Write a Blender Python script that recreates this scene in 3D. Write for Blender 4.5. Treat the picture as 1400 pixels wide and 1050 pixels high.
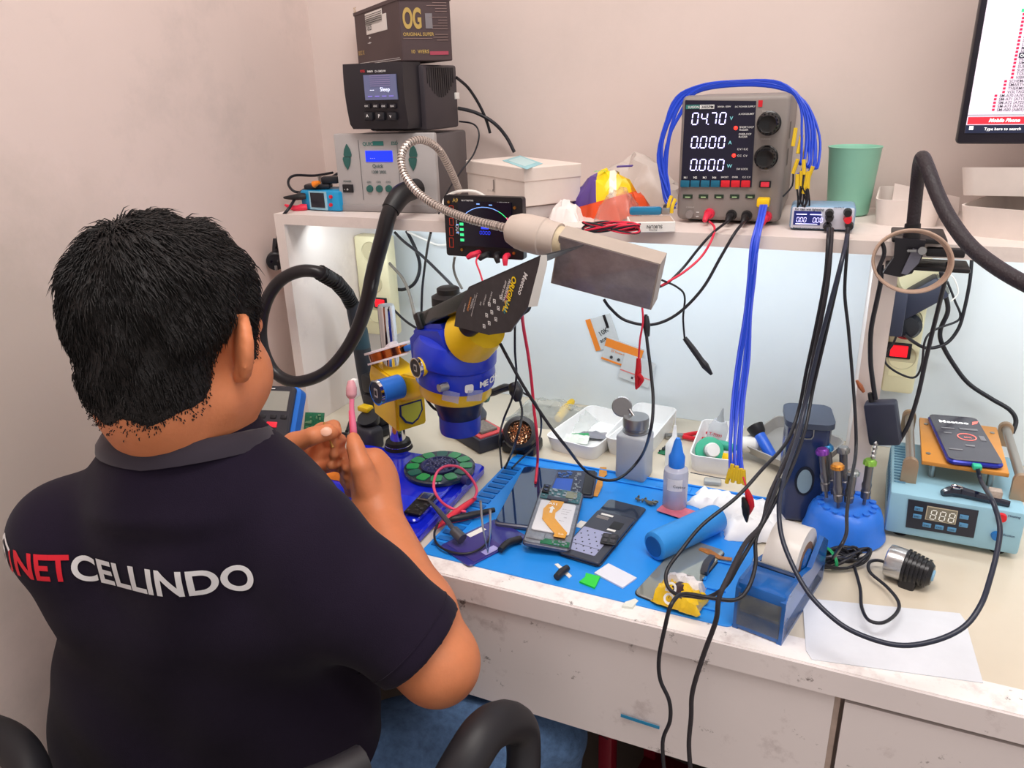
import bpy, bmesh, math, random
import numpy as np
from mathutils import Vector, Matrix
random.seed(7)
for o in list(bpy.data.objects): bpy.data.objects.remove(o)
SC = bpy.context.scene; COL = SC.collection
R = math.radians
# ---------------------------------------------------------------- camera (solved from the vanishing points of the bench)
FP = 1060.0
_vz = np.array([84, 2745, FP]); _vx = np.array([2511, 333, -FP])
DW = _vz/np.linalg.norm(_vz); XW = _vx-DW*_vx.dot(DW); XW /= np.linalg.norm(XW); YW = np.cross(XW, DW)
CAM = Vector((0, -1.323, 1.33))
def wv(c): return Vector((c[0]*XW[0]+c[1]*XW[1]+c[2]*XW[2], c[0]*YW[0]+c[1]*YW[1]+c[2]*YW[2], -(c[0]*DW[0]+c[1]*DW[1]+c[2]*DW[2])))
cd = bpy.data.cameras.new('camera'); cam = bpy.data.objects.new('camera', cd); COL.objects.link(cam)
rt, up, bk = wv((1, 0, 0)), wv((0, -1, 0)), wv((0, 0, -1))
cam.matrix_world = Matrix(((rt.x, up.x, bk.x, CAM.x), (rt.y, up.y, bk.y, CAM.y), (rt.z, up.z, bk.z, CAM.z), (0, 0, 0, 1)))
cd.sensor_width = 36; cd.lens = FP/1400*36; cd.clip_start = .01
SC.camera = cam
# world, lights, exposure
w = bpy.data.worlds.new('world'); SC.world = w; w.use_nodes = True
w.node_tree.nodes['Background'].inputs[0].default_value = (1.0, .93, .90, 1); w.node_tree.nodes['Background'].inputs[1].default_value = .5
def area(name, loc, size, sy, power, col, rot=(0, 0, 0)):
    l = bpy.data.lights.new(name, 'AREA'); l.shape = 'RECTANGLE'; l.size = size; l.size_y = sy; l.energy = power; l.color = col
    o = bpy.data.objects.new(name, l); o.location = loc; o.rotation_euler = rot; COL.objects.link(o); return o
area('ceiling_panel_light', (-.1, -1.0, 2.66), 1.2, .6, 15, (1, .95, .91))
area('ceiling_panel_light', (1.4, -1.6, 2.66), 1.2, .6, 9, (1, .95, .91))
for lx in (-.45, .35): area('shelf_strip_light', (lx, -.225, 1.112), .82, .012, 1.0, (.86, .96, 1.0), (R(38), 0, 0))
SC.view_settings.view_transform = 'Standard'; SC.view_settings.look = 'None'; SC.view_settings.gamma = 1
SC.view_settings.exposure = .25; SC.view_settings.use_curve_mapping = False
# ---------------------------------------------------------------- helpers
def ray(u, v): return wv((u-700, v-525, FP))
def pz(u, v, z): d = ray(u, v); return CAM+d*((z-CAM.z)/d.z)
def py(u, v, y): d = ray(u, v); return CAM+d*((y-CAM.y)/d.y)
def px(u, v, x): d = ray(u, v); return CAM+d*((x-CAM.x)/d.x)
def pd(u, v, d): return CAM+ray(u, v)*(d/FP)
def pn(u, v, p, n): d = ray(u, v); return CAM+d*((Vector(p)-CAM).dot(n)/d.dot(n))
def proj(p):
    q = p-CAM; k = q.dot(-bk); return 700+FP*q.dot(rt)/k, 525-FP*q.dot(up)/k
DZ, SZ = .75, 1.139       # bench top, shelf top
def hgt(a, v):            # height over point a that shows at picture row v
    lo, hi = -.5, 1.0
    for _ in range(40):
        m = (lo+hi)/2
        if proj(a+Vector((0, 0, m)))[1] > v: lo = m
        else: hi = m
    return lo
def frm(bl, br, z):       # frame on the plane z: origin under the left mark, x towards the right mark, y away
    a, b = pz(*bl, z), pz(*br, z); ex = (b-a); wd = ex.length; ex.normalize(); ey = Vector((-ex.y, ex.x, 0))
    return Matrix(((ex.x, ey.x, 0, a.x), (ex.y, ey.y, 0, a.y), (0, 0, 1, z), (0, 0, 0, 1))), wd
def yawm(loc, yaw): return Matrix.Translation(loc) @ Matrix.Rotation(yaw, 4, 'Z')
def axm(p, d):            # matrix with local z along d at p
    return Matrix.Translation(Vector(p)) @ Vector(d).to_track_quat('Z', 'Y').to_matrix().to_4x4()
def lin(c): return tuple((x/255/12.92 if x/255 <= .04045 else ((x/255+.055)/1.055)**2.4) for x in c)
MT = {}
def M(name, c=(200, 200, 200), r=.5, me=0, noise=.0, ns=30, bump=0, bs=200, em=0, tr=0, al=1, ior=1.45, co=0, sss=0, sheen=0):
    if name in MT: return MT[name]
    m = bpy.data.materials.new(name); MT[name] = m; m.use_nodes = True; nt = m.node_tree; b = nt.nodes['Principled BSDF']
    c = lin(c); b.inputs['Base Color'].default_value = (*c, 1); b.inputs['Roughness'].default_value = r; b.inputs['Metallic'].default_value = me
    b.inputs['IOR'].default_value = ior; b.inputs['Transmission Weight'].default_value = tr; b.inputs['Alpha'].default_value = al
    b.inputs['Coat Weight'].default_value = co
    if sss: b.inputs['Subsurface Weight'].default_value = sss; b.inputs['Subsurface Radius'].default_value = (.012, .005, .003); b.inputs['Subsurface Scale'].default_value = 1
    if sheen: b.inputs['Sheen Weight'].default_value = sheen
    if em: b.inputs['Emission Color'].default_value = (*c, 1); b.inputs['Emission Strength'].default_value = em
    tc = nt.nodes.new('ShaderNodeTexCoord')
    if noise or not em:
        nz = nt.nodes.new('ShaderNodeTexNoise'); nz.inputs['Scale'].default_value = ns; nz.inputs['Detail'].default_value = 5; nz.inputs['Roughness'].default_value = .65
        nt.links.new(tc.outputs['Object'], nz.inputs['Vector'])
        mp = nt.nodes.new('ShaderNodeMapRange'); k = max(noise, .03); mp.inputs['From Min'].default_value = .3; mp.inputs['From Max'].default_value = .7
        mp.inputs['To Min'].default_value = 1-k; mp.inputs['To Max'].default_value = 1+k
        nt.links.new(nz.outputs['Fac'], mp.inputs['Value'])
        mx = nt.nodes.new('ShaderNodeMix'); mx.data_type = 'RGBA'; mx.blend_type = 'MULTIPLY'; mx.inputs[0].default_value = 1
        mx.inputs[6].default_value = (*c, 1); nt.links.new(mp.outputs[0], mx.inputs[7]); nt.links.new(mx.outputs[2], b.inputs['Base Color'])
    if bump:
        n2 = nt.nodes.new('ShaderNodeTexNoise'); n2.inputs['Scale'].default_value = bs; n2.inputs['Detail'].default_value = 3; nt.links.new(tc.outputs['Object'], n2.inputs['Vector'])
        bp = nt.nodes.new('ShaderNodeBump'); bp.inputs['Strength'].default_value = bump; bp.inputs['Distance'].default_value = .002
        nt.links.new(n2.outputs['Fac'], bp.inputs['Height']); nt.links.new(bp.outputs[0], b.inputs['Normal'])
    return m
def stained(name, c, stain, r=.5, scale=6, lo=.55, hi=.75, amt=.6, spots=0, bump=0):
    """painted surface with soft dirt patches and small dark scuffs"""
    m = M(name, c, r, noise=.03, ns=3, bump=bump, bs=60); nt = m.node_tree; b = nt.nodes['Principled BSDF']
    src = b.inputs['Base Color'].links[0].from_socket; tc = [n for n in nt.nodes if n.type == 'TEX_COORD'][0]
    def layer(src, sc, lo, hi, amt, col, detail=8, vec=None):
        n = nt.nodes.new('ShaderNodeTexNoise'); n.inputs['Scale'].default_value = sc; n.inputs['Detail'].default_value = detail; n.inputs['Roughness'].default_value = .7
        nt.links.new(vec or tc.outputs['Object'], n.inputs['Vector'])
        mp = nt.nodes.new('ShaderNodeMapRange'); mp.inputs['From Min'].default_value = lo; mp.inputs['From Max'].default_value = hi; mp.inputs['To Max'].default_value = amt
        nt.links.new(n.outputs['Fac'], mp.inputs['Value']); mx = nt.nodes.new('ShaderNodeMix'); mx.data_type = 'RGBA'
        nt.links.new(mp.outputs[0], mx.inputs[0]); nt.links.new(src, mx.inputs[6]); mx.inputs[7].default_value = (*lin(col), 1); return mx.outputs[2]
    src = layer(src, scale, lo, hi, amt, stain)
    if spots:
        mpg = nt.nodes.new('ShaderNodeMapping'); mpg.inputs['Scale'].default_value = (1, 1, 1.0); mpg.inputs['Rotation'].default_value = (.4, .8, .3); nt.links.new(tc.outputs['Object'], mpg.inputs['Vector'])
        src = layer(src, spots, .625, .67, .75, (72, 58, 54), 9, mpg.outputs[0])
    nt.links.new(src, b.inputs['Base Color']); return m
class MB:
    def __init__(s): s.v = []; s.f = []; s.m = []; s.k = 0; s.M = Matrix.Identity(4)
    def add(s, vs, fs):
        n = len(s.v); s.v += [tuple(s.M @ Vector(p)) for p in vs]
        for f in fs: s.f.append([n+i for i in f]); s.m.append(s.k)
        return s
    def box(s, x0, y0, z0, x1, y1, z1):
        return s.add([(x0, y0, z0), (x1, y0, z0), (x1, y1, z0), (x0, y1, z0), (x0, y0, z1), (x1, y0, z1), (x1, y1, z1), (x0, y1, z1)],
                     [(0, 3, 2, 1), (4, 5, 6, 7), (0, 1, 5, 4), (1, 2, 6, 5), (2, 3, 7, 6), (3, 0, 4, 7)])
    def rbox(s, x0, y0, z0, x1, y1, z1, b=.004, seg=2):     # bevelled box
        bm = bmesh.new(); bmesh.ops.create_cube(bm, size=1)
        for v in bm.verts: v.co = Vector((x0+(v.co.x+.5)*(x1-x0), y0+(v.co.y+.5)*(y1-y0), z0+(v.co.z+.5)*(z1-z0)))
        b = min(b, .45*min(x1-x0, y1-y0, z1-z0))
        bmesh.ops.bevel(bm, geom=bm.edges[:], offset=b, segments=seg, profile=.5, affect='EDGES')
        return s.bm(bm)
    def bm(s, bm):
        bm.verts.ensure_lookup_table(); bm.verts.index_update()
        s.add([v.co.copy() for v in bm.verts], [[v.index for v in f.verts] for f in bm.faces]); bm.free(); return s
    def lathe(s, prof, n=24, cap=True, arc=None):            # prof: (r,z) from bottom to top
        vs = []; fs = []
        for r_, z in prof:
            for i in range(n): a = 2*math.pi*i/n; vs.append((r_*math.cos(a), r_*math.sin(a), z))
        for j in range(len(prof)-1):
            for i in range(n): fs.append((j*n+i, j*n+(i+1) % n, (j+1)*n+(i+1) % n, (j+1)*n+i))
        if cap: fs.append(list(range(n))[::-1]); fs.append([(len(prof)-1)*n+i for i in range(n)])
        return s.add(vs, fs)
    def cyl(s, p0, p1, r0, r1=None, n=16, prof=None):
        p0, p1 = Vector(p0), Vector(p1); r1 = r0 if r1 is None else r1; o = s.M; s.M = o @ axm(p0, p1-p0); L = (p1-p0).length
        s.lathe(prof or [(r0, 0), (r1, L)], n); s.M = o; return s
    def tube(s, pts, r, n=8, sm=6, closed=False):
        P = [Vector(p) for p in pts]; m = len(P); q = []; rr = []
        rs = r if isinstance(r, (list, tuple)) else [r]*m
        if sm > 1:
            for i in range(m if closed else m-1):
                g = lambda k: P[k % m] if closed else P[min(max(k, 0), m-1)]
                a, b, c, d = g(i-1), g(i), g(i+1), g(i+2)
                for j in range(sm):
                    t = j/sm; q.append(.5*((2*b)+(c-a)*t+(2*a-5*b+4*c-d)*t*t+(3*b-a-3*c+d)*t**3)); rr.append(rs[i]*(1-t)+rs[(i+1) % m]*t)
            if not closed: q.append(P[-1]); rr.append(rs[-1])
        else: q = P; rr = list(rs)
        k = len(q); vs = []; fs = []; nrm = None
        for i in range(k):
            t = (q[(i+1) % k]-q[i-1]) if closed else (q[min(i+1, k-1)]-q[max(i-1, 0)])
            if t.length < 1e-9: t = Vector((0, 0, 1))
            t.normalize()
            if nrm is None: nrm = t.orthogonal().normalized()
            nrm = (nrm-t*nrm.dot(t)); nrm = nrm.normalized() if nrm.length > 1e-6 else t.orthogonal().normalized(); bn = t.cross(nrm)
            for j in range(n): a = 2*math.pi*j/n; vs.append(q[i]+(nrm*math.cos(a)+bn*math.sin(a))*rr[i])
        for i in range(k if closed else k-1):
            for j in range(n): fs.append((i*n+j, i*n+(j+1) % n, ((i+1) % k)*n+(j+1) % n, ((i+1) % k)*n+j))
        if not closed: fs.append(list(range(n))[::-1]); fs.append([(k-1)*n+j for j in range(n)])
        return s.add(vs, fs)
    def prism(s, poly, z0, z1, ins=0):                        # outline in xy
        n = len(poly); vs = [(x, y, z0) for x, y in poly]+[(x, y, z1) for x, y in poly]
        return s.add(vs, [list(range(n))[::-1], [n+i for i in range(n)]]+[(i, (i+1) % n, n+(i+1) % n, n+i) for i in range(n)])
    def ball(s, c, r, n=12, m=8, sc=(1, 1, 1)):
        vs = []; fs = []
        for j in range(1, m):
            for i in range(n): a = 2*math.pi*i/n; b = math.pi*j/m; vs.append((c[0]+r*sc[0]*math.sin(b)*math.cos(a), c[1]+r*sc[1]*math.sin(b)*math.sin(a), c[2]+r*sc[2]*math.cos(b)))
        T0 = len(vs); vs.append((c[0], c[1], c[2]+r*sc[2])); vs.append((c[0], c[1], c[2]-r*sc[2]))
        for j in range(m-2):
            for i in range(n): fs.append((j*n+i, (j+1)*n+i, (j+1)*n+(i+1) % n, j*n+(i+1) % n))
        for i in range(n): fs.append((T0, i, (i+1) % n)); fs.append((T0+1, (m-2)*n+(i+1) % n, (m-2)*n+i))
        return s.add(vs, fs)
    def mesh(s, name, mats, sharp=35):
        me = bpy.data.meshes.new(name); me.from_pydata(s.v, [], s.f)
        for m in (mats if isinstance(mats, (list, tuple)) else [mats]): me.materials.append(m)
        if any(s.m): me.polygons.foreach_set('material_index', s.m)
        me.polygons.foreach_set('use_smooth', [True]*len(s.f)); me.set_sharp_from_angle(angle=R(sharp)); me.update(); return me
def T(name, label, cat, mat=None, group=None):
    o = bpy.data.objects.new(name, None); COL.objects.link(o); o.empty_display_size = .02
    if mat is not None: o.matrix_world = mat
    o['label'] = label; o['category'] = cat
    if group: o['group'] = group
    return o
def Pt(name, parent, mb, mats, label=None, kind=None, M_=None, sharp=35):
    o = bpy.data.objects.new(name, mb if isinstance(mb, bpy.types.Mesh) else mb.mesh(name, mats, sharp)); COL.objects.link(o); o.parent = parent
    if M_ is not None: o.matrix_local = M_
    if label: o['label'] = label
    if kind: o['kind'] = kind
    return o
def S(name, label, cat, mb, mats, group=None, M_=None, kind=None, sharp=35):
    o = bpy.data.objects.new(name, mb.mesh(name, mats, sharp)); COL.objects.link(o)
    if M_ is not None: o.matrix_world = M_
    o['label'] = label; o['category'] = cat
    if group: o['group'] = group
    if kind: o['kind'] = kind
    return o
def ST(name, mb, mats, parent=None):
    o = bpy.data.objects.new(name, mb.mesh(name, mats)); COL.objects.link(o)
    if parent: o.parent = parent
    else: o['kind'] = 'structure'
    return o
FRONT = Matrix(((1, 0, 0, 0), (0, 0, -1, 0), (0, 1, 0, 0), (0, 0, 0, 1)))    # text plane xy -> front face xz looking to -y
SIDE = Matrix(((0, 0, 1, 0), (1, 0, 0, 0), (0, 1, 0, 0), (0, 0, 0, 1)))      # -> right side face, x runs along y
TOPM = Matrix.Identity(4)
def textmesh(s, size, bold=0, align='LEFT', shear=0):
    c = bpy.data.curves.new('t', 'FONT'); c.body = s; c.size = size; c.offset = bold*size*.03; c.align_x = align; c.shear = shear; c.resolution_u = 8 if size > .025 else 3
    o = bpy.data.objects.new('t', c); COL.objects.link(o); dg = bpy.context.evaluated_depsgraph_get(); me = bpy.data.meshes.new_from_object(o.evaluated_get(dg))
    vs = [v.co.copy() for v in me.vertices]; fs = [list(p.vertices) for p in me.polygons]; bpy.data.objects.remove(o); bpy.data.curves.remove(c); bpy.data.meshes.remove(me); return vs, fs
def letters(parent, items, mat, plane=FRONT, off=.0008, name='lettering', origin=(0, 0, 0), bold=.5, align='LEFT', rot=0, label=None, shear=0):
    """items: (string, x, y, cap height) on a plane; all of one colour in one printed part"""
    mb = MB(); base = Matrix.Translation(Vector(origin)) @ plane
    for s_, x, y, h in items:
        vs, fs = textmesh(s_, h*1.42, bold, align, shear); mb.M = base @ Matrix.Translation((x, y, off)) @ Matrix.Rotation(rot, 4, 'Z'); mb.add(vs, fs)
    return Pt(name, parent, mb, mat, label)
def bars(parent, items, mat, plane=FRONT, off=.0006, name='print', origin=(0, 0, 0), th=.0003, label=None):
    mb = MB(); mb.M = Matrix.Translation(Vector(origin)) @ plane
    for x0, y0, x1, y1 in items: mb.box(x0, y0, off-.0002, x1, y1, off+th)
    return Pt(name, parent, mb, mat, label)
def seg7(mb, ch, x, y, w, h, t, sl=.08):
    S7 = {'0': 'abcdef', '1': 'bc', '2': 'abged', '3': 'abgcd', '4': 'fgbc', '5': 'afgcd', '6': 'afgedc', '7': 'abc', '8': 'abcdefg', '9': 'abcdfg', '-': 'g'}
    k = lambda X, Y: (X+sl*Y, Y)
    g = {'a': (0, h, w, h), 'g': (0, h/2, w, h/2), 'd': (0, 0, w, 0), 'f': (0, h/2, 0, h), 'e': (0, 0, 0, h/2), 'b': (w, h/2, w, h), 'c': (w, 0, w, h/2)}
    for c in S7.get(ch, ''):
        x0, y0, x1, y1 = g[c]
        if y0 == y1: q = [(x0+t*.6, y0-t/2), (x1-t*.6, y0-t/2), (x1-t*.6, y0+t/2), (x0+t*.6, y0+t/2)]
        else: q = [(x0-t/2, y0+t*.6), (x0+t/2, y0+t*.6), (x0+t/2, y1-t*.6), (x0-t/2, y1-t*.6)]
        q = [k(a, b) for a, b in q]; mb.add([(x+a, y+b, .001) for a, b in q], [(0, 1, 2, 3)])
def digits(parent, s, x, y, w, h, mat, plane=FRONT, name='digits', gap=1.55, origin=(0, 0, 0)):
    mb = MB(); mb.M = Matrix.Translation(Vector(origin)) @ plane
    for c in s:
        if c == '.': mb.box(x-w*.38, y-w*.08, .0006, x-w*.2, y+w*.1, .0012); continue
        seg7(mb, c, x, y, w, h, w*.2); x += w*gap
    return Pt(name, parent, mb, mat)
def rrect(x0, y0, x1, y1, r, n=4):
    o = []
    for cx, cy, a0 in ((x1-r, y0+r, -90), (x1-r, y1-r, 0), (x0+r, y1-r, 90), (x0+r, y0+r, 180)):
        for i in range(n+1): a = R(a0+90*i/n); o.append((cx+r*math.cos(a), cy+r*math.sin(a)))
    return o
def W(p):                  # cable point: (u,v,y) or (u,v,None,z)
    if isinstance(p, Vector): return p
    return pz(p[0], p[1], p[3]) if len(p) == 4 else py(*p)
def cable(name, label, cat, pts, r, mat, group=None, n=7, sm=6):
    return S(name, label, cat, MB().tube([W(p) for p in pts], r, n, sm), mat, group, sharp=60)
# ---------------------------------------------------------------- common materials
black = M('black_rubber', (26, 25, 29), .45); blk2 = M('black_plastic', (34, 34, 40), .4); dgrey = M('dark_grey_plastic', (62, 60, 66), .5)
cbl = M('black_cable', (30, 30, 38), .4); white = M('white_plastic', (238, 236, 232), .45); ink = M('black_ink', (25, 25, 28), .6); wink = M('white_ink', (240, 240, 240), .5)
chrome = M('chrome', (225, 225, 228), .08, 1); steel = M('steel', (170, 170, 170), .3, 1); brass = M('brass', (190, 140, 70), .35, 1)
red = M('red_plastic', (215, 30, 45), .4); redc = M('red_cable', (225, 45, 75), .45); bluec = M('blue_cable', (28, 70, 205), .4)
yel = M('yellow_plastic', (245, 200, 20), .4); yelt = M('yellow_shrink', (225, 190, 40), .5); grn = M('green_pcb', (30, 110, 75), .45, noise=.3, ns=300)
gold = M('gold_ink', (190, 160, 90), .5); rink = M('red_ink', (215, 30, 45), .5); cream = M('cream_plastic', (236, 228, 190), .5)
def fl(Mx, u, v, y=0):
    n = Mx.to_3x3() @ Vector((0, 1, 0)); p = Mx.inverted() @ pn(u, v, Mx @ Vector((0, y, 0)), n); return p.x, p.z
def ft(Mx, u, v, z=0):
    n = Mx.to_3x3() @ Vector((0, 0, 1)); p = Mx.inverted() @ pn(u, v, Mx @ Vector((0, 0, z)), n); return p.x, p.y
def fs(Mx, u, v, x=0):
    n = Mx.to_3x3() @ Vector((1, 0, 0)); p = Mx.inverted() @ pn(u, v, Mx @ Vector((x, 0, 0)), n); return p.y, p.z
def fr(Mx, u0, v0, u1, v1):        # face rectangle (x0,z0,x1,z1) from two picture marks
    a = fl(Mx, u0, v0); b = fl(Mx, u1, v1); return min(a[0], b[0]), min(a[1], b[1]), max(a[0], b[0]), max(a[1], b[1])
# ================================================================ SETTING
wallm = stained('wall_paint', (230, 212, 206), (178, 170, 166), .7, scale=5, lo=.52, hi=.75, amt=.35, spots=0, bump=.15)
def wall_patch(m, cen, rad, col):     # one weathered grey patch with ragged edge on the left wall
    nt = m.node_tree; b = nt.nodes['Principled BSDF']; src = b.inputs['Base Color'].links[0].from_socket; g = nt.nodes.new('ShaderNodeNewGeometry')
    vd = nt.nodes.new('ShaderNodeVectorMath'); vd.operation = 'DISTANCE'; vd.inputs[1].default_value = cen; nt.links.new(g.outputs['Position'], vd.inputs[0])
    n = nt.nodes.new('ShaderNodeTexNoise'); n.inputs['Scale'].default_value = 9; n.inputs['Detail'].default_value = 9; n.inputs['Roughness'].default_value = .75; nt.links.new(g.outputs['Position'], n.inputs['Vector'])
    ma = nt.nodes.new('ShaderNodeMath'); ma.operation = 'MULTIPLY_ADD'; ma.inputs[1].default_value = -.9*rad; nt.links.new(n.outputs['Fac'], ma.inputs[0]); nt.links.new(vd.outputs['Value'], ma.inputs[2])
    mp = nt.nodes.new('ShaderNodeMapRange'); mp.inputs['From Min'].default_value = rad*.05; mp.inputs['From Max'].default_value = rad*.75; mp.inputs['To Min'].default_value = .75; mp.inputs['To Max'].default_value = 0; nt.links.new(ma.outputs[0], mp.inputs['Value'])
    mx = nt.nodes.new('ShaderNodeMix'); mx.data_type = 'RGBA'; nt.links.new(mp.outputs[0], mx.inputs[0]); nt.links.new(src, mx.inputs[6]); mx.inputs[7].default_value = (*lin(col), 1); nt.links.new(mx.outputs[2], b.inputs['Base Color'])
wall_patch(wallm, px(30, 560, -1.0), .3, (192, 181, 172))
wallb = stained('wall_paint_clean', (226, 210, 204), (205, 192, 186), .65, scale=3, lo=.5, hi=.75, amt=.5)
ST('wall_back', MB().box(-1.1, 0, 0, 1.9, .1, 2.7), wallb)
ST('wall_left', MB().box(-1.1, -3.2, 0, -1.0, 0, 2.7), wallm)
ST('floor', MB().box(-1.1, -3.2, -.05, 1.9, .1, 0), M('floor_tile', (170, 160, 150), .4, noise=.1, ns=4))
ST('ceiling', MB().box(-1.1, -3.2, 2.7, 1.9, .1, 2.75), M('ceiling_paint', (235, 230, 225), .8))
for i, (x, y) in enumerate(((-.1, -1.0), (1.4, -1.6))):
    t = T('ceiling_light', ['flat white ceiling light panel over the bench', 'flat white ceiling light panel towards the middle of the room'][i], 'light', yawm((x, y, 2.70), 0))
    Pt('frame', t, MB().box(-.62, -.32, -.02, .62, .32, 0), white); Pt('diffuser', t, MB().box(-.6, -.3, -.026, .6, .3, -.02), M('lit_panel', (255, 250, 245), .5, em=3))
# bench
cr = M('cream_bench_top', (216, 205, 186), .28, noise=.04, ns=5, co=.3)
lam = stained('worn_white_laminate', (220, 212, 212), (150, 132, 132), .4, scale=14, lo=.58, hi=.72, amt=.55, spots=26)
lamt = stained('worn_lip', (243, 238, 236), (196, 180, 178), .35, scale=30, lo=.5, hi=.68, amt=.6, spots=60)
wb = T('workbench', 'long cream topped workbench with a scuffed white front edge and drawer fronts', 'workbench', yawm((-.2, -.6, 0), 0))
def wbp(n, x0, y0, z0, x1, y1, z1, m, **k): return Pt(n, wb, MB().box(x0+.2, y0+.6, z0, x1+.2, y1+.6, z1), m, **k)
wbp('tabletop', -.998, -.594, .72, 1.5, -.002, .75, cr)
wbp('front_lip', -.998, -.6, .722, 1.5, -.562, .7508, lamt, label='worn white lip along the front of the bench top')
wbp('edge_band', -.998, -.603, .7185, 1.5, -.598, .7495, lam)
wbp('front_panel', -.998, -.598, .562, .036, -.58, .7165, lam)
wbp('side_panel', .022, -.596, .05, .042, -.01, .7165, M('laminate_edge', (168, 150, 140), .6, noise=.15, ns=40))
wbp('drawer_front', .046, -.6, .06, .62, -.582, .712, lam); wbp('drawer_front', .626, -.6, .06, 1.2, -.582, .712, lam)
wbp('side_panel', -.998, -.59, .0, -.978, -.01, .72, lam)
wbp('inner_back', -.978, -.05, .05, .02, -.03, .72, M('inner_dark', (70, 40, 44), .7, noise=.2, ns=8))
a = pz(672, 742, DZ); wbp('joint', .3, -.562, .7503, .3012, -.01, .7509, dgrey)
bt = Pt('blue_tape', wb, MB().prism([(-.001, -.0022), (.047, -.0022), (.047, .0022), (-.001, .0022)], 0, .0006), M('blue_tape', (30, 130, 175), .5), label='short strip of blue tape on the front panel')
q = py(850, 978, -.6); bt.matrix_local = Matrix.Translation((q.x+.2, -.0003, q.z)) @ Matrix.Rotation(R(2), 4, 'Y') @ FRONT
# shelf unit
shm = stained('shelf_laminate', (232, 220, 214), (196, 180, 176), .45, scale=10, lo=.55, hi=.75, amt=.5)
inw = M('white_back_panel', (232, 240, 246), .4, noise=.02, ns=4)
sh = T('bench_shelf', 'white laminate shelf unit above the back of the bench', 'shelf', yawm((-.3, -.28, DZ), 0))
def shp(n, x0, y0, z0, x1, y1, z1, m): return Pt(n, sh, MB().box(x0+.3, y0+.28, z0-DZ, x1+.3, y1+.28, z1-DZ), m)
shp('shelf_board', -.905, -.28, SZ-.017, 1.4, -.001, SZ, shm)
shp('side_panel', -.905, -.28, DZ+.0005, -.886, -.001, SZ-.017, shm)
shp('divider', .022, -.275, DZ+.0005, .05, -.012, SZ-.017, shm)
shp('back_panel', -.886, -.012, DZ+.0005, 1.4, -.001, SZ-.017, inw)
shp('light_strip', -.86, -.232, SZ-.0195, -.02, -.218, SZ-.017, M('strip_casing', (240, 245, 245), .4))
shp('light_strip', .06, -.232, SZ-.0195, 1.2, -.218, SZ-.017, M('strip_casing'))
# ================================================================ ON THE SHELF
silver = M('silver_paint', (176, 172, 172), .45, noise=.04, ns=20); teal = M('teal', (40, 120, 115), .5); casegrey = M('case_grey', (92, 86, 88), .5, noise=.05)
# --- hot air station
Ms, Ws = frm((466, 289), (600, 292), SZ); Hs = hgt(Ms.to_translation(), 183)
st = T('hot_air_station', 'wide silver hot air rework station with blue display and dark grey case', 'rework station', Ms)
dS = .15
Pt('case', st, MB().rbox(.004, .006, .006, Ws-.004, dS, Hs-.004, .005), casegrey)
mb = MB().rbox(0, 0, .004, Ws, .012, Hs, .003); Pt('front_panel', st, mb, silver)
Pt('base_plate', st, MB().rbox(.002, -.002, .0, Ws-.002, dS-.004, .012, .003), M('silver_dark', (150, 145, 145), .5))
x0, z0, x1, z1 = fr(Ms, 501, 221, 536, 206); dsp = Pt('display', st, MB().box(x0, -.0012, z0, x1, 0, z1), M('blue_lcd', (20, 45, 245), .3, em=1.1))
letters(dsp, [('- - -', x0+.008, z0+.004, .004)], wink, FRONT, .0015)
x0, z0, x1, z1 = fr(Ms, 510, 199, 524, 193); bars(st, [(x0, z0, x1, z1)], teal, name='badge')
a, b = fl(Ms, 496, 199), fl(Ms, 508, 237); c = fl(Ms, 535, 198); d = fl(Ms, 470, 249)
letters(st, [('QUICK', a[0], a[1], .0055), ('ESD', c[0], c[1], .005)], teal)
letters(st, [('Quick', b[0]+.003, b[1]+.009, .0055), ('1200 2002', b[0], b[1], .0045), ('POWER', d[0], d[1], .003), ('CH1', *fl(Ms, 502, 250), .003), ('CH2', *fl(Ms, 515, 250), .003), ('CH3', *fl(Ms, 528, 250), .003)], M('grey_ink', (70, 95, 95), .6), name='caption')
for u, v, s_ in ((475, 206, 1), (475, 223, -1), (565, 206, 1), (565, 224, -1)):
    x, z = fl(Ms, u, v); h = .0105
    p = [(x-.007, z-s_*h*.6), (x-.006, z-s_*h*.9), (x+.006, z-s_*h*.9), (x+.007, z-s_*h*.6), (x+.005, z+s_*h*.2), (x, z+s_*h), (x-.005, z+s_*h*.2)]
    m_ = MB(); m_.M = FRONT; m_.prism(p if s_ < 0 else p[::-1], 0, .002); Pt('leaf_button', st, m_, M('dark_teal', (45, 95, 90), .45))
for u in (506, 519, 532):
    x, z = fl(Ms, u, 258); m_ = MB(); m_.cyl((x, 0, z), (x, -.003, z), .006, .0055, 16); Pt('round_button', st, m_, M('dark_teal'))
x0, z0, x1, z1 = fr(Ms, 470, 263, 483, 252); sw = Pt('power_switch', st, MB().rbox(x0, -.003, z0, x1, 0, z1, .001), black); letters(sw, [('-  o', x0+.003, z0+.004, .004)], wink, FRONT, .0035)
x, z = fl(Ms, 570, 258); Pt('hose_port', st, MB().cyl((x, 0, z), (x, -.014, z), .013, .012, 20), black)
for u in (494, 546): x, z = fl(Ms, u, 240); bars(st, [(x, .02, x+.0008, Hs-.01)], M('groove', (120, 116, 118), .6), name='groove')
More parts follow.
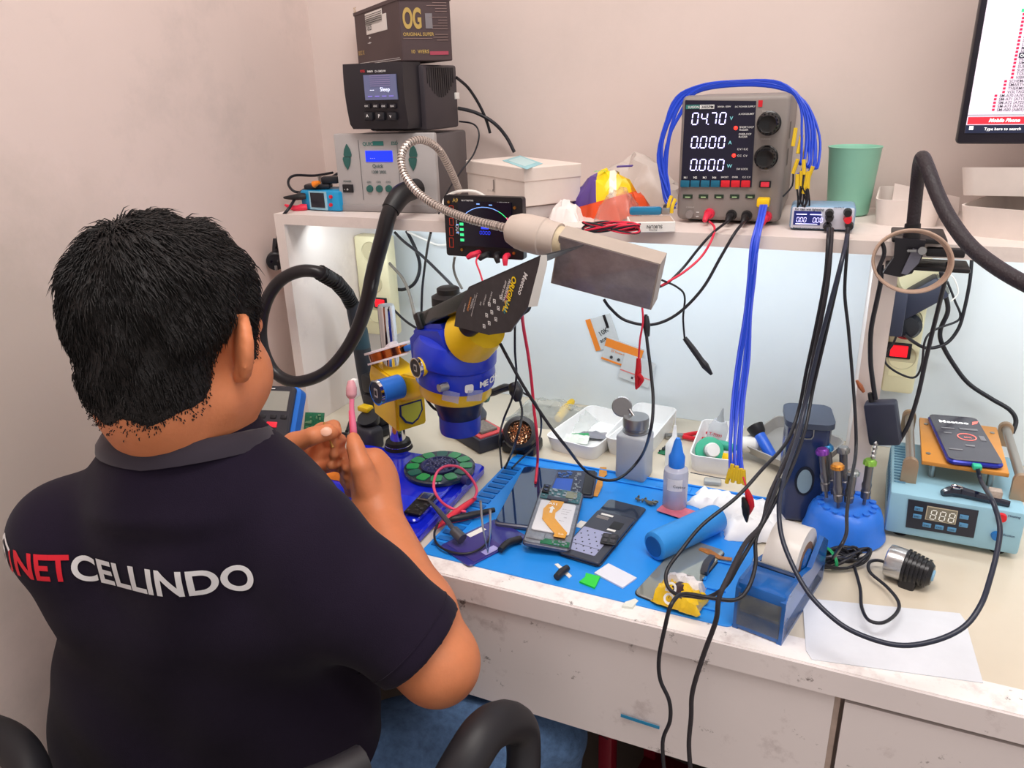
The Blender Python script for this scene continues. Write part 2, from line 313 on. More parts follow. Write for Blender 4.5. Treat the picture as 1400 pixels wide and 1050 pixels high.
# --- soldering station
zt = SZ+Hs; yo = Ms.to_translation().y+.012; q0 = py(493, 178, yo); Wo = py(566, 179, yo).x-q0.x; Mo = Matrix.Translation((q0.x, yo, zt))
Ho = hgt(Mo.to_translation(), 88)
so = T('soldering_station', 'black soldering station with a sleep screen on top of the silver station', 'soldering station', Mo)
dO = min(px(628, 172, q0.x+Wo+.012).y-yo, -yo-.02); dk = M('station_black', (58, 52, 58), .45); fk = M('station_front', (36, 33, 40), .4)
mb = MB().rbox(.004, .02, 0.002, Wo+.012, dO, Ho-.004, .004); Pt('case', so, mb, dk)
cv = MB(); n = 14; vs = []; x0, x1 = -.004, Wo+.004
for k in range(n+1):
    z = Ho*k/n; y = -.012-.02*math.sin(math.pi*min(1, max(0, (k/n)))*.5)*0-.016*math.sin(math.pi*(.12+.55*k/n)); y = .012 if k == 0 else y
    if k == 0: z = .012
    vs += [(x0+.004*(k < 2), y, z), (x1-.004*(k < 2), y, z), (x1, .026, z), (x0, .026, z)]
fcs = [(3, 2, 1, 0), (4*n, 4*n+1, 4*n+2, 4*n+3)]
for k in range(n):
    for j in range(4): fcs.append((4*k+j, 4*k+(j+1) % 4, 4*k+4+(j+1) % 4, 4*k+4+j))
cv.add(vs, fcs); Pt('front_panel', so, cv, fk)
yf = -.029; Mf = Mo @ Matrix.Translation((0, yf, 0))
def on(Mx, y0, u, v): x, z = fl(Mx, u, v, y0); return x, z
A = on(Mo, yf, 500, 137); B = on(Mo, yf, 541, 101)
scr = Pt('screen', so, MB().box(A[0], yf-.001, A[1], B[0], yf+.004, B[1]), M('lilac_screen', (92, 96, 128), .3, em=.35))
w_, h_ = B[0]-A[0], B[1]-A[1]
bars(scr, [(A[0]+w_*.2, A[1]+h_*q_, A[0]+w_*.82, A[1]+h_*(q_+.015)) for q_ in (.55, .63, .71, .79, .87, .95)], M('screen_grid', (150, 130, 170), .5, em=.3), origin=(0, yf-.001, 0), name='grid')
letters(scr, [('Sleep', A[0]+w_*.5, A[1]+h_*.34, .0058), ('---', A[0]+w_*.18, A[1]+h_*.34, .0058)], M('screen_white', (230, 235, 255), .4, em=.9), FRONT, .0012, origin=(0, yf-.001, 0), bold=.1)
bars(scr, [(A[0]+w_*(.1+.22*i), A[1]+h_*.12, A[0]+w_*(.24+.22*i), A[1]+h_*.17) for i in range(4)], M('screen_grid2', (120, 110, 190), .5, em=.5), origin=(0, yf-.001, 0), name='menu')
a = on(Mo, yf, 493, 99); b = on(Mo, yf, 501, 99); c = on(Mo, yf, 510, 99)
letters(so, [('OSS', a[0], a[1], .0034)], red, FRONT, .001, origin=(0, yf, 0)); letters(so, [('team', b[0]+.002, b[1], .0036), ('D1-SMD/W', c[0]+.004, c[1], .0028)], wink, FRONT, .001, origin=(0, yf, 0), name='caption')
for i, u in enumerate((502, 514, 525, 537)):
    x, z = on(Mo, yf, u, 145); k_ = Pt('key', so, MB().rbox(x-.0055, yf-.001, z-.0035, x+.0055, yf+.004, z+.0035, .001), fk); letters(k_, [('CH%d' % (i+1), x-.004, z-.0012, .0024)], wink, FRONT, .0014, origin=(0, yf, 0))
for i, u in enumerate((503, 519, 535)):
    x, z = on(Mo, yf, u, 159); k_ = Pt('key', so, MB().rbox(x-.008, yf, z-.006, x+.008, yf+.008, z+.006, .002), blk2); letters(k_, [('^', x-.0025, z-.004, .007) if i == 0 else ('v', x-.0025, z-.002, .0055) if i == 2 else ('P', x-.002, z-.002, .005)], wink, FRONT, .0015, origin=(0, yf, 0))
vb = []
for i in range(13): y = .03+(dO-.04)*i/13; l = .012+.02*math.sin(math.pi*(i+1)/14); vb.append((y, Ho-.008-l*1.4, y+(dO-.04)/26, Ho-.008))
bars(so, vb, black, SIDE, .0006, 'vents', (Wo+.012, 0, 0)); Pt('socket_tab', so, MB().rbox(Wo+.008, dO-.012, Ho*.45, Wo+.0145, dO+.002, Ho*.55, .001), white)
# --- carton with part number label
zc = zt+Ho; ac = R(42); cc = py(550, 81, yo+.0); cc.z = zc; e1 = Vector((-math.cos(ac), math.sin(ac), 0)); e2 = Vector((math.sin(ac), math.cos(ac), 0))
q1 = pn(490, 87, cc, e2); W1 = (q1-cc).dot(e1); q2 = pn(619, 82, cc, e1); d2 = (q2-cc).dot(e2); Mc = yawm(cc+e1*W1, -ac)
kar = M('carton_black', (78, 62, 64), .6, noise=.08, ns=8)
ex = Mc.to_3x3() @ Vector((1, 0, 0)); ey = Mc.to_3x3() @ Vector((0, 1, 0))
Hc = hgt(cc, -4)
cb = T('product_carton', 'dark brown printed carton with white X6525 sticker, topmost of the stack', 'box', Mc)
Pt('box_body', cb, MB().rbox(0, 0, 0.001, W1, d2, Hc, .0015, 1), kar); Pt('lid_flap', cb, MB().box(-.001, -.0012, Hc-.004, W1+.001, d2+.001, Hc+.0012), kar)
x0, z0, x1, z1 = fr(Mc, 502, 48, 529, 30); z1 = z0+.024; lb = Pt('sticker', cb, MB().rbox(x0, -.001, z0, x1, 0, z1, .0004, 1), white, 'white sticker reading X6525'); letters(lb, [('X6525', x0+.0035, z0+.006, .009)], ink, FRONT, .0012, bold=.3)
x0, z0, x1, z1 = fr(Mc, 500, 29, 522, 11); z0 = z1-.02; lb = Pt('sticker', cb, MB().rbox(x0, -.001, z0, x1, 0, z1, .0004, 1), white); bars(lb, [(x0+.002, z0+(z1-z0)*t_, x1-.003, z0+(z1-z0)*t_+.0008) for t_ in (.2, .35, .5, .65, .8)], ink, off=.0012)
a = fl(Mc, 484, 18); letters(cb, [('OG', a[0], a[1], .0085)], gold)
a = fl(Mc, 491, 76); letters(cb, [('\u00a9\u00aeCE XX', a[0], a[1], .007)], gold, name='marks')
x, z = fl(Mc, 506, 60); bars(cb, [(x, z+.008*i, x+.003, z+.008*i+.003) for i in range(3)]+[(x-.012, z+.001, x-.004, z+.0018), (x-.012, z+.017, x-.004, z+.0178), (x+.005, z+.001, x+.011, z+.0018), (x+.005, z+.009, x+.010, z+.0098)]+[(.012, .004, W1-.006, .0046), (.012, .0065, W1-.012, .0071)], wink)
SD = (W1, 0, 0)
def sl(u, v): return fs(Mc, u, v, W1)
a = sl(551, 38); letters(cb, [('OG', 0, 0, .027)], gold, SIDE @ Matrix.Diagonal((.5, 1, 1, 1)), origin=(W1, a[0], a[1]), bold=1.2); a = sl(551, 49); letters(cb, [('ORIGINAL SUPER', a[0], a[1], .0045)], gold, SIDE, origin=SD, name='caption')
a = sl(560, 75); letters(cb, [('10  WERS', a[0]+.002, a[1]+.002, .005)], gold, SIDE, origin=SD, name='caption'); a = sl(588, 75); bars(cb, [(a[0], a[1], a[0]+.03, a[1]+.005)], M('dull_red', (170, 70, 90), .6), SIDE, origin=SD)
a = sl(582, 39); bars(cb, [(a[0], a[1], a[0]+.011, a[1]+.021)], M('qr_grey', (130, 125, 130), .6), SIDE, origin=SD, name='grey_patch')
random.seed(3); bars(cb, [(d2-.008-random.uniform(.012, .03), .03+.004*i, d2-.006, .0308+.004*i) for i in range(19) if i not in (3, 9)]+[(.004, .0325, .05, .0332)], M('pale_brown_ink', (150, 125, 120), .6), SIDE, origin=SD)
# --- small blue tester on shelf
Mt, Wt = frm((413, 287), (463, 290), SZ); Ht = hgt(Mt.to_translation(), 260)
tb = T('mini_power_meter', 'small blue meter with dark screen left of the silver station', 'meter', Mt); sky = M('sky_blue_plastic', (30, 150, 205), .4)
Pt('case', tb, MB().rbox(0, 0, .001, Wt+.004, .05, Ht, .003), sky)
x0, z0, x1, z1 = fr(Mt, 425, 286, 446, 262); Pt('bezel', tb, MB().box(x0, -.001, z0, x1, 0, z1), M('pale_blue', (150, 195, 215), .4))
x0, z0, x1, z1 = fr(Mt, 427, 283, 443, 264); Pt('screen', tb, MB().box(x0, -.002, z0, x1, 0, z1), M('screen_off', (40, 40, 48), .2))
for v in (269, 280): x, z = fl(Mt, 453, v); Pt('button', tb, MB().cyl((x, 0, z), (x, -.003, z), .003, n=12), red)
for u, v, m_, lb in ((414, 268, black, 'black banana plug'), (416, 283, redc, 'red banana plug')):
    x, z = fl(Mt, u, v); Pt('plug', tb, MB().tube([(x+.006, 0, z), (x, -.006, z), (x-.01, -.012, z-.001), (x-.03, -.014, z-.002+.006*(m_ is redc))], [.005, .006, .005, .0018], 10, 4), m_, lb)
S('crocodile_clips', 'black and orange clamp tool lying on the small blue meter', 'clamp', MB().rbox(-.03, -.012, 0, .015, .012, .008, .003).rbox(.0, -.008, .008, .03, .01, .02, .003), blk2, M_=yawm(Mt @ Vector((.03, .025, Ht+.001)), .35))
S('orange_bead', 'small orange bead on the clamp beside the silver station', 'cap', MB().cyl((0, 0, 0), (.012, 0, .004), .006, .003, 12), M('orange_plastic', (235, 130, 30), .4), M_=Matrix.Translation(Mt @ Vector((.028, .006, Ht+.0095))))
S('metal_bracket', 'bent silver metal bracket behind the small blue meter', 'bracket', MB().box(0, 0, 0, .04, .012, .002).box(0, 0, 0, .002, .012, .02), steel, M_=yawm(Mt @ Vector((-.004, .053, .03)), .2))
# --- white carton with letter J
zc = SZ+.02; c1 = pz(640, 267, zc); c2 = pz(718, 284, zc); yw = math.atan2(c2.y-c1.y, c2.x-c1.x); Mj = yawm(c1, yw); Wj = (c2-c1).length; Hj = hgt(c1, 219)
jb = T('white_carton', 'white cardboard carton printed J on the shelf beside the silver station', 'box', Mj); crd = M('white_card', (232, 220, 212), .6, noise=.03)
dj = .1
S('flat_case', 'flat pale grey case under the white J carton', 'case', MB().rbox(.01, .004, 0, Wj-.004, dj-.01, .0195, .003), M('pale_grey_case', (196, 188, 186), .5), M_=Mj @ Matrix.Translation((0, 0, -.02)))
Pt('box_body', jb, MB().rbox(0, 0, .001, Wj, dj, Hj-.001, .001, 1), crd); Pt('lid_flap', jb, MB().rbox(-.0012, -.0012, Hj-.02, Wj+.0012, dj+.0012, Hj, .001, 1), crd)
a = fl(Mj, 677, 254); letters(jb, [('J', a[0]-.004, a[1]-.004, .013)], M('grey_brown_ink', (120, 110, 108), .6), off=.002, bold=1.2); a = fl(Mj, 668, 261); letters(jb, [('JCID IN-HOME', a[0], a[1], .0028)], M('pale_ink', (190, 178, 172), .6), name='caption', off=.002)
p = [ft(Mj, u, v, Hj) for u, v in ((687, 220), (711, 213), (742, 224), (720, 232))]; m_ = MB().prism(p, Hj+.0002, Hj+.0006); Pt('tablet_picture', jb, m_, M('aqua_print', (150, 205, 215), .5))
p = [ft(Mj, u, v, Hj) for u, v in ((694, 220), (712, 215), (733, 223), (717, 228))]; Pt('tablet_picture', jb, MB().prism(p, Hj+.0006, Hj+.0009), M('aqua_print2', (190, 222, 226), .5), label='paler inner screen of the printed tablet')
# --- tester board A9 hanging at shelf front
p1 = py(611, 349, -.295); p2 = py(716, 351, -.295); Ma = Matrix.Translation((p1.x, -.295, p1.z)); Wa = p2.x-p1.x; Ha = py(611, 267, -.295).z-p1.z
ta = T('tester_board', 'black tester board with dial display and A9 mark hanging on the shelf edge', 'tester', Ma); pcb = M('black_pcb', (30, 28, 32), .35)
m_ = MB(); m_.M = FRONT; m_.prism(rrect(0, 0, Wa, Ha, .004), -.012, 0); Pt('board', ta, m_, pcb)
x0, z0, x1, z1 = fr(Ma, 630, 335, 700, 277); Pt('screen', ta, MB().box(x0, -.0035, z0, x1, 0, z1), M('deep_screen', (14, 14, 30), .15, em=.2)); sx, sz, sw_, shh = x0, z0, x1-x0, z1-z0
arc = MB(); arc.M = FRONT; cx, cz = sx+sw_*.5, sz+shh*.28; ar = shh*.6
def arcseg(a0, a1, n=8, r_=ar, t_=.001):
    for i in range(n):
        b0 = R(a0+(a1-a0)*i/n); b1 = R(a0+(a1-a0)*(i+1)/n); arc.add([(cx+r_*1.15*math.cos(b)*1.0, cz+rr*math.sin(b)*1.0, .0038) for b, rr in ((b0, r_), (b1, r_))]+[(cx+(r_*1.15+t_)*math.cos(b), cz+(r_+t_)*math.sin(b), .0038) for b in (b1, b0)], [(0, 3, 2, 1)])
arcseg(150, 60); arc.k = 1; arcseg(60, 40, 3); arc.k = 2; arcseg(40, 15, 3, t_=.0018)
Pt('dial_arc', ta, arc, [M('arc_blue', (120, 160, 230), .5, em=.8), M('arc_green', (60, 210, 130), .5, em=.8), M('arc_pink', (235, 70, 120), .5, em=1)])
bars(ta, [(cx-.006, cz+.008, cx+.006, cz+.014)], M('blue_lit', (40, 60, 230), .5, em=1), off=.0037, name='readout_box'); digits(ta, '0000', cx-.008, cz+.0005, .003, .0045, M('blue_lit'), name='readout', gap=1.5, origin=(0, -.0037, 0))
bars(ta, [(sx+.002, sz+shh*(.1+.12*i), sx+.008, sz+shh*(.16+.12*i)) for i in range(5)], M('arc_green'), off=.0037, name='menu')
bars(ta, [(cx-ar*1.2, cz+.012*i, cx-ar*1.2+.004, cz+.012*i+.0015) for i in range(2)]+[(cx-.012, cz+ar+.004, cx-.007, cz+ar+.0055), (cx+.008, cz+ar+.003, cx+.013, cz+ar+.0045)], M('arc_blue'), off=.0037, name='scale_marks')
a = fl(Ma, 619, 276); letters(ta, [('A9', a[0], a[1], .0055)], gold, bold=.6); b = fl(Ma, 631, 275); letters(ta, [('MULTIMETER', b[0], b[1], .0024), ('INSTRUMENT', *fl(Ma, 680, 278), .0022)], wink, name='caption')
for v0, v1 in ((281, 296), (298, 308), (311, 322), (325, 338)):
    x0, z0, x1, z1 = fr(Ma, 615, v1, 620, v0); bars(ta, [(x0, z0, x1, z0+.0006), (x0, z1-.0006, x1, z1), (x0, z0, x0+.0006, z1), (x1-.0006, z0, x1, z1)], M('orange_red', (225, 75, 50), .5), name='outline')
a = fl(Ma, 626, 312); letters(ta, [('---OUT', a[0]-.003, a[1]+.012, .0048)], wink, rot=-math.pi/2, name='caption')
for u, v in ((614, 276), (704, 284), (632, 341), (703, 346)):
    x, z = fl(Ma, u, v); Pt('screw', ta, MB().cyl((x, 0, z), (x, -.002, z), .0022, n=12), brass)
for u, v, m_, lb, dx, dz in ((655, 345, redc, 'red banana plug', -.012, -.006), (668, 347, black, 'black banana plug', -.008, -.006), (682, 347, black, 'black banana plug', .006, -.01), (695, 349, redc, 'red banana plug', .002, -.012)):
    x, z = fl(Ma, u, v); Pt('plug', ta, MB().tube([(x, 0, z), (x, -.008, z), (x+dx*.5, -.014, z+dz*.3), (x+dx, -.016, z+dz)], [.004, .0045, .0045, .003], 10, 4), m_, lb)
Pt('hook', ta, MB().box(Wa*.2, .012, Ha-.012, Wa*.3, .03, Ha-.009), steel)
# --- wall plug and cords on the left wall
pw = px(377, 356, -.985)
pl = T('mains_plug', 'round black mains plug hanging beside the left wall above the hose loop', 'plug', Matrix.Translation(pw) @ Matrix.Rotation(R(35), 4, 'Z'))
Pt('plug_body', pl, MB().cyl((0, .012, 0), (0, -.012, 0), .017, .0165, 24, [(.013, 0), (.0165, .003), (.017, .012), (.0165, .022), (.014, .024)]), blk2)
Pt('cord_grip', pl, MB().tube([(.002, 0, .014), (.003, .002, .03), (.004, .003, .04)], [.007, .005, .0035], 10, 4), blk2)
for dx in (-.006, .006): Pt('pin', pl, MB().cyl((dx, -.011, .002), (dx, -.02, .002), .0024, n=10), chrome)
Pt('earth_clip', pl, MB().rbox(-.0025, -.0145, -.016, .0025, -.011, -.007, .001), steel)
# --- DC power supply
Mp, Wp = frm((924, 304), (1066, 309), SZ); Hp = hgt(Mp.to_translation(), 133); dp = min(.24, -Mp.to_translation().y-.012)
ps = T('bench_power_supply', 'grey bench DC power supply reading 04.70 with two big black knobs', 'power supply', Mp)
pg = M('psu_grey', (134, 126, 124), .45, noise=.03)
Pt('case', ps, MB().rbox(.002, .006, .008, Wp-.002, dp, Hp, .006), pg); Pt('front_frame', ps, MB().rbox(0, 0, .004, Wp, .018, Hp+.002, .008, 3), M('psu_frame', (140, 132, 128), .45))
for i, (x, y) in enumerate(((.02, .03), (Wp-.02, .03), (.02, dp-.03), (Wp-.02, dp-.03))): Pt('foot', ps, MB().cyl((x, y, 0), (x, y, .009), .008, n=14), black)
x0, z0, x1, z1 = fr(Mp, 931, 255.5, 1027, 138); z1 -= .002; p = [fl(Mp, 931, 255), fl(Mp, 1027.5, 256), fl(Mp, 1034, 138), fl(Mp, 937, 137)]
m_ = MB(); m_.M = FRONT; m_.prism(p, 0, .0012); dpn = Pt('display_panel', ps, m_, M('psu_panel', (24, 20, 44), .25)); O2 = (0, -.0012, 0)
led = M('violet_led', (205, 200, 255), .4, em=1.5)
for s_, u, v, n_ in (('04.70', 946, 170, 0), ('0.000', 945, 202, 0), ('0.000', 944, 232.5, 0)):
    x, z = fl(Mp, u, v); digits(dpn, s_, x, z, .0075, .0145, led, gap=1.62, origin=O2)
for s_, u, v in (('V', 998, 164), ('A', 996, 197), ('W', 994, 229)): letters(dpn, [(s_, *fl(Mp, u, v), .0045)], M('teal_lit', (120, 190, 200), .5, em=.4), origin=O2, name='unit')
x0, z0, x1, z1 = fr(Mp, 938, 149, 957, 143); bars(dpn, [(x0, z0, x1, z1)], teal, origin=O2, name='badge'); x0, z0, x1, z1 = fr(Mp, 957, 149, 977, 143); bars(dpn, [(x0, z0, x1, z1)], wink, origin=O2, name='badge')
letters(dpn, [('SUGON', *fl(Mp, 941, 148), .003)], wink, origin=O2, off=.0015, name='brand_print'); letters(dpn, [('3005PM', *fl(Mp, 959, 148), .0035)], ink, origin=O2, off=.0015)
letters(dpn, [('30V/5A 150W', *fl(Mp, 981, 147), .0021), ('DC POWER SUPPLY', *fl(Mp, 1005, 147), .0021), ('A.VOICE/LIMIT', *fl(Mp, 1010, 157), .0022), ('SHORT.OCP', *fl(Mp, 1011, 175), .0024), ('BUZZER', *fl(Mp, 1011, 178.5), .0022), ('OVER.OCP', *fl(Mp, 1010, 184.5), .0024), ('BUZZER', *fl(Mp, 1010, 188), .0022), ('C.V / C.C', *fl(Mp, 1008, 205), .0025), ('C.C  C.V', *fl(Mp, 1008, 214), .0025), ('SW LOCK', *fl(Mp, 1007, 232), .0024), ('M1', *fl(Mp, 935, 244), .003), ('M2', *fl(Mp, 948, 244), .003), ('M3', *fl(Mp, 961, 244), .003), ('M4', *fl(Mp, 974, 244), .003), ('SHORT', *fl(Mp, 986, 243), .0022), ('OVER', *fl(Mp, 1001, 243), .0022), ('C.C C.V', *fl(Mp, 1015, 243), .0022)], wink, origin=O2, name='caption', bold=.2)
for u, v in ((1006, 175), (1003.5, 212.5)): x, z = fl(Mp, u, v); Pt('red_led', ps, MB().ball((x, -.0012, z), .0026), M('led_red', (255, 40, 30), .3, em=3))
for i in range(7):
    u = 930.5+i*13.8; x0, z0, x1, z1 = fr(Mp, u, 255.5, u+12.8, 246.5); Pt('memory_key' if i < 4 else 'mode_key', ps, MB().rbox(x0, -.004, z0, x1, 0, z1, .0008), M('key_teal', (20, 100, 130), .4) if i < 4 else red)
kn = M('knob_black', (20, 20, 22), .25)
for u, v in ((1051.5, 168.5), (1047.5, 215)):
    x, z = fl(Mp, u, v); m_ = MB().cyl((x, 0, z), (x, -.03, z), .0, n=36, prof=[(.0155, 0), (.0155, .003), (.014, .004), (.013, .018), (.011, .022), (.009, .021), (.002, .0195)]); k_ = Pt('knob', ps, m_, kn)
    rb = MB()
    for i in range(16): a = i*math.pi/8; rb.cyl((x+.0132*math.cos(a), -.004, z+.0132*math.sin(a)), (x+.0125*math.cos(a), -.019, z+.0125*math.sin(a)), .0014, n=5)
    Pt('grip', k_, rb, kn)
x0, z0, x1, z1 = fr(Mp, 1038, 256, 1054.5, 247.5); sb = Pt('power_switch', ps, MB().box(x0, -.003, z0, x1, 0, z1), black); Pt('rocker', sb, MB().rbox(x0+.002, -.005, z0+.001, x1-.002, -.002, z1-.001, .0008), M('lit_red', (225, 50, 70), .4, em=.2))
x0, z0, x1, z1 = fr(Mp, 1036.5, 146, 1043, 137); bars(ps, [(x0, z0, x1, z1)], rink, name='sticker')
for i in range(5):
    u = 934+i*21.3; x0, z0, x1, z1 = fr(Mp, u, 271, u+13, 266); k_ = Pt('usb_socket', ps, MB().box(x0, -.0014, z0, x1, 0, z1), M('slot_dark', (30, 50, 36), .5)); Pt('tongue', k_, MB().box(x0+.003, -.0022, z0+.001, x1-.003, 0, z0+.0025), M('pale_green', (170, 200, 150), .5))
x, z = fl(Mp, 943, 293); Pt('selector', ps, MB().cyl((x, 0, z), (x, -.006, z), .006, .005, 20), pg); bars(ps, [(x+.009, z+.003, x+.013, z+.0038), (x+.009, z-.003, x+.013, z-.0022)], wink)
letters(ps, [('VOLTAGE', *fl(Mp, 1042, 153), .002), ('CURRENT', *fl(Mp, 1040, 191), .002), ('POWER', *fl(Mp, 1041, 234), .002), ('CURRENT', *fl(Mp, 938, 284), .0018)], M('pale_grey_ink', (190, 184, 180), .5), name='caption')
for u, v, m_, lb in ((970, 292, redc, 'red banana plug'), (1000, 294, black, 'black banana plug'), (1021, 295, black, 'black banana plug'), (1048, 296, redc, 'red banana plug')):
    x, z = fl(Mp, u, v); j_ = Pt('terminal', ps, MB().cyl((x, 0, z), (x, -.008, z), .0075, .0065, 18), m_, lb); Pt('plug', j_, MB().tube([(x, -.008, z), (x-.001, -.02, z-.001), (x-.002, -.028, z-.006)], [.005, .0045, .003], 12, 4), m_)
for a_, b_ in ((.09, .125), (.09, .085), (.05, .125), (.05, .085)):
    bars(ps, [(.03+.02*(a_ > .06), b_*Hp/.19, .045+.02*(a_ > .06), (b_+.025)*Hp/.19)], M('vent_dark', (95, 88, 86), .6), SIDE, origin=(Wp-.002, 0, 0), name='vent')
x0, z0, x1, z1 = fr(Mp, 1036, 280, 1054, 269); Pt('lead_connector', ps, MB().rbox(x0, -.022, z0, x1, -.002, z1, .002), yel, 'yellow connector with the blue leads')
# blue lead bundle draped over the supply
def loop(u, v, y): return py(u, v, y)
bl = T('blue_lead_bundle', 'thick loop of many blue test leads draped over the grey power supply', 'cable', Matrix.Translation(py(1100, 200, -.2)))
off0 = -bl.matrix_world.to_translation(); random.seed(5)
for i in range(11):
    j = lambda s: random.uniform(-s, s); w_ = i*1.0-5
    pts = [(921+j(4), 288-abs(j(10)), -.225), (912+w_*.6+j(4), 262+j(10), -.22), (908+w_*1.2+j(4), 205+j(8), -.21), (925+w_*1.2, 150+w_+j(4), -.2), (955+j(3), 122+w_*.9, -.19), (1010, 113+w_*.8+j(2), -.18), (1066+j(3), 117+w_*.8, -.18), (1097+w_*.8, 140+j(3), -.19), (1108+w_*1.9+j(3), 180+j(8), -.2), (1108+w_*2.2+j(4), 222+j(8), -.215), (1100+w_*2+j(4), 232+j(14), -.225)]
    m_ = MB().tube([loop(*p)+off0 for p in pts], .0017, 6, 5); Pt('lead', bl, m_, bluec)
    e = loop(*pts[-1])+off0; d_ = Vector((j(.25)-.1, j(.1), -1)).normalized(); Pt('heat_shrink', bl, MB().tube([e-d_*.001, e+d_*.018], .0026, 7, 1), yelt); Pt('wire_tail', bl, MB().tube([e+d_*.017, e+d_*.03+Vector((j(.004), j(.004), -.004)), e+d_*.036+Vector((j(.008), 0, -.012))], .0012, 5, 3), cbl)
for i in range(2):
    pts = [loop(918+5*i, 268+4*i, -.235)+off0, loop(914+5*i, 280+3*i, -.24)+off0, loop(912+6*i, 290+1*i, -.24)+off0]; Pt('heat_shrink', bl, MB().tube(pts, .0027, 7, 3), yelt)
for i in range(3):
    p_ = [loop(1088+8*i, 175+10*i, -.2)+off0, loop(1084+7*i, 200+10*i, -.205)+off0]; Pt('heat_shrink', bl, MB().tube(p_, .0027, 7, 1), yelt)
# --- green tumbler
g0 = pz(1158, 293, SZ); tp = hgt(g0, 200); rr_ = (py(1199, 198, g0.y)-py(1124, 198, g0.y)).length/2
cupm = M('mint_plastic', (150, 212, 188), .45); m_ = MB()
r0 = rr_*.76; m_.lathe([(r0-.004, 0), (r0, .002), (r0+.001, .004), (rr_-.001, tp-.003), (rr_+.0006, tp), (rr_-.0008, tp+.0005), (rr_-.002, tp-.002), (r0-.002, .006), (.002, .006)], 40)
g0.y = max(g0.y, -.2); S('green_tumbler', 'tall mint green plastic tumbler behind the small white meter box', 'cup', m_, cupm, M_=Matrix.Translation(g0))
# --- mini box tester
Mi, Wi = frm((1078, 315), (1167, 318), SZ); Hi = hgt(Mi.to_translation(), 281)
mi = T('phone_boot_box', 'low pale blue box with blue readout and two pairs of black plugs', 'tester', Mi); pbx = M('powder_blue', (130, 165, 195), .4)
Pt('case', mi, MB().rbox(.0, .003, 0.001, Wi, .055, Hi, .005, 3), pbx); Pt('front_panel', mi, MB().rbox(.002, 0, .003, Wi-.002, .005, Hi-.002, .002), M('panel_pale', (205, 208, 222), .4))
x0, z0, x1, z1 = fr(Mi, 1084, 307, 1123, 289); sc_ = Pt('screen', mi, MB().box(x0, -.0008, z0, x1, .001, z1), M('navy_screen', (20, 28, 90), .3, em=.5)); digits(sc_, '0.00', x0+.004, z0+.004, .0028, .006, led, origin=(0, -.001, 0)); digits(sc_, '0.00', x0+.024, z0+.004, .0028, .006, led, origin=(0, -.001, 0))
bars(sc_, [(x0+.003, z0+.0135, x0+.016, z0+.0145), (x0+.02, z0+.0135, x0+.034, z0+.0145), (x0+.003, z0+.0012, x0+.03, z0+.002)], led, origin=(0, -.001, 0))
letters(mi, [('for tian wei lightning', *fl(Mi, 1087, 287), .003), ('Bluetooth output port and trace', *fl(Mi, 1084, 312), .0018)], ink, name='caption'); letters(mi, [('OUTPUT', *fl(Mi, 1140, 285), .0022)], ink, name='caption')
for u, v, m2 in ((1134, 291, black), (1159, 290, black), (1134, 297, black), (1159, 299, red), (1131, 309, black), (1161, 308, black)):
    x, z = fl(Mi, u, v); Pt('plug', mi, MB().cyl((x, 0, z), (x, -.014, z), .0055, .0045, 14), m2)
# --- monitor
A0 = py(1307, 197, -.15); Mm = Matrix.Translation(A0)
mo = T('monitor', 'black framed computer monitor with a red list on screen at the upper right', 'monitor', Mm); Wm, Hm = .53, .33
Pt('housing', mo, MB().rbox(0, 0, 0, Wm, .025, Hm, .004), M('monitor_back', (32, 30, 42), .4)); Pt('back_shell', mo, MB().rbox(.12, .025, .06, Wm-.12, .05, Hm-.06, .01), blk2)
Pt('wall_mount', mo, MB().rbox(.22, .05, .12, .32, .149, .22, .003), steel)
bz = .009; q = fl(Mm, 1320, 182)
scb = q[1]; scl = q[0]-.001
Pt('screen', mo, MB().box(scl, -.0008, scb, Wm-.009, .001, Hm-.009), M('screen_page', (222, 212, 226), .35, em=.55)); O3 = (0, -.0009, 0)
y1_ = fl(Mm, 1322, 171)[1]; y2_ = fl(Mm, 1322, 160)[1]; tb_ = Pt('taskbar', mo, MB().box(scl, -.0012, scb, Wm-.009, .0, y1_), M('taskbar', (34, 40, 66), .3, em=.3)); rb_ = Pt('red_banner', mo, MB().box(scl+.001, -.0012, y1_+.001, Wm-.009, 0, y2_), M('banner_red', (225, 45, 60), .3, em=.6))
letters(rb_, [('Mobile Phone', fl(Mm, 1351, 167)[0], y1_+.0035, .0042)], M('lit_white', (250, 250, 250), .4, em=.9), origin=O3, shear=.3, bold=1); letters(tb_, [('Type here to search', fl(Mm, 1345, 178)[0], fl(Mm, 1345, 178)[1], .0034)], M('lit_white'), origin=O3, bold=.2)
bars(tb_, [(scl+.004+.0024*i, scb+.004+.0024*j_, scl+.0061+.0024*i, scb+.0061+.0024*j_) for i in (0, 1) for j_ in (0, 1)], M('lit_white'), off=.0013, name='menu_icon')
bars(mo, [(scl, y2_+.0012, Wm-.009, y2_+.003)], M('scroll_grey', (175, 175, 185), .4, em=.4), off=.0009, name='scrollbar')
rowsm = ['GOOGLE', 'EMMC', 'BACK COVER', 'BACKLIGHT', 'BAROMETER', 'CHARGING', 'COMPONENT', 'FINGERPRINT', 'FRONT', 'HARDWARE', 'LCD LIGHT', 'LCD pdf', 'MIC SPK', 'NETWORK', 'ON OFF KEY', 'POWER', 'SIM CARD', 'SUB BOARD 1', 'SUB BOARD 2', 'TOUCHSCREEN', 'VIBRATE', 'SCHEMATICS AND', 'SMARTWATCH', 'THERMISTOR', 'VOLTAGE', 'SM-A70 (A705)', 'SM-A71 (A715)', 'SM-A72 (A725)', 'SM-A73 (A736)', 'SM-A80 (A805)']
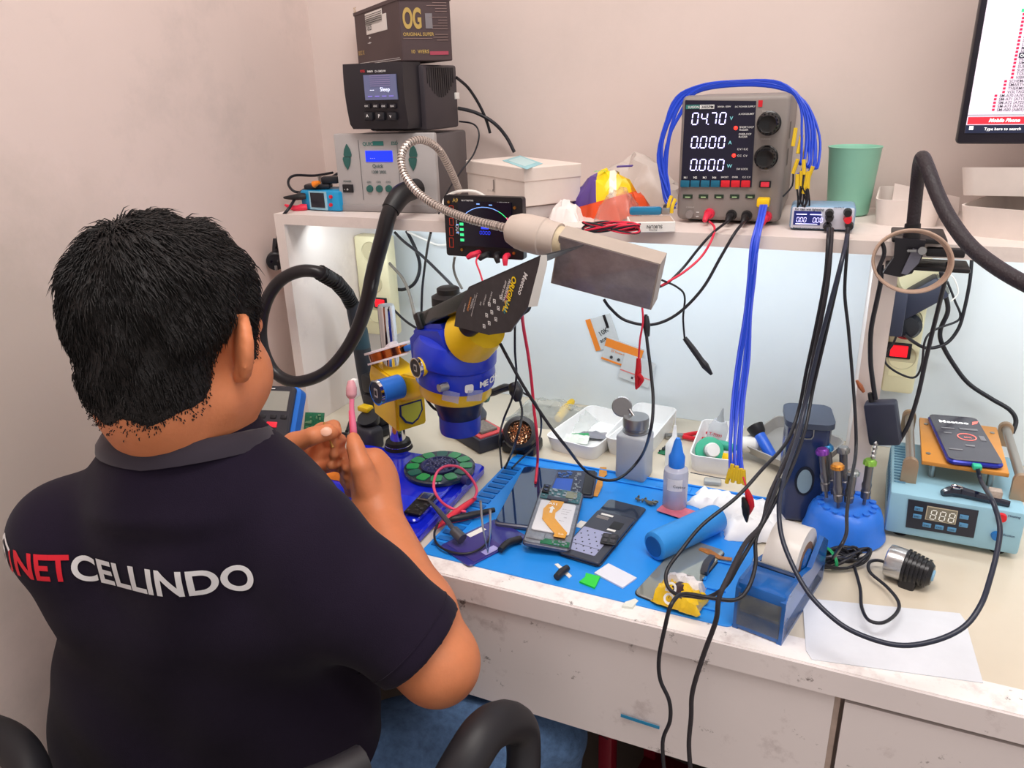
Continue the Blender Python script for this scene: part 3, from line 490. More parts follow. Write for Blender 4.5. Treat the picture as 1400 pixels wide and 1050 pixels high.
fz = fl(Mm, 1354, 152)[1]; rh = (fl(Mm, 1388, 4)[1]-fz)/29.5; its = []; ic = []; icy = []
for i, s_ in enumerate(rowsm[::-1]):
    z = fz+i*rh; x = scl+.0255+(.0075 if i > 4 else 0)+(.006 if i > 8 else 0); its.append((s_, x+.005, z, .0032)); ic.append((x-.0002, z+.0004, x+.0026, z+.0029)) if i != 27 else icy.append((x-.002, z, x+.003, z+.0036))
letters(mo, its, M('screen_ink', (70, 62, 80), .4, em=.02), origin=O3, off=.0009, bold=.2, name='list_text'); bars(mo, ic, M('icon_red', (215, 25, 75), .4, em=.5), off=.001, name='list_icons'); bars(mo, icy, M('arc_green'), off=.001, name='list_icons')
z = fz+15*rh; bars(mo, [(its[15][1]-.001, z-.001, its[15][1]+.06, z+.0045)], M('select_bar', (45, 45, 70), .4, em=.1), off=.0012, name='selected_row'); letters(mo, [('ON OFF KEY', its[15][1], z, .0032)], M('lit_white'), origin=O3, off=.0018, bold=.4, name='list_text')
# --- plastic trays
trm = M('tray_plastic', (236, 226, 220), .35); trc = M('tray_white', (244, 244, 244), .35)
def traymb(w, d, h, t=.0022, fl_=.10, r=.014):
    m_ = MB(); o0 = rrect(w*fl_/2, d*fl_/2, w*(1-fl_/2), d*(1-fl_/2), r); o1 = rrect(0, 0, w, d, r); i1 = rrect(t, t, w-t, d-t, r-t*.5); i0 = rrect(w*fl_/2+t, d*fl_/2+t, w*(1-fl_/2)-t, d*(1-fl_/2)-t, r-t*.5); n = len(o0)
    vs = [(x, y, 0) for x, y in o0]+[(x, y, h) for x, y in o1]+[(x, y, h) for x, y in i1]+[(x, y, t) for x, y in i0]; f = [list(range(n))[::-1], [3*n+i for i in range(n)]]
    for k in range(3): f += [(k*n+i, k*n+(i+1) % n, (k+1)*n+(i+1) % n, (k+1)*n+i) for i in range(n)]
    return m_.add(vs, f)
def tray(name, label, bl_, br_, z, vtop, depth, mat, group=None, tilt=None):
    Mx, w_ = frm(bl_, br_, z); h = hgt(Mx.to_translation(), vtop)
    return S(name, label, 'tray', traymb(w_, depth, h), mat, group, M_=Mx @ tilt if tilt else Mx), Mx, w_, h
_, Mq, wq, hq = tray('plastic_tray', 'shallow cream plastic tray behind the clamp, holding papers', (1192, 309), (1284, 313), SZ, 273, .15, trm)
S('paper_slip', 'thin pale paper slip leaning in the tray behind the clamp', 'paper', MB().box(0, 0, 0, .09, .001, .06), M('pale_pink_paper', (226, 212, 206), .6), M_=Mq @ Matrix.Translation((.02, .09, .01)) @ Matrix.Rotation(R(-60), 4, 'X') @ Matrix.Rotation(R(14), 4, 'Z'))
S('brown_slip', 'thin brown card slip in the tray behind the clamp', 'card', MB().box(0, 0, 0, .05, .02, .0015), M('brown_card', (175, 120, 105), .6), M_=Mq @ Matrix.Translation((.03, .03, hq*.7)) @ Matrix.Rotation(R(25), 4, 'Z'))
_, Mr, wr, hr = tray('plastic_tray', 'deep cream plastic tray at the right end of the shelf, lower of two', (1303, 322), (1420, 334), SZ, 281, .19, trm)
S('plastic_tray', 'cream plastic tray stacked tilted on the other at the right shelf end', 'tray', traymb(wr*1.08, .2, hr*.9), trm, M_=Mr @ Matrix.Translation((-.004, .0, hr*1.0+.012)) @ Matrix.Rotation(R(-6), 4, 'X') @ Matrix.Rotation(R(-3), 4, 'Y') @ Matrix.Rotation(R(11), 4, 'Z'))
# --- crumpled snack bag, plastic bags
def crumple(w, d, h, seed, nx=14, ny=10, amp=.008, taper=.5):
    rng = random.Random(seed); m_ = MB(); top = []; 
    for j in range(ny+1):
        for i in range(nx+1):
            u_, v_ = i/nx, j/ny; e = (math.sin(math.pi*u_)**taper)*(math.sin(math.pi*v_)**taper) if 0 < i < nx and 0 < j < ny else 0
            top.append((w*u_+rng.uniform(-1, 1)*amp*.5, d*v_+rng.uniform(-1, 1)*amp*.5, max(.001, h*e+rng.uniform(-1, 1)*amp*(e > .05))))
    n = nx+1; bot = [(x, y, 0.0) for x, y, z in top]; N = len(top); f = []
    for j in range(ny):
        for i in range(nx): a = j*n+i; f.append((a, a+1, a+n+1, a+n)); f.append((N+a, N+a+n, N+a+n+1, N+a+1))
    for i in range(nx): f.append((i, N+i, N+i+1, i+1)); a = ny*n+i; f.append((a, a+1, N+a+1, N+a))
    for j in range(ny): a = j*n; f.append((a, a+n, N+a+n, N+a)); a = j*n+nx; f.append((a, N+a, N+a+n, a+n))
    return m_.add(top+bot, f)
film = M('clear_film', (245, 240, 235), .25, tr=.75, al=.55, bump=.5, bs=60); filmw = M('milky_film', (238, 228, 222), .35, al=.6, bump=.6, bs=40)
def bagmat():
    m = M('snack_print', (250, 200, 40), .3, bump=.2, bs=50); nt = m.node_tree; b = nt.nodes['Principled BSDF']; tc = [n for n in nt.nodes if n.type == 'TEX_COORD'][0]
    sep = nt.nodes.new('ShaderNodeSeparateXYZ'); nt.links.new(tc.outputs['Object'], sep.inputs[0]); ad = nt.nodes.new('ShaderNodeMath'); ad.operation = 'MULTIPLY_ADD'; ad.inputs[1].default_value = .9
    nt.links.new(sep.outputs['Y'], ad.inputs[0]); nt.links.new(sep.outputs['X'], ad.inputs[2]); mp = nt.nodes.new('ShaderNodeMapRange'); mp.inputs['From Max'].default_value = .17; nt.links.new(ad.outputs[0], mp.inputs['Value'])
    cr_ = nt.nodes.new('ShaderNodeValToRGB'); cr_.color_ramp.interpolation = 'CONSTANT'; el = cr_.color_ramp.elements
    el[0].position = 0; el[0].color = (*lin((235, 85, 45)), 1); el[1].position = .34; el[1].color = (*lin((95, 70, 150)), 1)
    for p_, c_ in ((.44, (252, 215, 30)), (.6, (245, 235, 215)), (.68, (252, 205, 30)), (.85, (248, 160, 30))): e = el.new(p_); e.color = (*lin(c_), 1)
    el[0].color = (*lin((95, 70, 150)), 1); nt.links.new(mp.outputs[0], cr_.inputs[0])
    st_ = nt.nodes.new('ShaderNodeMath'); st_.operation = 'MULTIPLY_ADD'; st_.inputs[1].default_value = -.28; nt.links.new(sep.outputs['X'], st_.inputs[0]); nt.links.new(sep.outputs['Z'], st_.inputs[2])
    lt_ = nt.nodes.new('ShaderNodeMath'); lt_.operation = 'LESS_THAN'; lt_.inputs[1].default_value = .004; nt.links.new(st_.outputs[0], lt_.inputs[0]); mx = nt.nodes.new('ShaderNodeMix'); mx.data_type = 'RGBA'
    nt.links.new(lt_.outputs[0], mx.inputs[0]); nt.links.new(cr_.outputs[0], mx.inputs[6]); mx.inputs[7].default_value = (*lin((238, 90, 45)), 1); nt.links.new(mx.outputs[2], b.inputs['Base Color']); return m
bg0 = pz(757, 283, SZ); bgm = yawm(pz(772, 292, SZ), R(-30))
sb_ = T('snack_bag', 'crumpled orange, yellow and purple snack bag on the shelf', 'bag', bgm @ Matrix.Rotation(R(6), 4, 'X'))
Pt('bag_body', sb_, crumple(.118, .075, .062, 4, amp=.006), bagmat()); letters(sb_, [('astic', .05, .022, .008)], M('lime_ink', (60, 190, 70), .5), TOPM, .064, bold=1, rot=.4)
S('film_packet', 'clear cellophane packet with a blue stripe leaning on the snack bag', 'bag', crumple(.062, .045, .045, 9, amp=.005), film, M_=yawm(pz(812, 303, SZ), R(2)))
S('film_packet', 'crinkled clear packet with brown contents left of the power supply', 'bag', crumple(.05, .05, .035, 19, amp=.007), M('tan_film', (214, 180, 150), .3, al=.75, bump=.5, bs=60), M_=yawm(pz(862, 283, SZ), R(8)))
S('plastic_bag', 'white translucent plastic bag puffed up against the wall', 'bag', crumple(.17, .075, .075, 12, amp=.01, taper=.7), filmw, M_=yawm(Vector((-.43, -.085, SZ)), 0))
bt_ = S('blue_stripe', 'blue printed strip on the cellophane packet front', 'strip', MB().box(0, 0, 0, .022, .0006, .005), M('indigo', (80, 80, 170), .5), M_=Matrix.Translation(py(829, 272, pz(812, 303, SZ).y-.001)) @ Matrix.Rotation(R(30), 4, 'Y'))
bpy.data.objects.remove(bt_)
S('purple_marker', 'short purple wrapper strip on the top of the snack bag', 'wrapper', MB().rbox(0, 0, 0, .024, .008, .002, .0008), M('purple', (80, 60, 140), .5), M_=sb_.matrix_world @ Matrix.Translation((.074, .046, .0665)) @ Matrix.Rotation(.6, 4, 'Z'))
Mk, Wk = frm((860, 319), (923, 318), SZ); Hk = hgt(Mk.to_translation(), 304)
ck = T('cigarette_box', 'flat white box lettered SUKUN upside down at the shelf edge', 'box', Mk); Pt('box_body', ck, MB().rbox(0, 0, .0005, Wk, .05, Hk, .001, 1), white); Pt('top_print', ck, MB().box(.002, .002, Hk, Wk-.002, .048, Hk+.0004), M('pale_brown', (190, 165, 150), .5))
letters(ck, [('SUKUN', Wk*.72, Hk*.72, .0045), ('Premium', Wk*.6, Hk*.33, .002)], ink, rot=math.pi, off=.001, bold=.3)
lt = T('cigarette_lighter', 'blue disposable lighter lying on the white cigarette box', 'lighter', yawm(pz(860, 296, SZ+Hk)+Vector((0, 0, .0008)), R(15)))
Pt('body', lt, MB().rbox(0, 0, 0, .045, .012, .012, .004), M('teal_clear', (20, 120, 165), .15, co=.5)); Pt('metal_hood', lt, MB().rbox(.044, .001, .001, .056, .011, .011, .002), steel); Pt('wheel', lt, MB().cyl((.05, .003, .0115), (.05, .009, .0115), .0035, n=10), dgrey)
S('crumpled_tissue', 'small crumpled white tissue in front of the white carton', 'tissue', crumple(.045, .035, .03, 23, 10, 8, .005), M('tissue', (240, 232, 230), .8), M_=yawm(pz(748, 303, SZ), 0))
S('crumpled_tissue', 'flat grey white plastic scrap between the carton and snack bag', 'tissue', crumple(.08, .05, .022, 27, 12, 8, .005), M('grey_film', (190, 180, 185), .4), M_=yawm(pz(722, 296, SZ), R(10)))
random.seed(11)
for k, (m_, lb) in enumerate(((redc, 'coiled red test lead on the shelf behind the lamp head'), (cbl, 'coiled black test lead on the shelf behind the lamp head'))):
    c0 = pz(835, 321, SZ); pts = []
    for i in range(34): a = i*.62+k; r_ = .034+.006*math.sin(i*1.3+k*2); pts.append(c0+Vector((r_*math.cos(a), .3*r_*math.sin(a), .004+.012*(.5+.5*math.sin(i*.9+k)))))
    S('test_lead', lb, 'cable', MB().tube(pts, .0014, 6, 4), m_)
# ================================================================ ON THE BENCH
def flat(bl_, br_, tl_, z):
    Mx, w_ = frm(bl_, br_, z); return Mx, w_, ft(Mx, *tl_)[1]
def slab(w, d, h, r=.006, ins=0, x=0, y=0, z=0):
    m_ = MB(); m_.prism(rrect(x+ins, y+ins, x+w-ins, y+d-ins, r), z, z+h); return m_
def rslab(w, d, h, r=.006, b=.0012, x=0, y=0, z=0):       # rounded corners and softened rim
    o = rrect(x, y, x+w, y+d, r); i_ = rrect(x+b, y+b, x+w-b, y+d-b, r-b*.5); n = len(o)
    vs = [(a, c, z) for a, c in i_]+[(a, c, z+b) for a, c in o]+[(a, c, z+h-b) for a, c in o]+[(a, c, z+h) for a, c in i_]
    f = [list(range(n))[::-1], [3*n+k for k in range(n)]]
    for j in range(3): f += [(j*n+k, j*n+(k+1) % n, (j+1)*n+(k+1) % n, (j+1)*n+k) for k in range(n)]
    return MB().add(vs, f)
def chips(w, d, z, n, seed, hh=.0014, x=0, y=0, s=1.0):
    rg = random.Random(seed); m_ = MB()
    for _ in range(n): a, b = rg.uniform(.0015, .007)*s, rg.uniform(.0015, .006)*s; X, Y = rg.uniform(x, x+w-a), rg.uniform(y, y+d-b); m_.box(X, Y, z, X+a, Y+b, z+hh*rg.uniform(.4, 1))
    return m_
matb = M('silicone_blue', (34, 142, 235), .45, noise=.04, ns=12); matd = M('silicone_dark', (18, 105, 185), .5)
Mmat, wm, dm = flat((574, 757), (1003, 861), (748, 630), DZ)
sm = T('silicone_mat', 'large bright blue silicone repair mat along the bench front', 'mat', Mmat)
Pt('mat_sheet', sm, rslab(wm, dm, .003, .012, .001), matb); Pt('back_rim', sm, MB().rbox(.004, dm-.035, .003, wm*.99, dm-.03, .0055, .001).rbox(.004, dm-.008, .003, wm*.99, dm-.004, .0055, .001), matb)
m_ = MB()
for i in range(16): y = .02+(dm-.06)*i/16; m_.box(.006, y, .003, .03, y+(dm*.03), .0045)
Pt('ridges', sm, m_, matd, kind='stuff'); m_ = MB()
for i in range(9): x = wm*.6+i*.02; m_.box(x, dm-.028, .003, x+.012, dm-.012, .0045)
Pt('pocket_rims', sm, m_, matb, kind='stuff')
m_ = MB()
for y in (.02, .04, .06): m_.rbox(wm-.085, y, .003, wm-.02, y+.004, .0055, .001)
m_.rbox(wm-.09, .012, .003, wm-.086, .075, .0055, .001); m_.rbox(wm-.05, .075, .003, wm-.046, .14, .0055, .001); m_.rbox(wm-.09, .12, .003, wm-.02, .124, .0055, .001); Pt('slot_ribs', sm, m_, matb, kind='stuff')
MZ = DZ+.0032
# --- microscope -------------------------------------------------
AL = R(28); B0 = pz(545, 612, DZ+.02); Mmi = Matrix.Translation((B0.x, B0.y, DZ)) @ Matrix.Rotation(-AL, 4, 'Z')
mic = T('stereo_microscope', 'blue and yellow stereo microscope on a glossy blue base tray', 'microscope', Mmi)
mblue = M('scope_blue', (28, 52, 190), .3, noise=.04, ns=20, co=.2); myel = M('scope_yellow', (238, 196, 22), .35, noise=.03, co=.2); bbase = M('base_blue', (22, 38, 205), .12, co=.6, noise=.05, ns=20)
# base tray in its own yaw
fr_ = pz(570, 748, DZ); rb_ = pz(664, 648, DZ); ey_ = (rb_-fr_).normalized(); ex_ = Vector((ey_.y, -ey_.x, 0)); Mb = Matrix(((ex_.x, ey_.x, 0, fr_.x), (ex_.y, ey_.y, 0, fr_.y), (0, 0, 1, DZ+.0002), (0, 0, 0, 1)))
Lb = (rb_-fr_).length+.005; Ml = Mmi.inverted() @ Mb; bl_w = -(Mb.inverted() @ pz(478, 604, DZ+.02)).x; bl_w = min(max(bl_w, .14), .24)
base = Pt('base_tray', mic, rslab(bl_w, Lb, .015, .012, .003, -bl_w, -.0), bbase, M_=Ml)
Pt('upper_deck', base, rslab(bl_w-.03, Lb-.04, .006, .01, .002, -bl_w+.015, .028, .015), bbase); Pt('front_step', base, rslab(bl_w-.06, .05, .003, .01, .001, -bl_w+.02, .034, .021), M('base_blue_light', (30, 55, 225), .15, co=.5))
Pt('post', mic, MB().cyl((0, 0, .018), (0, 0, .266), .0, n=32, prof=[(.022, 0), (.022, .01), (.0145, .013), (.0135, .014), (.0135, .244), (.012, .248)]), chrome); Pt('post_collar', mic, MB().cyl((0, 0, .075), (0, 0, .1), .021, .021, 28), black)
Pt('post_foot', mic, MB().cyl((0, 0, .0205), (0, 0, .034), .024, .02, 28), black)
# focus block: two faces seen
def lm(u, v, y=0): x, z = fl(Mmi, u, v, y); return x, z
def box_pr(parent, name, poly, y0, y1, mat, b=.003):
    bm = bmesh.new(); vs0 = [bm.verts.new((x, y0, z)) for x, z in poly]; vs1 = [bm.verts.new((x, y1, z)) for x, z in poly]; n = len(poly)
    bm.faces.new(vs0); bm.faces.new(vs1[::-1])
    for i in range(n): bm.faces.new((vs0[i], vs1[i], vs1[(i+1) % n], vs0[(i+1) % n]))
    bmesh.ops.recalc_face_normals(bm, faces=bm.faces[:]); bmesh.ops.bevel(bm, geom=bm.edges[:], offset=b, segments=2, affect='EDGES'); return Pt(name, parent, MB().bm(bm), mat)
blk = box_pr(mic, 'focus_block', [(-.024, .082), (.05, .072), (.052, .125), (.045, .163), (-.02, .172), (-.03, .15)], -.026, .028, myel)
arm_poly = [(.03, .14), (.06, .172), (.14, .185), (.15, .165), (.06, .125), (.045, .12)]
box_pr(mic, 'arm', arm_poly, -.018, .018, myel)
def knob(parent, u, v, y, r_, L, mat, sub, name='focus_knob'):
    x, z = fl(Mmi, u, v, y); k_ = Pt(name, parent, MB().cyl((x, y+L, z), (x, y, z), 0, n=32, prof=[(r_*.9, 0), (r_, .002), (r_, L*.85), (r_*1.04, L*.87), (r_*1.04, L*.96), (r_*.98, L)]), mat)
    Pt('chrome_ring', k_, MB().lathe([(r_*1.05, -.0035), (r_*1.06, .0015), (r_*.94, .0015), (r_*.94, -.0035)], 32, cap=False), chrome, M_=Matrix.Translation((x, y, z)) @ Matrix.Rotation(R(90), 4, 'X'))
    Pt('cap_disc', k_, MB().cyl((x, y, z), (x, y-.001, z), r_*.9, r_*.88, 32), M('disc_black', (32, 28, 34), .3))
    m_ = MB(); m_.M = Matrix.Translation((x, y-.0012, z)) @ FRONT; m_.prism(rrect(-r_*.28, -r_*.38, r_*.28, r_*.38, r_*.1), 0, .0004); Pt('emblem', k_, m_, M('emblem_grey', (185, 180, 178), .4))
    m_ = MB(); m_.M = Matrix.Translation((x, y-.0018, z)) @ FRONT; m_.prism(rrect(-r_*.16, -r_*.2, r_*.16, r_*.22, r_*.05), 0, .0004); Pt('emblem', k_, m_, ink)
    return k_
knob(mic, 515, 537, -.066, .0185, .042, M('knob_blue', (40, 110, 205), .35), 0); knob(mic, 569, 503, -.062, .0135, .03, myel, 0, 'zoom_knob')
# badge on block right face
xb, zb = .0525, .125
Mbad = Matrix.Translation((xb-.0015, 0, 0)) @ Matrix(((0, 0, 1, 0), (1, 0, 0, 0), (0, 1, 0, 0), (0, 0, 0, 1)))
m_ = MB(); m_.M = Mbad; m_.prism([(-.02, .118), (.02, .118), (.021, .1), (.012, .086), (0, .08), (-.012, .086), (-.021, .1)], 0, .0022); Pt('shield_label', mic, m_, M('navy', (35, 45, 110), .5))
m_ = MB(); m_.M = Mbad; m_.prism([(-.0175, .116), (.0175, .116), (.018, .101), (.01, .089), (0, .084), (-.01, .089), (-.018, .101)], 0, .0028); Pt('shield_label', mic, m_, M('lime_yellow', (205, 205, 70), .5), label='yellow green face of the shield label')
# head
hx, hz = lm(622, 492); hd = T
prof = [(r*1.07, z) for r, z in [(.042, -.052), (.048, -.047), (.05, -.028), (.051, -.012), (.049, 0), (.052, .004), (.052, .02), (.044, .034), (.028, .04), (.004, .041)]]
RX, RZ = hx, hz
head = Pt('head_body', mic, MB().lathe([(r_, z) for r_, z in prof[2:]], 48), mblue, M_=Matrix.Translation((hx, 0, hz+.0)) @ Matrix.Rotation(R(6), 4, 'Y') @ Matrix.Diagonal((1.12, 1, 1, 1)))
box_pr(mic, 'neck_housing', [(hx-.064, hz-.02), (hx+.02, hz-.02), (hx+.05, hz+.03), (hx+.02, hz+.062), (hx-.04, hz+.05), (hx-.066, hz+.03)], -.036, .036, mblue, .008)
Pt('mount_ring', mic, MB().lathe([(.038, -.052), (.047, -.05), (.0495, -.046), (.0495, -.029), (.046, -.027)], 48), myel, M_=Matrix.Translation((hx, 0, hz)) @ Matrix.Rotation(R(4), 4, 'Y') @ Matrix.Diagonal((1.1, 1, 1, 1)))
x, z = fl(Mmi, 606, 529, -.046); Pt('lock_screw', mic, MB().cyl((x, -.04, z), (x, -.053, z), .006, .0055, 20), steel)
Pt('objective', mic, MB().lathe([(.027, -.1), (.0295, -.098), (.0295, -.082), (.031, -.08), (.033, -.07), (.037, -.056), (.037, -.05)], 40), M('lens_navy', (22, 30, 66), .3), M_=Matrix.Translation((hx+.004, 0, hz)))
Pt('lens_ring', mic, MB().lathe([(.026, -.108), (.0285, -.107), (.0298, -.1), (.0298, -.082), (.029, -.0815)], 40), M('ring_blue', (30, 55, 180), .35), M_=Matrix.Translation((hx+.004, 0, hz)))
# print on the body: MECHANIC
a0 = R(-60)
mb2 = MB(); s_ = 'MECHANIC'; rB = .0565
for i, ch in enumerate(s_[:6]):
    vs, fs_ = textmesh(ch, .0125, 1.2); ang = R(-2)+i*R(10)
    mb2.M = Matrix.Translation((hx, 0, hz+.0)) @ Matrix.Rotation(R(6), 4, 'Y') @ Matrix.Diagonal((1.12, 1, 1, 1)) @ Matrix.Rotation(ang+math.pi/2, 4, 'Z') @ Matrix.Translation((0, -rB+.0014, -.018)) @ FRONT; mb2.add(vs, fs_)
Pt('lettering', mic, mb2, wink)
m_ = MB(); m_.M = Matrix.Translation((hx, 0, hz)) @ Matrix.Rotation(R(6), 4, 'Y') @ Matrix.Diagonal((1.12, 1, 1, 1)) @ Matrix.Rotation(R(-14)+math.pi/2, 4, 'Z') @ Matrix.Translation((-.004, -rB+.0014, -.016)) @ FRONT
m_.prism(rrect(-.006, -.006, .006, .006, .003), 0, .0006); Pt('emblem', mic, m_, wink)
fm = MB()
for aa in (-45, -12):
    fm.M = Matrix.Translation((hx, 0, hz)) @ Matrix.Rotation(R(6), 4, 'Y') @ Matrix.Diagonal((1.12, 1, 1, 1)) @ Matrix.Rotation(R(aa)+math.pi/2, 4, 'Z') @ Matrix.Translation((-.01, -rB+.001, -.034)) @ Matrix.Rotation(R(8), 4, 'Y') @ FRONT; fm.box(0, 0, 0, .022, .016, .0006)
    Pt('clear_tape', mic, fm, M('tape_clear', (180, 190, 235), .15, al=.35)); fm = MB()
# eyepiece tubes, under the card shade
ed = Vector((math.cos(R(33)), 0, math.sin(R(33))))
ex0, ez0 = lm(655, 452); e0 = Vector((ex0, 0, ez0))
Pt('eyepiece_block', mic, MB().cyl(e0-ed*.03, e0+ed*.016, .0, n=36, prof=[(.036, 0), (.038, .004), (.034, .03), (.03, .046)]), myel)
for sgn in (-1, 1):
    c_ = e0+Vector((0, sgn*.024, .006))+ed*.024; tb2 = Pt('eyepiece_tube', mic, MB().cyl(c_-ed*.012, c_+ed*.05, 0, n=24, prof=[(.014, 0), (.014, .02), (.013, .022), (.013, .045), (.015, .048), (.015, .06)]), black); 
# camera on top with the dark filter bar
cx_, cz_ = lm(603, 402); Pt('camera_tube', mic, MB().cyl((cx_, .012, cz_-.045), (cx_, .012, cz_+.008), 0, n=32, prof=[(.02, 0), (.021, .025), (.024, .027), (.024, .04), (.02, .042), (.016, .044), (.016, .051), (.013, .053)]), M('matte_black', (28, 28, 30), .4))
p0_, p1_ = fl(Mmi, 575, 440, -.03), fl(Mmi, 668, 396, -.03)
v0, v1 = Vector((p0_[0], -.03, p0_[1])), Vector((p1_[0], -.03, p1_[1])); dd = (v1-v0).normalized(); Mbar = Matrix.Translation(v0) @ Matrix.Rotation(-math.atan2(dd.z, dd.x), 4, 'Y')
bar = Pt('light_bar', mic, MB().rbox(-.006, 0, -.008, (v1-v0).length, .03, .012, .003), M('bar_green_black', (30, 42, 40), .25, co=.5), M_=Mbar); Pt('end_cap', bar, MB().rbox(-.012, -.003, -.011, .002, .033, .014, .003), black)
# --- folded black carton shading the eyepieces
P_ = [(622, 432), (640, 391), (738, 349), (716, 428), (690, 455), (622, 458)]
kn_ = Mmi.to_3x3() @ Vector((0, 1, 0)); org = Mmi @ Vector((0, -.05, 0))
def onp(u, v, y): return Mmi.inverted() @ pn(u, v, Mmi @ Vector((0, y, 0)), kn_)
outer = [onp(u, v, -.052) for u, v in ((621, 446), (624, 425), (641, 392), (739, 349), (737, 362), (722, 420), (697, 454), (668, 458))]
m_ = MB(); n = len(outer); inn = [Vector((p.x, -.050, p.z)) for p in outer]
m_.add(outer+inn, [tuple(range(n)), tuple(range(n, 2*n))[::-1]]+[(i, n+i, n+(i+1) % n, (i+1) % n) for i in range(n)])
cs = T('carton_shade', 'folded black printed carton shading the microscope eyepieces', 'carton', Mmi); kard = M('carton_shade_black', (58, 56, 60), .35, noise=.15, ns=120)
Pt('side_panel', cs, m_, kard, label='printed side of the folded carton')
top = [outer[2], outer[3]]; m_ = MB(); a_, b_ = outer[2], outer[3]; th = Vector((0, 0, -.0015)); wv_ = Vector((-.01, .07, .0))
m_.add([a_, b_, b_+wv_, a_+wv_, a_+th, b_+th, b_+wv_+th, a_+wv_+th], [(0, 1, 2, 3), (4, 7, 6, 5), (0, 4, 5, 1), (1, 5, 6, 2), (2, 6, 7, 3), (3, 7, 4, 0)]); Pt('top_panel', cs, m_, kard)
edge = MB(); ea, eb, ec = outer[3], outer[4], outer[5]; sh_ = Vector((.002, -.0005, 0)); edge.add([ea, eb, ec, ec+Vector((.004, .01, 0)), eb+Vector((.005, .007, .001)), ea+Vector((.003, .006, 0))], [(0, 1, 4, 5), (1, 2, 3, 4)]); Pt('cut_edge', cs, edge, white)
# lettering runs down along the panel (rotated)
up_ = (onp(724, 400, -.0525)-onp(738, 355, -.0525)).normalized(); rt_ = Vector((-up_.z, 0, up_.x))*-1
def cardtext(items, mat, name='lettering', bold=.6):
    mb = MB()
    for s_, u, v, h in items:
        p = onp(u, v, -.0527); vs, fs_ = textmesh(s_, h*1.42, bold); yv = rt_ if rt_.x > 0 else -rt_; xv = up_; zv = xv.cross(yv); mb.M = Matrix(((xv.x, yv.x, zv.x, p.x), (xv.y, yv.y, zv.y, p.y), (xv.z, yv.z, zv.z, p.z), (0, 0, 0, 1))); mb.add(vs, fs_)
    return Pt(name, cs, mb, mat)
cardtext([('Meetoo', 717, 371, .0065)], wink); cardtext([('ORIGINAL', 701, 376, .0075)], M('yellow_ink', (250, 215, 20), .5), bold=1); cardtext([('PROFESSIONAL', 696, 381, .0032), ('AFTER SALES', 691, 383, .0026)], wink, 'caption')
cardtext([('QUALITY', 694, 396, .003)], M('pink_ink', (220, 80, 160), .5), 'caption'); cardtext([('BATTERY', 693, 410, .003)], M('cyan_ink', (40, 190, 210), .5), 'caption')
cardtext([('SAFE HIGH', 672, 398, .0022), ('LONG LIFE', 664, 402, .0022), ('USE', 657, 412, .0022), ('1. Keep away from fire and water', 652, 400, .0018), ('2. Do not disassemble', 649, 402, .0016), ('3. Avoid high heat', 646, 408, .0016), ('CAUTION', 636, 414, .002)], wink, 'caption', .3); cardtext([('WARNING', 643, 405, .003)], M('orange_ink', (225, 150, 80), .5), 'caption')
m_ = MB()
for u in (683, 674, 667):
    for k in range(3):
        p = onp(u-k*3.5, 404+k*15+(683-u)*.6, -.0526)
        for a_, b_ in ((0, .0045),): m_.box(p.x, p.y, p.z, p.x+.0045, p.y+.0003, p.z+.0006); m_.box(p.x, p.y, p.z-.004, p.x+.0045, p.y+.0003, p.z-.0034); m_.box(p.x, p.y, p.z-.004, p.x+.0006, p.y+.0003, p.z); m_.box(p.x+.004, p.y, p.z-.004, p.x+.0046, p.y+.0003, p.z); m_.box(p.x+.0015, p.y, p.z-.0027, p.x+.003, p.y+.0003, p.z-.0012)
Pt('icons', cs, m_, wink, kind='stuff')
# --- copper tape reel behind the focus block
pr_ = pn(530, 480, Mmi @ Vector((-.01, .03, 0)), kn_); prl = T('tape_reel', 'copper tape reel with white flanges behind the microscope block', 'reel', Matrix.Translation(Mmi @ Vector((-.004, .0, .186))) @ Matrix.Rotation(R(-20), 4, 'Y') @ Matrix.Rotation(R(-8), 4, 'X'))
Pt('flange', prl, MB().lathe([(.02, .006), (.038, .0065), (.038, .0095), (.0375, .01), (.02, .01), (.02, .006)], 36, cap=False), M('pinkish_white', (225, 212, 216), .35)); Pt('flange', prl, MB().lathe([(.02, -.01), (.0375, -.0098), (.0375, -.007), (.02, -.0065), (.02, -.01)], 36, cap=False), M('pinkish_white')); Pt('copper_tape', prl, MB().lathe([(.02, -.0065), (.032, -.0065), (.032, .006), (.02, .006), (.02, -.0065)], 36, cap=False), M('copper', (190, 100, 50), .2, 1))
Pt('handle_stub', prl, MB().rbox(.033, -.006, -.006, .05, .006, .004, .003), M('knob_blue'))
# --- hot air handle in its holder
def stick(name, label, cat, spec, mat, n=20, sm=1, group=None):
    return S(name, label, cat, MB().tube([p for p, r_ in spec], [r_ for p, r_ in spec], n, sm), mat, group, sharp=50)
ha = T('hot_air_gun', 'black hot air gun handle standing in its holder beside the microscope', 'tool', Matrix.Translation(py(505, 560, -.2)))
o_ = -ha.matrix_world.to_translation(); H_ = [py(483, 415, -.2), py(490, 450, -.2), py(499, 500, -.2), py(505, 530, -.2), py(508, 548, -.2)]
Pt('grip', ha, MB().tube([p+o_ for p in H_], [.014, .015, .017, .018, .016], 24, 4), M('handle_dark', (44, 48, 56), .4)); Pt('band', ha, MB().tube([H_[1]+o_, H_[1].lerp(H_[2], .5)+o_], .0165, 24, 1), M('band_teal', (40, 66, 78), .4))
hp_ = pz(512, 590, DZ); hh = T('handle_holder', 'black plastic holder block for the hot air handle', 'holder', yawm(hp_, R(-20)))
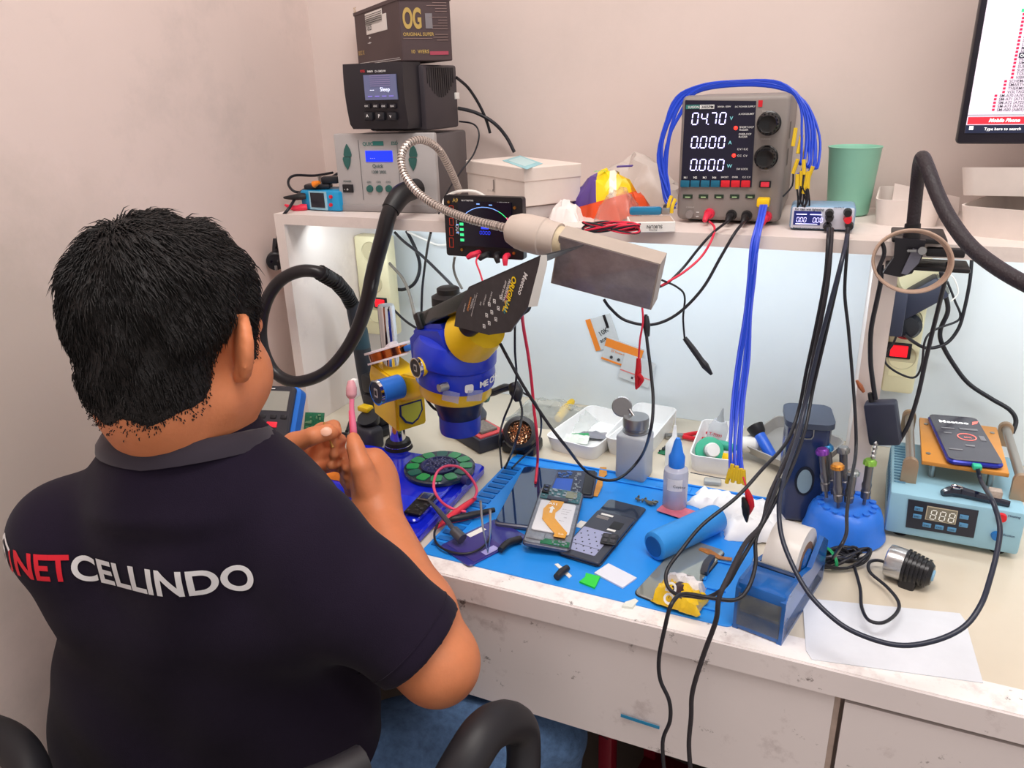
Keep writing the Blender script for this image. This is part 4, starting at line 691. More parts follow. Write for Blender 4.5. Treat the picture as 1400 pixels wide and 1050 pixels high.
Pt('foot', hh, MB().rbox(-.035, -.03, 0.0005, .035, .045, .016, .004), blk2); Pt('column', hh, MB().rbox(-.024, -.004, .016, .026, .04, .07, .006), blk2); Pt('cradle', hh, MB().rbox(-.028, .0, .07, .028, .04, .105, .006), black)
cr2 = T('iron_cradle', 'black ribbed iron cradle in front of the microscope post', 'holder', yawm(pz(513, 607, DZ)+Vector((0, 0, 0)), R(-10))); 
Pt('body', cr2, MB().rbox(-.03, -.035, .0005, .026, .0, .042, .008, 3), M('cradle_grey', (52, 50, 58), .5)); Pt('dip', cr2, MB().cyl((0, -.004, .042), (0, -.01, .056), .016, .02, 24), blk2); Pt('yellow_lid', cr2, MB().rbox(-.03, -.006, .058, -.006, .012, .068, .003), myel)
# --- soldering stand with sponge
Msp, wsp, dsp_ = flat((600, 590), (657, 622), (690, 570), DZ)
c_a, c_b, c_c = pz(601, 588, DZ), pz(656, 622, DZ), pz(690, 605, DZ); yw = math.atan2(c_b.y-c_a.y, c_b.x-c_a.x); Msp = yawm(c_a, yw); wsp = (c_b-c_a).length; dsp_ = max(.06, min(.085, (Msp.inverted() @ c_c).y))
ss = T('soldering_stand', 'black soldering iron stand with a red sponge tray under the lens', 'stand', Msp); navb = M('navy_black', (46, 48, 62), .5)
Pt('base', ss, MB().rbox(0, 0, .0005, wsp, dsp_, .026, .003), navb); Pt('sponge_tray', ss, MB().rbox(wsp*.52, .005, .024, wsp-.004, dsp_-.005, .029, .002), M('coral_red', (205, 75, 80), .5)); Pt('sponge', ss, MB().rbox(wsp*.57, .013, .028, wsp-.012, dsp_-.014, .034, .002), M('sponge_grey', (120, 112, 106), .9, bump=.6, bs=300, noise=.3, ns=200))
Pt('holder_body', ss, MB().cyl((wsp*.3, dsp_*.5, .026), (wsp*.3, dsp_*.5, .055), 0, n=28, prof=[(.038, 0), (.04, .01), (.034, .02), (.028, .03)]), M('holder_grey', (60, 62, 72), .5)); Pt('clip', ss, MB().rbox(wsp*.16, -.0015, .026, wsp*.24, .002, .05, .001), steel)
m_ = MB()
for i in range(5): m_.M = Matrix.Translation((wsp*.5, dsp_*(.2+.15*i), .028)); m_.box(-.001, -.003, 0, .001, .003, .012)
Pt('tip_comb', ss, m_, steel, kind='stuff')
# --- brass wool pot
pb = pz(712, 618, DZ); bw = T('brass_wool_pot', 'round black pot of curled copper wool beside the sponge stand', 'pot', Matrix.Translation(pb+Vector((0, 0, .026))) @ Matrix.Rotation(R(0), 4, 'Z'))
tl_ = Matrix.Rotation(R(62), 4, 'X') @ Matrix.Rotation(0, 4, 'Z')
Mtl = Matrix.Translation((0, .0, .008)) @ Matrix.Rotation(R(18), 4, 'Z') @ Matrix.Rotation(R(58), 4, 'X')
Pt('shell', bw, MB().lathe([(.018, -.026), (.026, -.024), (.029, -.01), (.029, .01), (.026, .017), (.0205, .019), (.0195, .015), (.02, .0), (.004, -.002)], 32), M('pot_black', (38, 38, 44), .35), M_=Mtl); Pt('foot', bw, MB().rbox(-.03, -.014, -.0255, .03, .03, -.005, .005), blk2)
rg = random.Random(2); m_ = MB()
for i in range(320):
    a, r_ = rg.uniform(0, 6.28), .018*math.sqrt(rg.random()); p = Vector((r_*math.cos(a), r_*math.sin(a), rg.uniform(.002, .013))); q = [p+Vector((rg.uniform(-.003, .003), rg.uniform(-.003, .003), rg.uniform(-.002, .002))) for _ in range(3)]
    m_.tube(q, .00065, 3, 3)
Pt('copper_wool', bw, m_, M('copper_wool', (240, 190, 150), .25, .9), kind='stuff', M_=Mtl)
# --- solder paste turntable (green petal disc)
pg_ = pz(601, 640, DZ+.026); gd = T('parts_turntable', 'round green and dark petal disc on the blue base tray', 'turntable', Matrix.Translation((pg_.x, pg_.y, DZ+.0218)) @ Matrix.Rotation(.4, 4, 'Z'))
rd = .055; Pt('disc', gd, MB().lathe([(rd-.004, 0), (rd, .001), (rd+.0005, .006), (rd-.002, .008)], 48), M('disc_dark', (26, 40, 60), .25, co=.4)); gg = M('petal_green', (30, 150, 80), .3, co=.4)
for i in range(12):
    a = 2*math.pi*i/12; m_ = MB(); m_.M = Matrix.Rotation(a, 4, 'Z'); m_.prism(rrect(rd*.58, -.0085, rd*.93, .0085, .005), .008, .0092); Pt('petal', gd, m_, gg if i % 4 != 3 else M('petal_teal', (30, 95, 85), .3))
Pt('centre_dish', gd, MB().lathe([(.001, .008), (.028, .008), (.029, .011), (.026, .0115), (.024, .009)], 36), M('dish_navy', (44, 48, 100), .3)); m_ = MB(); rg = random.Random(8)
for i in range(60): a, r_ = rg.uniform(0, 6.28), .022*math.sqrt(rg.random()); m_.ball((r_*math.cos(a), r_*math.sin(a), .0115), rg.uniform(.0012, .0022), 6, 4)
Pt('solder_pellets', gd, m_, M('pellet_mix', (120, 120, 160), .3, .5, noise=.6, ns=400), kind='stuff')
Pt('side_knob', gd, MB().cyl((rd, 0, .004), (rd+.012, 0, .004), .007, .006, 16), M('knob_violet', (60, 60, 120), .4), M_=Matrix.Rotation(-.75, 4, 'Z'))
# --- small black camera board on the base tray
Mcb, w_, d_ = flat((552, 702), (575, 706), (565, 674), DZ+.025)
kb = T('camera_board', 'small black board with square lens on the blue base tray', 'circuit board', Mcb); Pt('board', kb, rslab(w_, d_, .003, .002, .0005), pcb); Pt('chips', kb, chips(w_, d_*.5, .003, 16, 3, s=.6), dgrey, kind='stuff'); Pt('lens_square', kb, MB().rbox(w_*.15, d_*.6, .003, w_*.85, d_*.98, .006, .001), steel); Pt('lens_glass', kb, MB().rbox(w_*.27, d_*.66, .006, w_*.73, d_*.92, .0067, .001), M('lens_dark', (40, 50, 90), .1))
# --- phones and parts on the mat
glassb = M('phone_glass', (26, 50, 92), .06, noise=.25, ns=12, co=.8); frame_m = M('phone_frame', (120, 125, 140), .3, .7)
Mf1, w_, d_ = flat((675, 721), (726, 727), (691, 641), MZ)
p1 = T('smartphone', 'dark glass smartphone lying on the mat beside the opened phone', 'phone', Mf1); w1_ = w_+.004; Pt('frame', p1, rslab(w1_, d_, .008, .008, .002), frame_m); Pt('glass', p1, rslab(w1_-.0025, d_-.0025, .0012, .007, .0005, .00125, .00125, .0078), glassb)
Mo1, w_, d_ = flat((713, 752), (779, 758), (721, 673), MZ+.006)
Mo1 = Mo1 @ Matrix.Translation((w_, 0, 0)) @ Matrix.Rotation(R(6), 4, 'Y') @ Matrix.Translation((-w_, 0, 0))
op = T('opened_smartphone', 'opened phone with white battery and orange A51 flex, leaning on the mat', 'phone', Mo1)
Pt('frame', op, rslab(w_, d_, .006, .006, .0012), M('chassis', (96, 98, 112), .35, .6, noise=.2, ns=200)); Pt('tray_plate', op, slab(w_-.004, d_-.004, .0008, .005, 0, .002, .002, .006), M('chassis_silver', (150, 152, 160), .3, .7, noise=.2, ns=150))
bat = Pt('battery', op, rslab(w_*.8, d_*.52, .0022, .003, .0006, w_*.1, d_*.2, .0068), M('battery_white', (226, 226, 232), .4)); letters(bat, [('EB-BA515ABY', w_*.62, d_*.60, .0016), ('Li-ion 3.85V', w_*.62, d_*.56, .0016), ('3900mAh', w_*.62, d_*.52, .0016), ('CE', w_*.7, d_*.46, .0025), ('Made in', w_*.62, d_*.4, .0016)], M('grey_text', (130, 130, 140), .6), TOPM, .0092, bold=.1)
flex = M('flex_orange', (228, 160, 40), .3, noise=.08, ns=60, co=.3); fx = [(.33, .72), (.62, .73), (.58, .6), (.5, .52), (.52, .42), (.72, .3), (.86, .22), (.84, .13), (.6, .13), (.6, .18), (.42, .28), (.26, .38), (.22, .55), (.3, .66)]
Pt('flex_cable', op, MB().prism([(x*w_, y*d_) for x, y in fx], .0095, .0101), flex); letters(op, [('A51', w_*.3, d_*.64, .0055)], wink, TOPM, .0104, bold=.8); letters(op, [('Sub', w_*.68, d_*.17, .0035)], M('cream_ink', (250, 235, 200), .5), TOPM, .0104, name='caption')
Pt('arrow', op, MB().prism([(w_*x, d_*y) for x, y in ((.37, .5), (.43, .5), (.43, .57), (.47, .57), (.4, .62), (.33, .57), (.37, .57))], .0101, .0103), wink)
Pt('upper_board', op, MB().rbox(w_*.05, d_*.76, .0066, w_*.95, d_*.97, .0085, .0008), M('board_teal', (60, 105, 115), .4, noise=.4, ns=300)); Pt('upper_chips', op, chips(w_*.85, d_*.2, .0085, 40, 5, x=w_*.06, y=d_*.76, s=.8), M('solder_silver', (165, 168, 175), .3, .7), kind='stuff')
Pt('shield_can', op, MB().rbox(w_*.62, d_*.82, .0085, w_*.86, d_*.94, .0098, .0005), M('can_sand', (150, 150, 130), .35, .6)); Pt('connector_strip', op, MB().rbox(w_*.22, d_*.74, .0086, w_*.7, d_*.8, .0105, .0008), M('slate', (62, 66, 84), .4))
cm_ = Pt('camera_module', op, MB().rbox(w_*.06, d_*.84, .0085, w_*.22, d_*.99, .0115, .001), black)
for i in (0, 1): Pt('lens', cm_, MB().cyl((w_*.14, d_*(.88+.07*i), .0115), (w_*.14, d_*(.88+.07*i), .0125), .0028, n=16), M('lens_dark'))
Pt('lower_board', op, MB().rbox(w_*.36, d_*.02, .0066, w_*.96, d_*.1, .0082, .0006), grn); Pt('lower_chips', op, chips(w_*.55, d_*.08, .0082, 20, 7, x=w_*.38, y=d_*.02, s=.6), M('solder_silver'), kind='stuff'); Pt('speaker_box', op, MB().rbox(w_*.05, d_*.06, .0066, w_*.42, d_*.17, .0085, .001), M('chassis_silver'))
# back cover (violet)
Mv, w_, d_ = flat((598, 749), (642, 776), (660, 716), MZ)
c1_, c2_, c3_ = pz(600, 748, MZ), pz(642, 776, MZ), pz(722, 735, MZ); yw = math.atan2(c2_.y-c1_.y, c2_.x-c1_.x); Mv = yawm(c1_, yw); w_ = (c2_-c1_).length; d_ = (Mv.inverted() @ c3_).y
vc = T('phone_back_cover', 'violet blue phone back cover lying face down at the mat front', 'phone cover', Mv); Pt('shell', vc, rslab(w_, d_, .0022, .006, .0007), M('violet_shell', (52, 52, 135), .2, noise=.1, ns=20, co=.5)); Pt('inner_sheet', vc, slab(w_-.006, d_*.5, .0004, .003, 0, .003, d_*.1, .0022), M('violet_sheet', (62, 50, 125), .35)); Pt('white_label', vc, MB().box(w_*.08, d_*.42, .0027, w_*.22, d_*.7, .0031), white); Pt('pale_patch', vc, MB().box(w_*.78, d_*.3, .0027, w_*.95, d_*.52, .003), M('pale_violet', (170, 165, 225), .3))
# blue/navy boards
Mn, w_, d_ = flat((749, 678), (811, 682), (752, 644), MZ)
nb = T('phone_motherboard', 'blue and black phone board with orange flex beyond the opened phone', 'circuit board', Mn); Pt('board', nb, rslab(w_, d_, .004, .003, .0008), M('board_dark', (52, 58, 80), .4)); Pt('blue_film', nb, MB().box(.002, .003, .004, w_*.48, d_*.62, .0046), M('film_blue', (28, 85, 190), .3)); Pt('connector_row', nb, chips(w_*.45, d_*.28, .004, 24, 13, x=.002, y=d_*.66, s=.8), M('film_blue2', (60, 100, 170), .4), kind='stuff')
Pt('black_pad', nb, rslab(w_*.22, d_*.95, .003, .002, .0008, w_*.74, .002, .004), blk2); Pt('chip_row', nb, chips(w_*.2, d_*.9, .004, 26, 14, x=w_*.5, y=.002, s=.7), M('solder_silver'), kind='stuff')
pf = [pz(u, v, MZ) for u, v in ((811, 679), (817, 680), (824, 665), (824, 655), (830, 650), (829, 640), (820, 640), (818, 655), (815, 664))]; m_ = MB().prism([(p.x, p.y) for p in pf], MZ+.001, MZ+.0018); S('orange_flex', 'bent orange flex strip between the board and glass bottle', 'flex cable', m_, M('flex_amber', (206, 140, 50), .35, noise=.15, ns=200))
# dark back glass with graphite plate
Mg, w_, d_ = flat((762, 760), (820, 778), (838, 682), MZ); a1, a2, a3 = pz(763, 760, MZ), pz(820, 777, MZ), pz(889, 698, MZ); yw = math.atan2(a2.y-a1.y, a2.x-a1.x); Mg = yawm(a1, yw); w_ = (a2-a1).length; d_ = (Mg.inverted() @ a3).y
pc = T('phone_midframe', 'dark phone frame with dotted silver graphite sheet in the middle of the mat', 'phone part', Mg); Pt('back_glass', pc, rslab(w_, d_, .003, .006, .001, 0, 0), M('smoke_glass', (44, 54, 72), .12, co=.6)); Pt('plate', pc, rslab(w_-.003, d_*.74, .004, .004, .001, .0025, -.002, .0045), M('plate_dark', (66, 68, 80), .35, .3)); Pt('spacer', pc, MB().box(.006, .004, .003, w_-.006, d_*.68, .0046), M('plate_dark'))
gs = Pt('graphite_sheet', pc, slab(w_*.72, d_*.36, .0004, .002, 0, w_*.08, d_*.06, .0085), M('lavender_grey', (166, 170, 205), .35, .2)); m_ = MB()
for j in range(6):
    for i in range(4): m_.cyl((w_*(.15+.18*i+.09*(j % 2)), d_*(.09+.055*j), .0089), (w_*(.15+.18*i+.09*(j % 2)), d_*(.09+.055*j), .0092), .0011, n=8)
Pt('dots', gs, m_, ink, kind='stuff'); Pt('seam', gs, MB().box(w_*.08, d_*.155, .0089, w_*.8, d_*.158, .0091), ink); Pt('cutout', pc, MB().box(w_*.6, d_*.5, .0085, w_*.86, d_*.61, .0089), black); Pt('white_label', pc, MB().box(w_*.6, d_*.455, .0085, w_*.8, d_*.48, .009), white); Pt('white_label', pc, MB().box(w_*.2, d_*.66, .0085, w_*.5, d_*.685, .009), white)
bars(pc, [(w_*.15, d_*(.6+.012*i), w_*.45, d_*(.603+.012*i)) for i in range(4)], M('pale_grey_ink'), TOPM, .0087)
Mcm, w2, d2_ = flat((820, 744), (842, 747), (824, 730), MZ+.0095); cm = T('camera_cover', 'tiny black four-hole camera frame on the silver graphite sheet', 'phone part', Mcm); Pt('plate', cm, rslab(w2, d2_, .0025, .002, .0006), pcb)
for i in (0, 1):
    for j in (0, 1): Pt('lens_hole', cm, MB().rbox(w2*(.12+.45*i), d2_*(.12+.45*j), .0025, w2*(.42+.45*i), d2_*(.42+.45*j), .0031, .0004), dgrey)
S('plastic_pick', 'bright green plastic opening pick at the mat front', 'opening tool', MB().prism([(0, 0), (.022, -.002), (.021, .006), (.018, .022), (-.001, .02), (.002, .012)], 0, .0025), M('pick_green', (40, 210, 60), .3), M_=yawm(pz(792, 797, MZ), R(-8)))
S('paper_card', 'white card with a blue edge under the dark phone frame', 'card', MB().prism([(0, 0), (.045, 0), (.045, .028), (0, .028)], 0, .0022), M('card_blue_white', (225, 228, 240), .5), M_=yawm(pz(806, 783, MZ), R(-22)) @ Matrix.Translation((.006, .002, 0)))
S('paper_label', 'small white label stuck between the opened phone and dark frame', 'label', MB().box(0, 0, 0, .018, .018, .0006), white, M_=yawm(pz(786, 720, MZ), R(-8)))
S('spudger', 'short black rounded spudger handle below the dark phone frame', 'tool', MB().tube([pz(761, 789, MZ+.005), pz(768, 782, MZ+.005), pz(776, 776, MZ+.005)], [.0045, .005, .004], 12, 4), blk2); S('white_stylus', 'white flat stick beside the black spudger tip', 'stick', MB().prism([(p.x, p.y) for p in (pz(758, 772, MZ), pz(763, 771, MZ), pz(782, 788, MZ), pz(778, 791, MZ))], MZ, MZ+.001), white)
S('black_probe', 'black curved pen lying from the violet cover to the opened phone', 'pen', MB().tube([pz(684, 752, MZ+.0075), pz(695, 742, MZ+.0075), pz(712, 737, MZ+.006)], [.0042, .005, .005], 12, 5), blk2)
# metal brackets
m_ = chips(.035, .014, 0, 26, 21, .003, s=.8); S('metal_brackets', 'small pile of silver brackets in the upper mat pocket', 'brackets', m_, M('bracket_grey', (130, 125, 110), .35, .7, noise=.3, ns=200), M_=yawm(pz(866, 684, MZ+.0028), R(-10)), kind='stuff')
# big blue tool grip
ga, gb = pz(893, 765, MZ), pz(972, 728, MZ); r_ = .0195; v_ = (gb-ga).normalized(); gr = T('blue_grip_roll', 'thick bright blue foam cylinder lying across the mat', 'roll', axm(ga+Vector((0, 0, r_)), v_)); L_ = (gb-ga).length+.01
Pt('cylinder', gr, MB().lathe([(r_*.82, 0), (r_*.97, .002), (r_, .006), (r_, L_-.006), (r_*.95, L_-.001), (r_*.5, L_)], 36), M('grip_blue', (50, 145, 225), .45, bump=.3, bs=80)); Pt('end_disc', gr, MB().cyl((0, 0, .0), (0, 0, -.001), r_*.7, n=28), M('grip_blue_dark', (20, 85, 155), .5))
S('yellowed_scrap', 'torn beige label scrap lying left of the blue foam cylinder', 'scrap', MB().prism(rrect(-.006, -.006, .006, .006, .003), 0, .0008), M('scrap_beige', (190, 175, 140), .6), M_=yawm(pz(912, 726, MZ), .3))
# battery glass and crumpled battery wrap
Mgl, w_, d_ = flat((866, 812), (922, 836), (915, 752), MZ); b1, b2, b3 = pz(866, 813, MZ), pz(926, 836, MZ), pz(1012, 762, MZ); yw = math.atan2(b2.y-b1.y, b2.x-b1.x); Mgl = yawm(b1, yw); w_ = (b2-b1).length; d_ = (Mgl.inverted() @ b3).y
mg = T('mirror_glass', 'rounded mirror-like phone glass at the mat front right', 'phone glass', Mgl); Pt('glass', mg, rslab(w_, d_, .0035, .008, .0012), M('mirror_grey', (168, 172, 165), .06, .55)); Pt('rim', mg, rslab(w_+.002, d_+.002, .0018, .009, .0006, -.001, -.001, -.0002), black)
S('flex_strip', 'brown flex strip lying on the mirror-like glass', 'flex cable', MB().prism([(0, 0), (.03, -.004), (.045, .001), (.043, .008), (.03, .003), (.012, .009), (0, .006)], 0, .001), M('flex_brown', (170, 110, 50), .4, noise=.3, ns=150), M_=yawm(pz(955, 752, MZ+.0036), R(-15)))
S('battery_strip', 'folded dark grey battery strip beside the yellow wrapper', 'battery', MB().tube([pz(962, 784, MZ+.006), pz(966, 772, MZ+.01), pz(974, 762, MZ+.008)], [.006, .006, .005], 4, 3), M('strip_grey', (52, 54, 64), .4))
wr_ = T('snack_wrapper', 'small crumpled yellow and brown wrapper printed OD on the glass', 'wrapper', yawm(pz(889, 822, MZ+.004), R(-8))); Wq = .058
m_ = crumple(Wq, .036, .022, 33, 14, 8, .0035, .35); Pt('wrap_body', wr_, m_, M('wrap_yellow', (238, 196, 30), .25, noise=.1, ns=80, co=.4))
m_ = crumple(.022, .034, .0235, 35, 6, 8, .002, .3); Pt('brown_band', wr_, m_, M('wrap_brown', (58, 40, 44), .3), M_=Matrix.Translation((.018, .0008, 0)))
m_ = crumple(.05, .022, .018, 36, 9, 6, .004, .4); Pt('white_flap', wr_, m_, M('wrap_white', (225, 222, 225), .35, noise=.1, ns=300), M_=Matrix.Translation((.003, .022, .008)))
letters(wr_, [('OD', .0, .0, .012)], wink, Matrix.Translation((.03, .0, .005)) @ Matrix.Rotation(R(62), 4, 'X') @ Matrix.Rotation(R(90), 4, 'Z'), .009, bold=1.2)
S('broken_glass_chip', 'white cracked chip lying on the bench front edge', 'chip', MB().prism([(0, 0), (.012, .003), (.014, .018), (.009, .02), (.001, .009)], 0, .003), M('pearl', (225, 230, 222), .25), M_=yawm(pz(850, 831, DZ+.001), R(-5)))
# --- glass pump bottle
c = pz(861, 657, DZ); wb_ = (pz(879, 655, DZ)-pz(837, 652, DZ)).length; bo = T('pump_bottle', 'square frosted bottle with steel screw top and flipped round lid', 'bottle', yawm(c, R(-6)))
hB = hgt(c, 596); Pt('bottle_body', bo, MB().rbox(-wb_/2, -.004, .0005, wb_/2, wb_*.8, hB, .005, 3), M('frosted', (205, 210, 216), .35, tr=.35, noise=.02)); Pt('liquid', bo, MB().rbox(-wb_/2+.003, 0, .004, wb_/2-.003, wb_*.8-.004, hB*.22, .003), M('liquid_grey', (165, 165, 165), .3))
cyb = wb_*.4; Pt('cap', bo, MB().cyl((0, cyb, hB), (0, cyb, hB+.026), 0, n=36, prof=[(wb_*.42, 0), (wb_*.42, .003), (wb_*.37, .004), (wb_*.37, .007), (wb_*.42, .009), (wb_*.42, .022), (wb_*.4, .025), (.002, .0265)]), M('cap_steel', (150, 150, 152), .3, .8)); 
ld = pd(841, 559, 1.23); lid = Pt('flip_lid', bo, MB().cyl((0, -.001, 0), (0, .001, 0), .0, n=28, prof=[(.0145, 0), (.016, .0012), (.014, .002)]), M('cap_steel')); ll = bo.matrix_world.inverted() @ Vector((c.x-.022, c.y+cyb+.004, DZ+hB+.036)); lid.matrix_local = Matrix.Translation(ll) @ Matrix.Rotation(R(25), 4, 'Y') @ Matrix.Rotation(R(-20), 4, 'X')
Pt('pump_stem', bo, MB().cyl((-.004, cyb, hB+.025), (-.012, cyb+.002, hB+.034), .0025, n=10), steel)
# --- trays at the back
t1, Mt1, wt1, ht1 = tray('parts_tray', 'white plastic tray of packets at the back left of the bench', (744, 616), (812, 634), DZ, 596, .16, trc)
t2, Mt2, wt2, ht2 = tray('parts_tray', 'white plastic tray behind the square frosted bottle', (824, 622), (884, 634), DZ, 598, .17, trc)
t3, Mt3, wt3, ht3 = tray('parts_tray', 'white tray of green reel and bottles left of the blue box', (940, 646), (1003, 655), DZ, 622, .15, trc)
for k, (Mx, lbl, mm) in enumerate(((Mt1, 'silvery antistatic packet in the back left tray', M('antistatic', (150, 150, 160), .25, .4, bump=.4, bs=60)), (Mt1, 'white sachet with green print in the back left tray', M('sachet', (225, 232, 225), .4)))):
    S('packet', lbl, 'packet', crumple(.06-.02*k, .035-.015*k, .008, 50+k, 8, 6, .002), mm, M_=Mx @ Matrix.Translation((.03-.008*k, .06-.03*k, ht1*.3)) @ Matrix.Rotation(R(20), 4, 'Z') @ Matrix.Rotation(R(-12+30*k), 4, 'X'))
S('green_tag', 'small green printed tag in the back left tray', 'tag', MB().rbox(0, 0, 0, .03, .012, .006, .001), M('tag_green', (40, 150, 90), .5), M_=Mt1 @ Matrix.Translation((.028, .045, ht1*.35)) @ Matrix.Rotation(R(35), 4, 'Z'))
S('clear_wrap', 'clear crinkled wrap lying between the wool pot and trays', 'wrap', crumple(.16, .1, .03, 61, 14, 10, .006), M('clear_wrap', (225, 230, 225), .2, al=.35, bump=.5, bs=60), M_=yawm(pz(690, 575, DZ), R(-6)))
S('yellow_tool', 'yellow plastic tool handle standing behind the back left tray', 'tool', MB().tube([pz(763, 573, DZ+.01), pz(772, 560, DZ+.014), pz(782, 549, DZ+.012)], [.007, .009, .006], 10, 5), yel)
S('white_bottle', 'white round bottle lying in the tray of green reel', 'bottle', MB().lathe([(.008, 0), (.013, .003), (.013, .045), (.006, .052), (.006, .06)], 20), white, M_=Mt3 @ Matrix.Translation((.052, .075, ht3*.7)) @ Matrix.Rotation(R(80), 4, 'Y'))
gr_ = T('green_reel', 'green wire reel with white hub in the back right tray', 'reel', Mt3 @ Matrix.Translation((.028, .032, ht3*.9)) @ Matrix.Rotation(R(20), 4, 'Z') @ Matrix.Rotation(R(62), 4, 'X')); Pt('flange', gr_, MB().lathe([(.012, 0), (.021, .0), (.022, .002), (.012, .003)], 28), M('reel_green', (70, 185, 150), .35)); Pt('core', gr_, MB().cyl((0, 0, -.012), (0, 0, .02), .011, n=20), M('reel_grey', (150, 160, 160), .4)); Pt('hub_cap', gr_, MB().cyl((0, 0, .02), (0, 0, .028), .012, .01, 20), white); Pt('flange', gr_, MB().lathe([(.012, -.014), (.02, -.014), (.021, -.012), (.012, -.012)], 28), M('reel_green'))
S('green_tube', 'green squeeze tube lying across the back right tray', 'tube', MB().tube([Mt3 @ Vector(p) for p in ((.03, .06, ht3*.95), (.05, .05, ht3), (.07, .045, ht3))], [.006, .008, .005], 12, 4), M('tube_green', (60, 165, 140), .35))
S('yellow_sachet', 'yellow and blue sachet at the front of the back right tray', 'sachet', crumple(.03, .02, .01, 71, 6, 5, .002), yel, M_=Mt3 @ Matrix.Translation((.05, .006, ht3*.6)) @ Matrix.Rotation(R(50), 4, 'X'))
gb_ = T('glue_bottle', 'clear pointed glue bottle with red print in the back right tray', 'bottle', Mt3 @ Matrix.Translation((.03, .09, ht3*.55)) @ Matrix.Rotation(R(8), 4, 'Y')); Pt('body', gb_, MB().lathe([(.014, 0), (.016, .003), (.016, .028), (.01, .04)], 24), M('clear_body', (225, 228, 235), .2, al=.6)); Pt('nozzle', gb_, MB().lathe([(.007, .04), (.0035, .05), (.001, .062)], 16), M('nozzle_grey', (170, 175, 180), .3)); letters(gb_, [('T-7000', -.012, .018, .005)], red, FRONT, .0165, bold=.5)
S('grey_tray', 'low grey metal tray tilted behind the blue torch', 'tray', traymb(.13, .1, .018), M('grey_metal', (175, 172, 168), .4, .3), M_=yawm(pz(1010, 617, DZ+.012), R(-32)) @ Matrix.Rotation(R(14), 4, 'X'))
fp = T('pliers', 'red handled pliers lying between the trays', 'pliers', yawm(pz(933, 600, DZ), R(20))); Pt('handle', fp, MB().tube([(0, 0, .006), (.03, .008, .008), (.06, .006, .008)], .004, 8, 4), red); Pt('handle', fp, MB().tube([(0, -.004, .006), (.03, -.014, .006), (.06, -.01, .006)], .004, 8, 4), red); Pt('jaws', fp, MB().rbox(-.03, -.006, .002, .002, .004, .01, .002), steel)
Mx, w_, d_ = flat((899, 620), (914, 624), (908, 602), DZ+.0005)
gp = T('circuit_board', 'small green circuit board standing beside the middle tray', 'circuit board', Mx); Pt('board', gp, MB().rbox(0, 0, 0, w_, .05, .002, .0005), grn); Pt('chips', gp, chips(w_*.9, .045, .002, 18, 9, .004, s=.8), dgrey, kind='stuff')
gp2 = T('circuit_board', 'green circuit board leaning beside the grey multimeter', 'circuit board', yawm(pz(424, 590, DZ), R(15)) @ Matrix.Rotation(R(60), 4, 'X')); Pt('board', gp2, MB().rbox(-.012, 0, 0, .025, .035, .002, .0005), grn); Pt('chips', gp2, chips(.034, .03, .002, 14, 15, .004, x=-.011, y=.002, s=.9), M('chip_pale', (120, 160, 120), .5), kind='stuff')
# --- dropper bottles
c = pz(922, 692, MZ); db = T('dropper_bottle', 'clear squeeze bottle with bright blue nozzle cap and purple liquid', 'bottle', Matrix.Translation(c)); hb = hgt(c, 636); ht_ = hgt(c, 599); rB_ = .0175
Pt('bottle_body', db, MB().lathe([(rB_*.9, .0), (rB_, .003), (rB_, hb-.012), (rB_*.95, hb-.006), (rB_*.6, hb), (rB_*.55, hb+.002)], 36), M('clear_plastic', (222, 224, 236), .15, tr=.3, al=.85)); Pt('liquid', db, MB().lathe([(rB_*.86, .002), (rB_*.93, .004), (rB_*.93, hb*.42), (.002, hb*.42)], 32), M('lilac_liquid', (190, 180, 215), .2))
Pt('cap', db, MB().lathe([(rB_*.64, hb-.002), (rB_*.66, hb+.014), (rB_*.5, hb+.02), (rB_*.3, ht_-.006), (rB_*.16, ht_), (.001, ht_)], 32), M('cap_blue', (45, 130, 235), .35)); 
lbm = MB()
for i in range(6):
    a0_, a1_ = R(-118+i*12), R(-106+i*12); rr2 = rB_+.0004; lbm.add([(rr2*math.cos(a0_), rr2*math.sin(a0_), hb*.5), (rr2*math.cos(a1_), rr2*math.sin(a1_), hb*.5), (rr2*math.cos(a1_), rr2*math.sin(a1_), hb*.78), (rr2*math.cos(a0_), rr2*math.sin(a0_), hb*.78)], [(0, 1, 2, 3)])
Pt('label', db, lbm, white); letters(db, [('Cuyanx', -.003, hb*.6, .004)], ink, Matrix.Rotation(R(10), 4, 'Z') @ FRONT, rB_+.0012, bold=.1)
c = pz(920, 640, DZ); d2b = T('dropper_bottle', 'white bottle with thin needle tip behind the blue capped bottle', 'bottle', Matrix.Translation(c)); Pt('body', d2b, MB().lathe([(.013, .0005), (.0135, .04), (.008, .05), (.004, .056), (.002, .075)], 24), trc); Pt('needle', d2b, MB().cyl((0, 0, .075), (0, 0, .1), .0008, n=8), white)
S('memo_slip', 'pink and blue printed slip under the squeeze bottle', 'slip', slab(.085, .03, .0006, .002), M('pink_slip', (205, 110, 130), .4, noise=.2, ns=30), M_=yawm(pz(897, 698, MZ+.0026), R(-14)))
S('clear_clip', 'small clear plastic clip lying before the back right tray', 'clip', MB().rbox(0, 0, 0, .026, .016, .008, .003), M('clear_grey', (205, 210, 210), .2, al=.6), M_=yawm(pz(962, 664, DZ), R(10))); S('wire_pick', 'thin straight wire pick with dark handle lying before the tray', 'wire', MB().tube([pz(944, 646, DZ+.012), pz(975, 652, DZ+.012), pz(998, 656, DZ+.012)], .0008, 6, 1), dgrey)
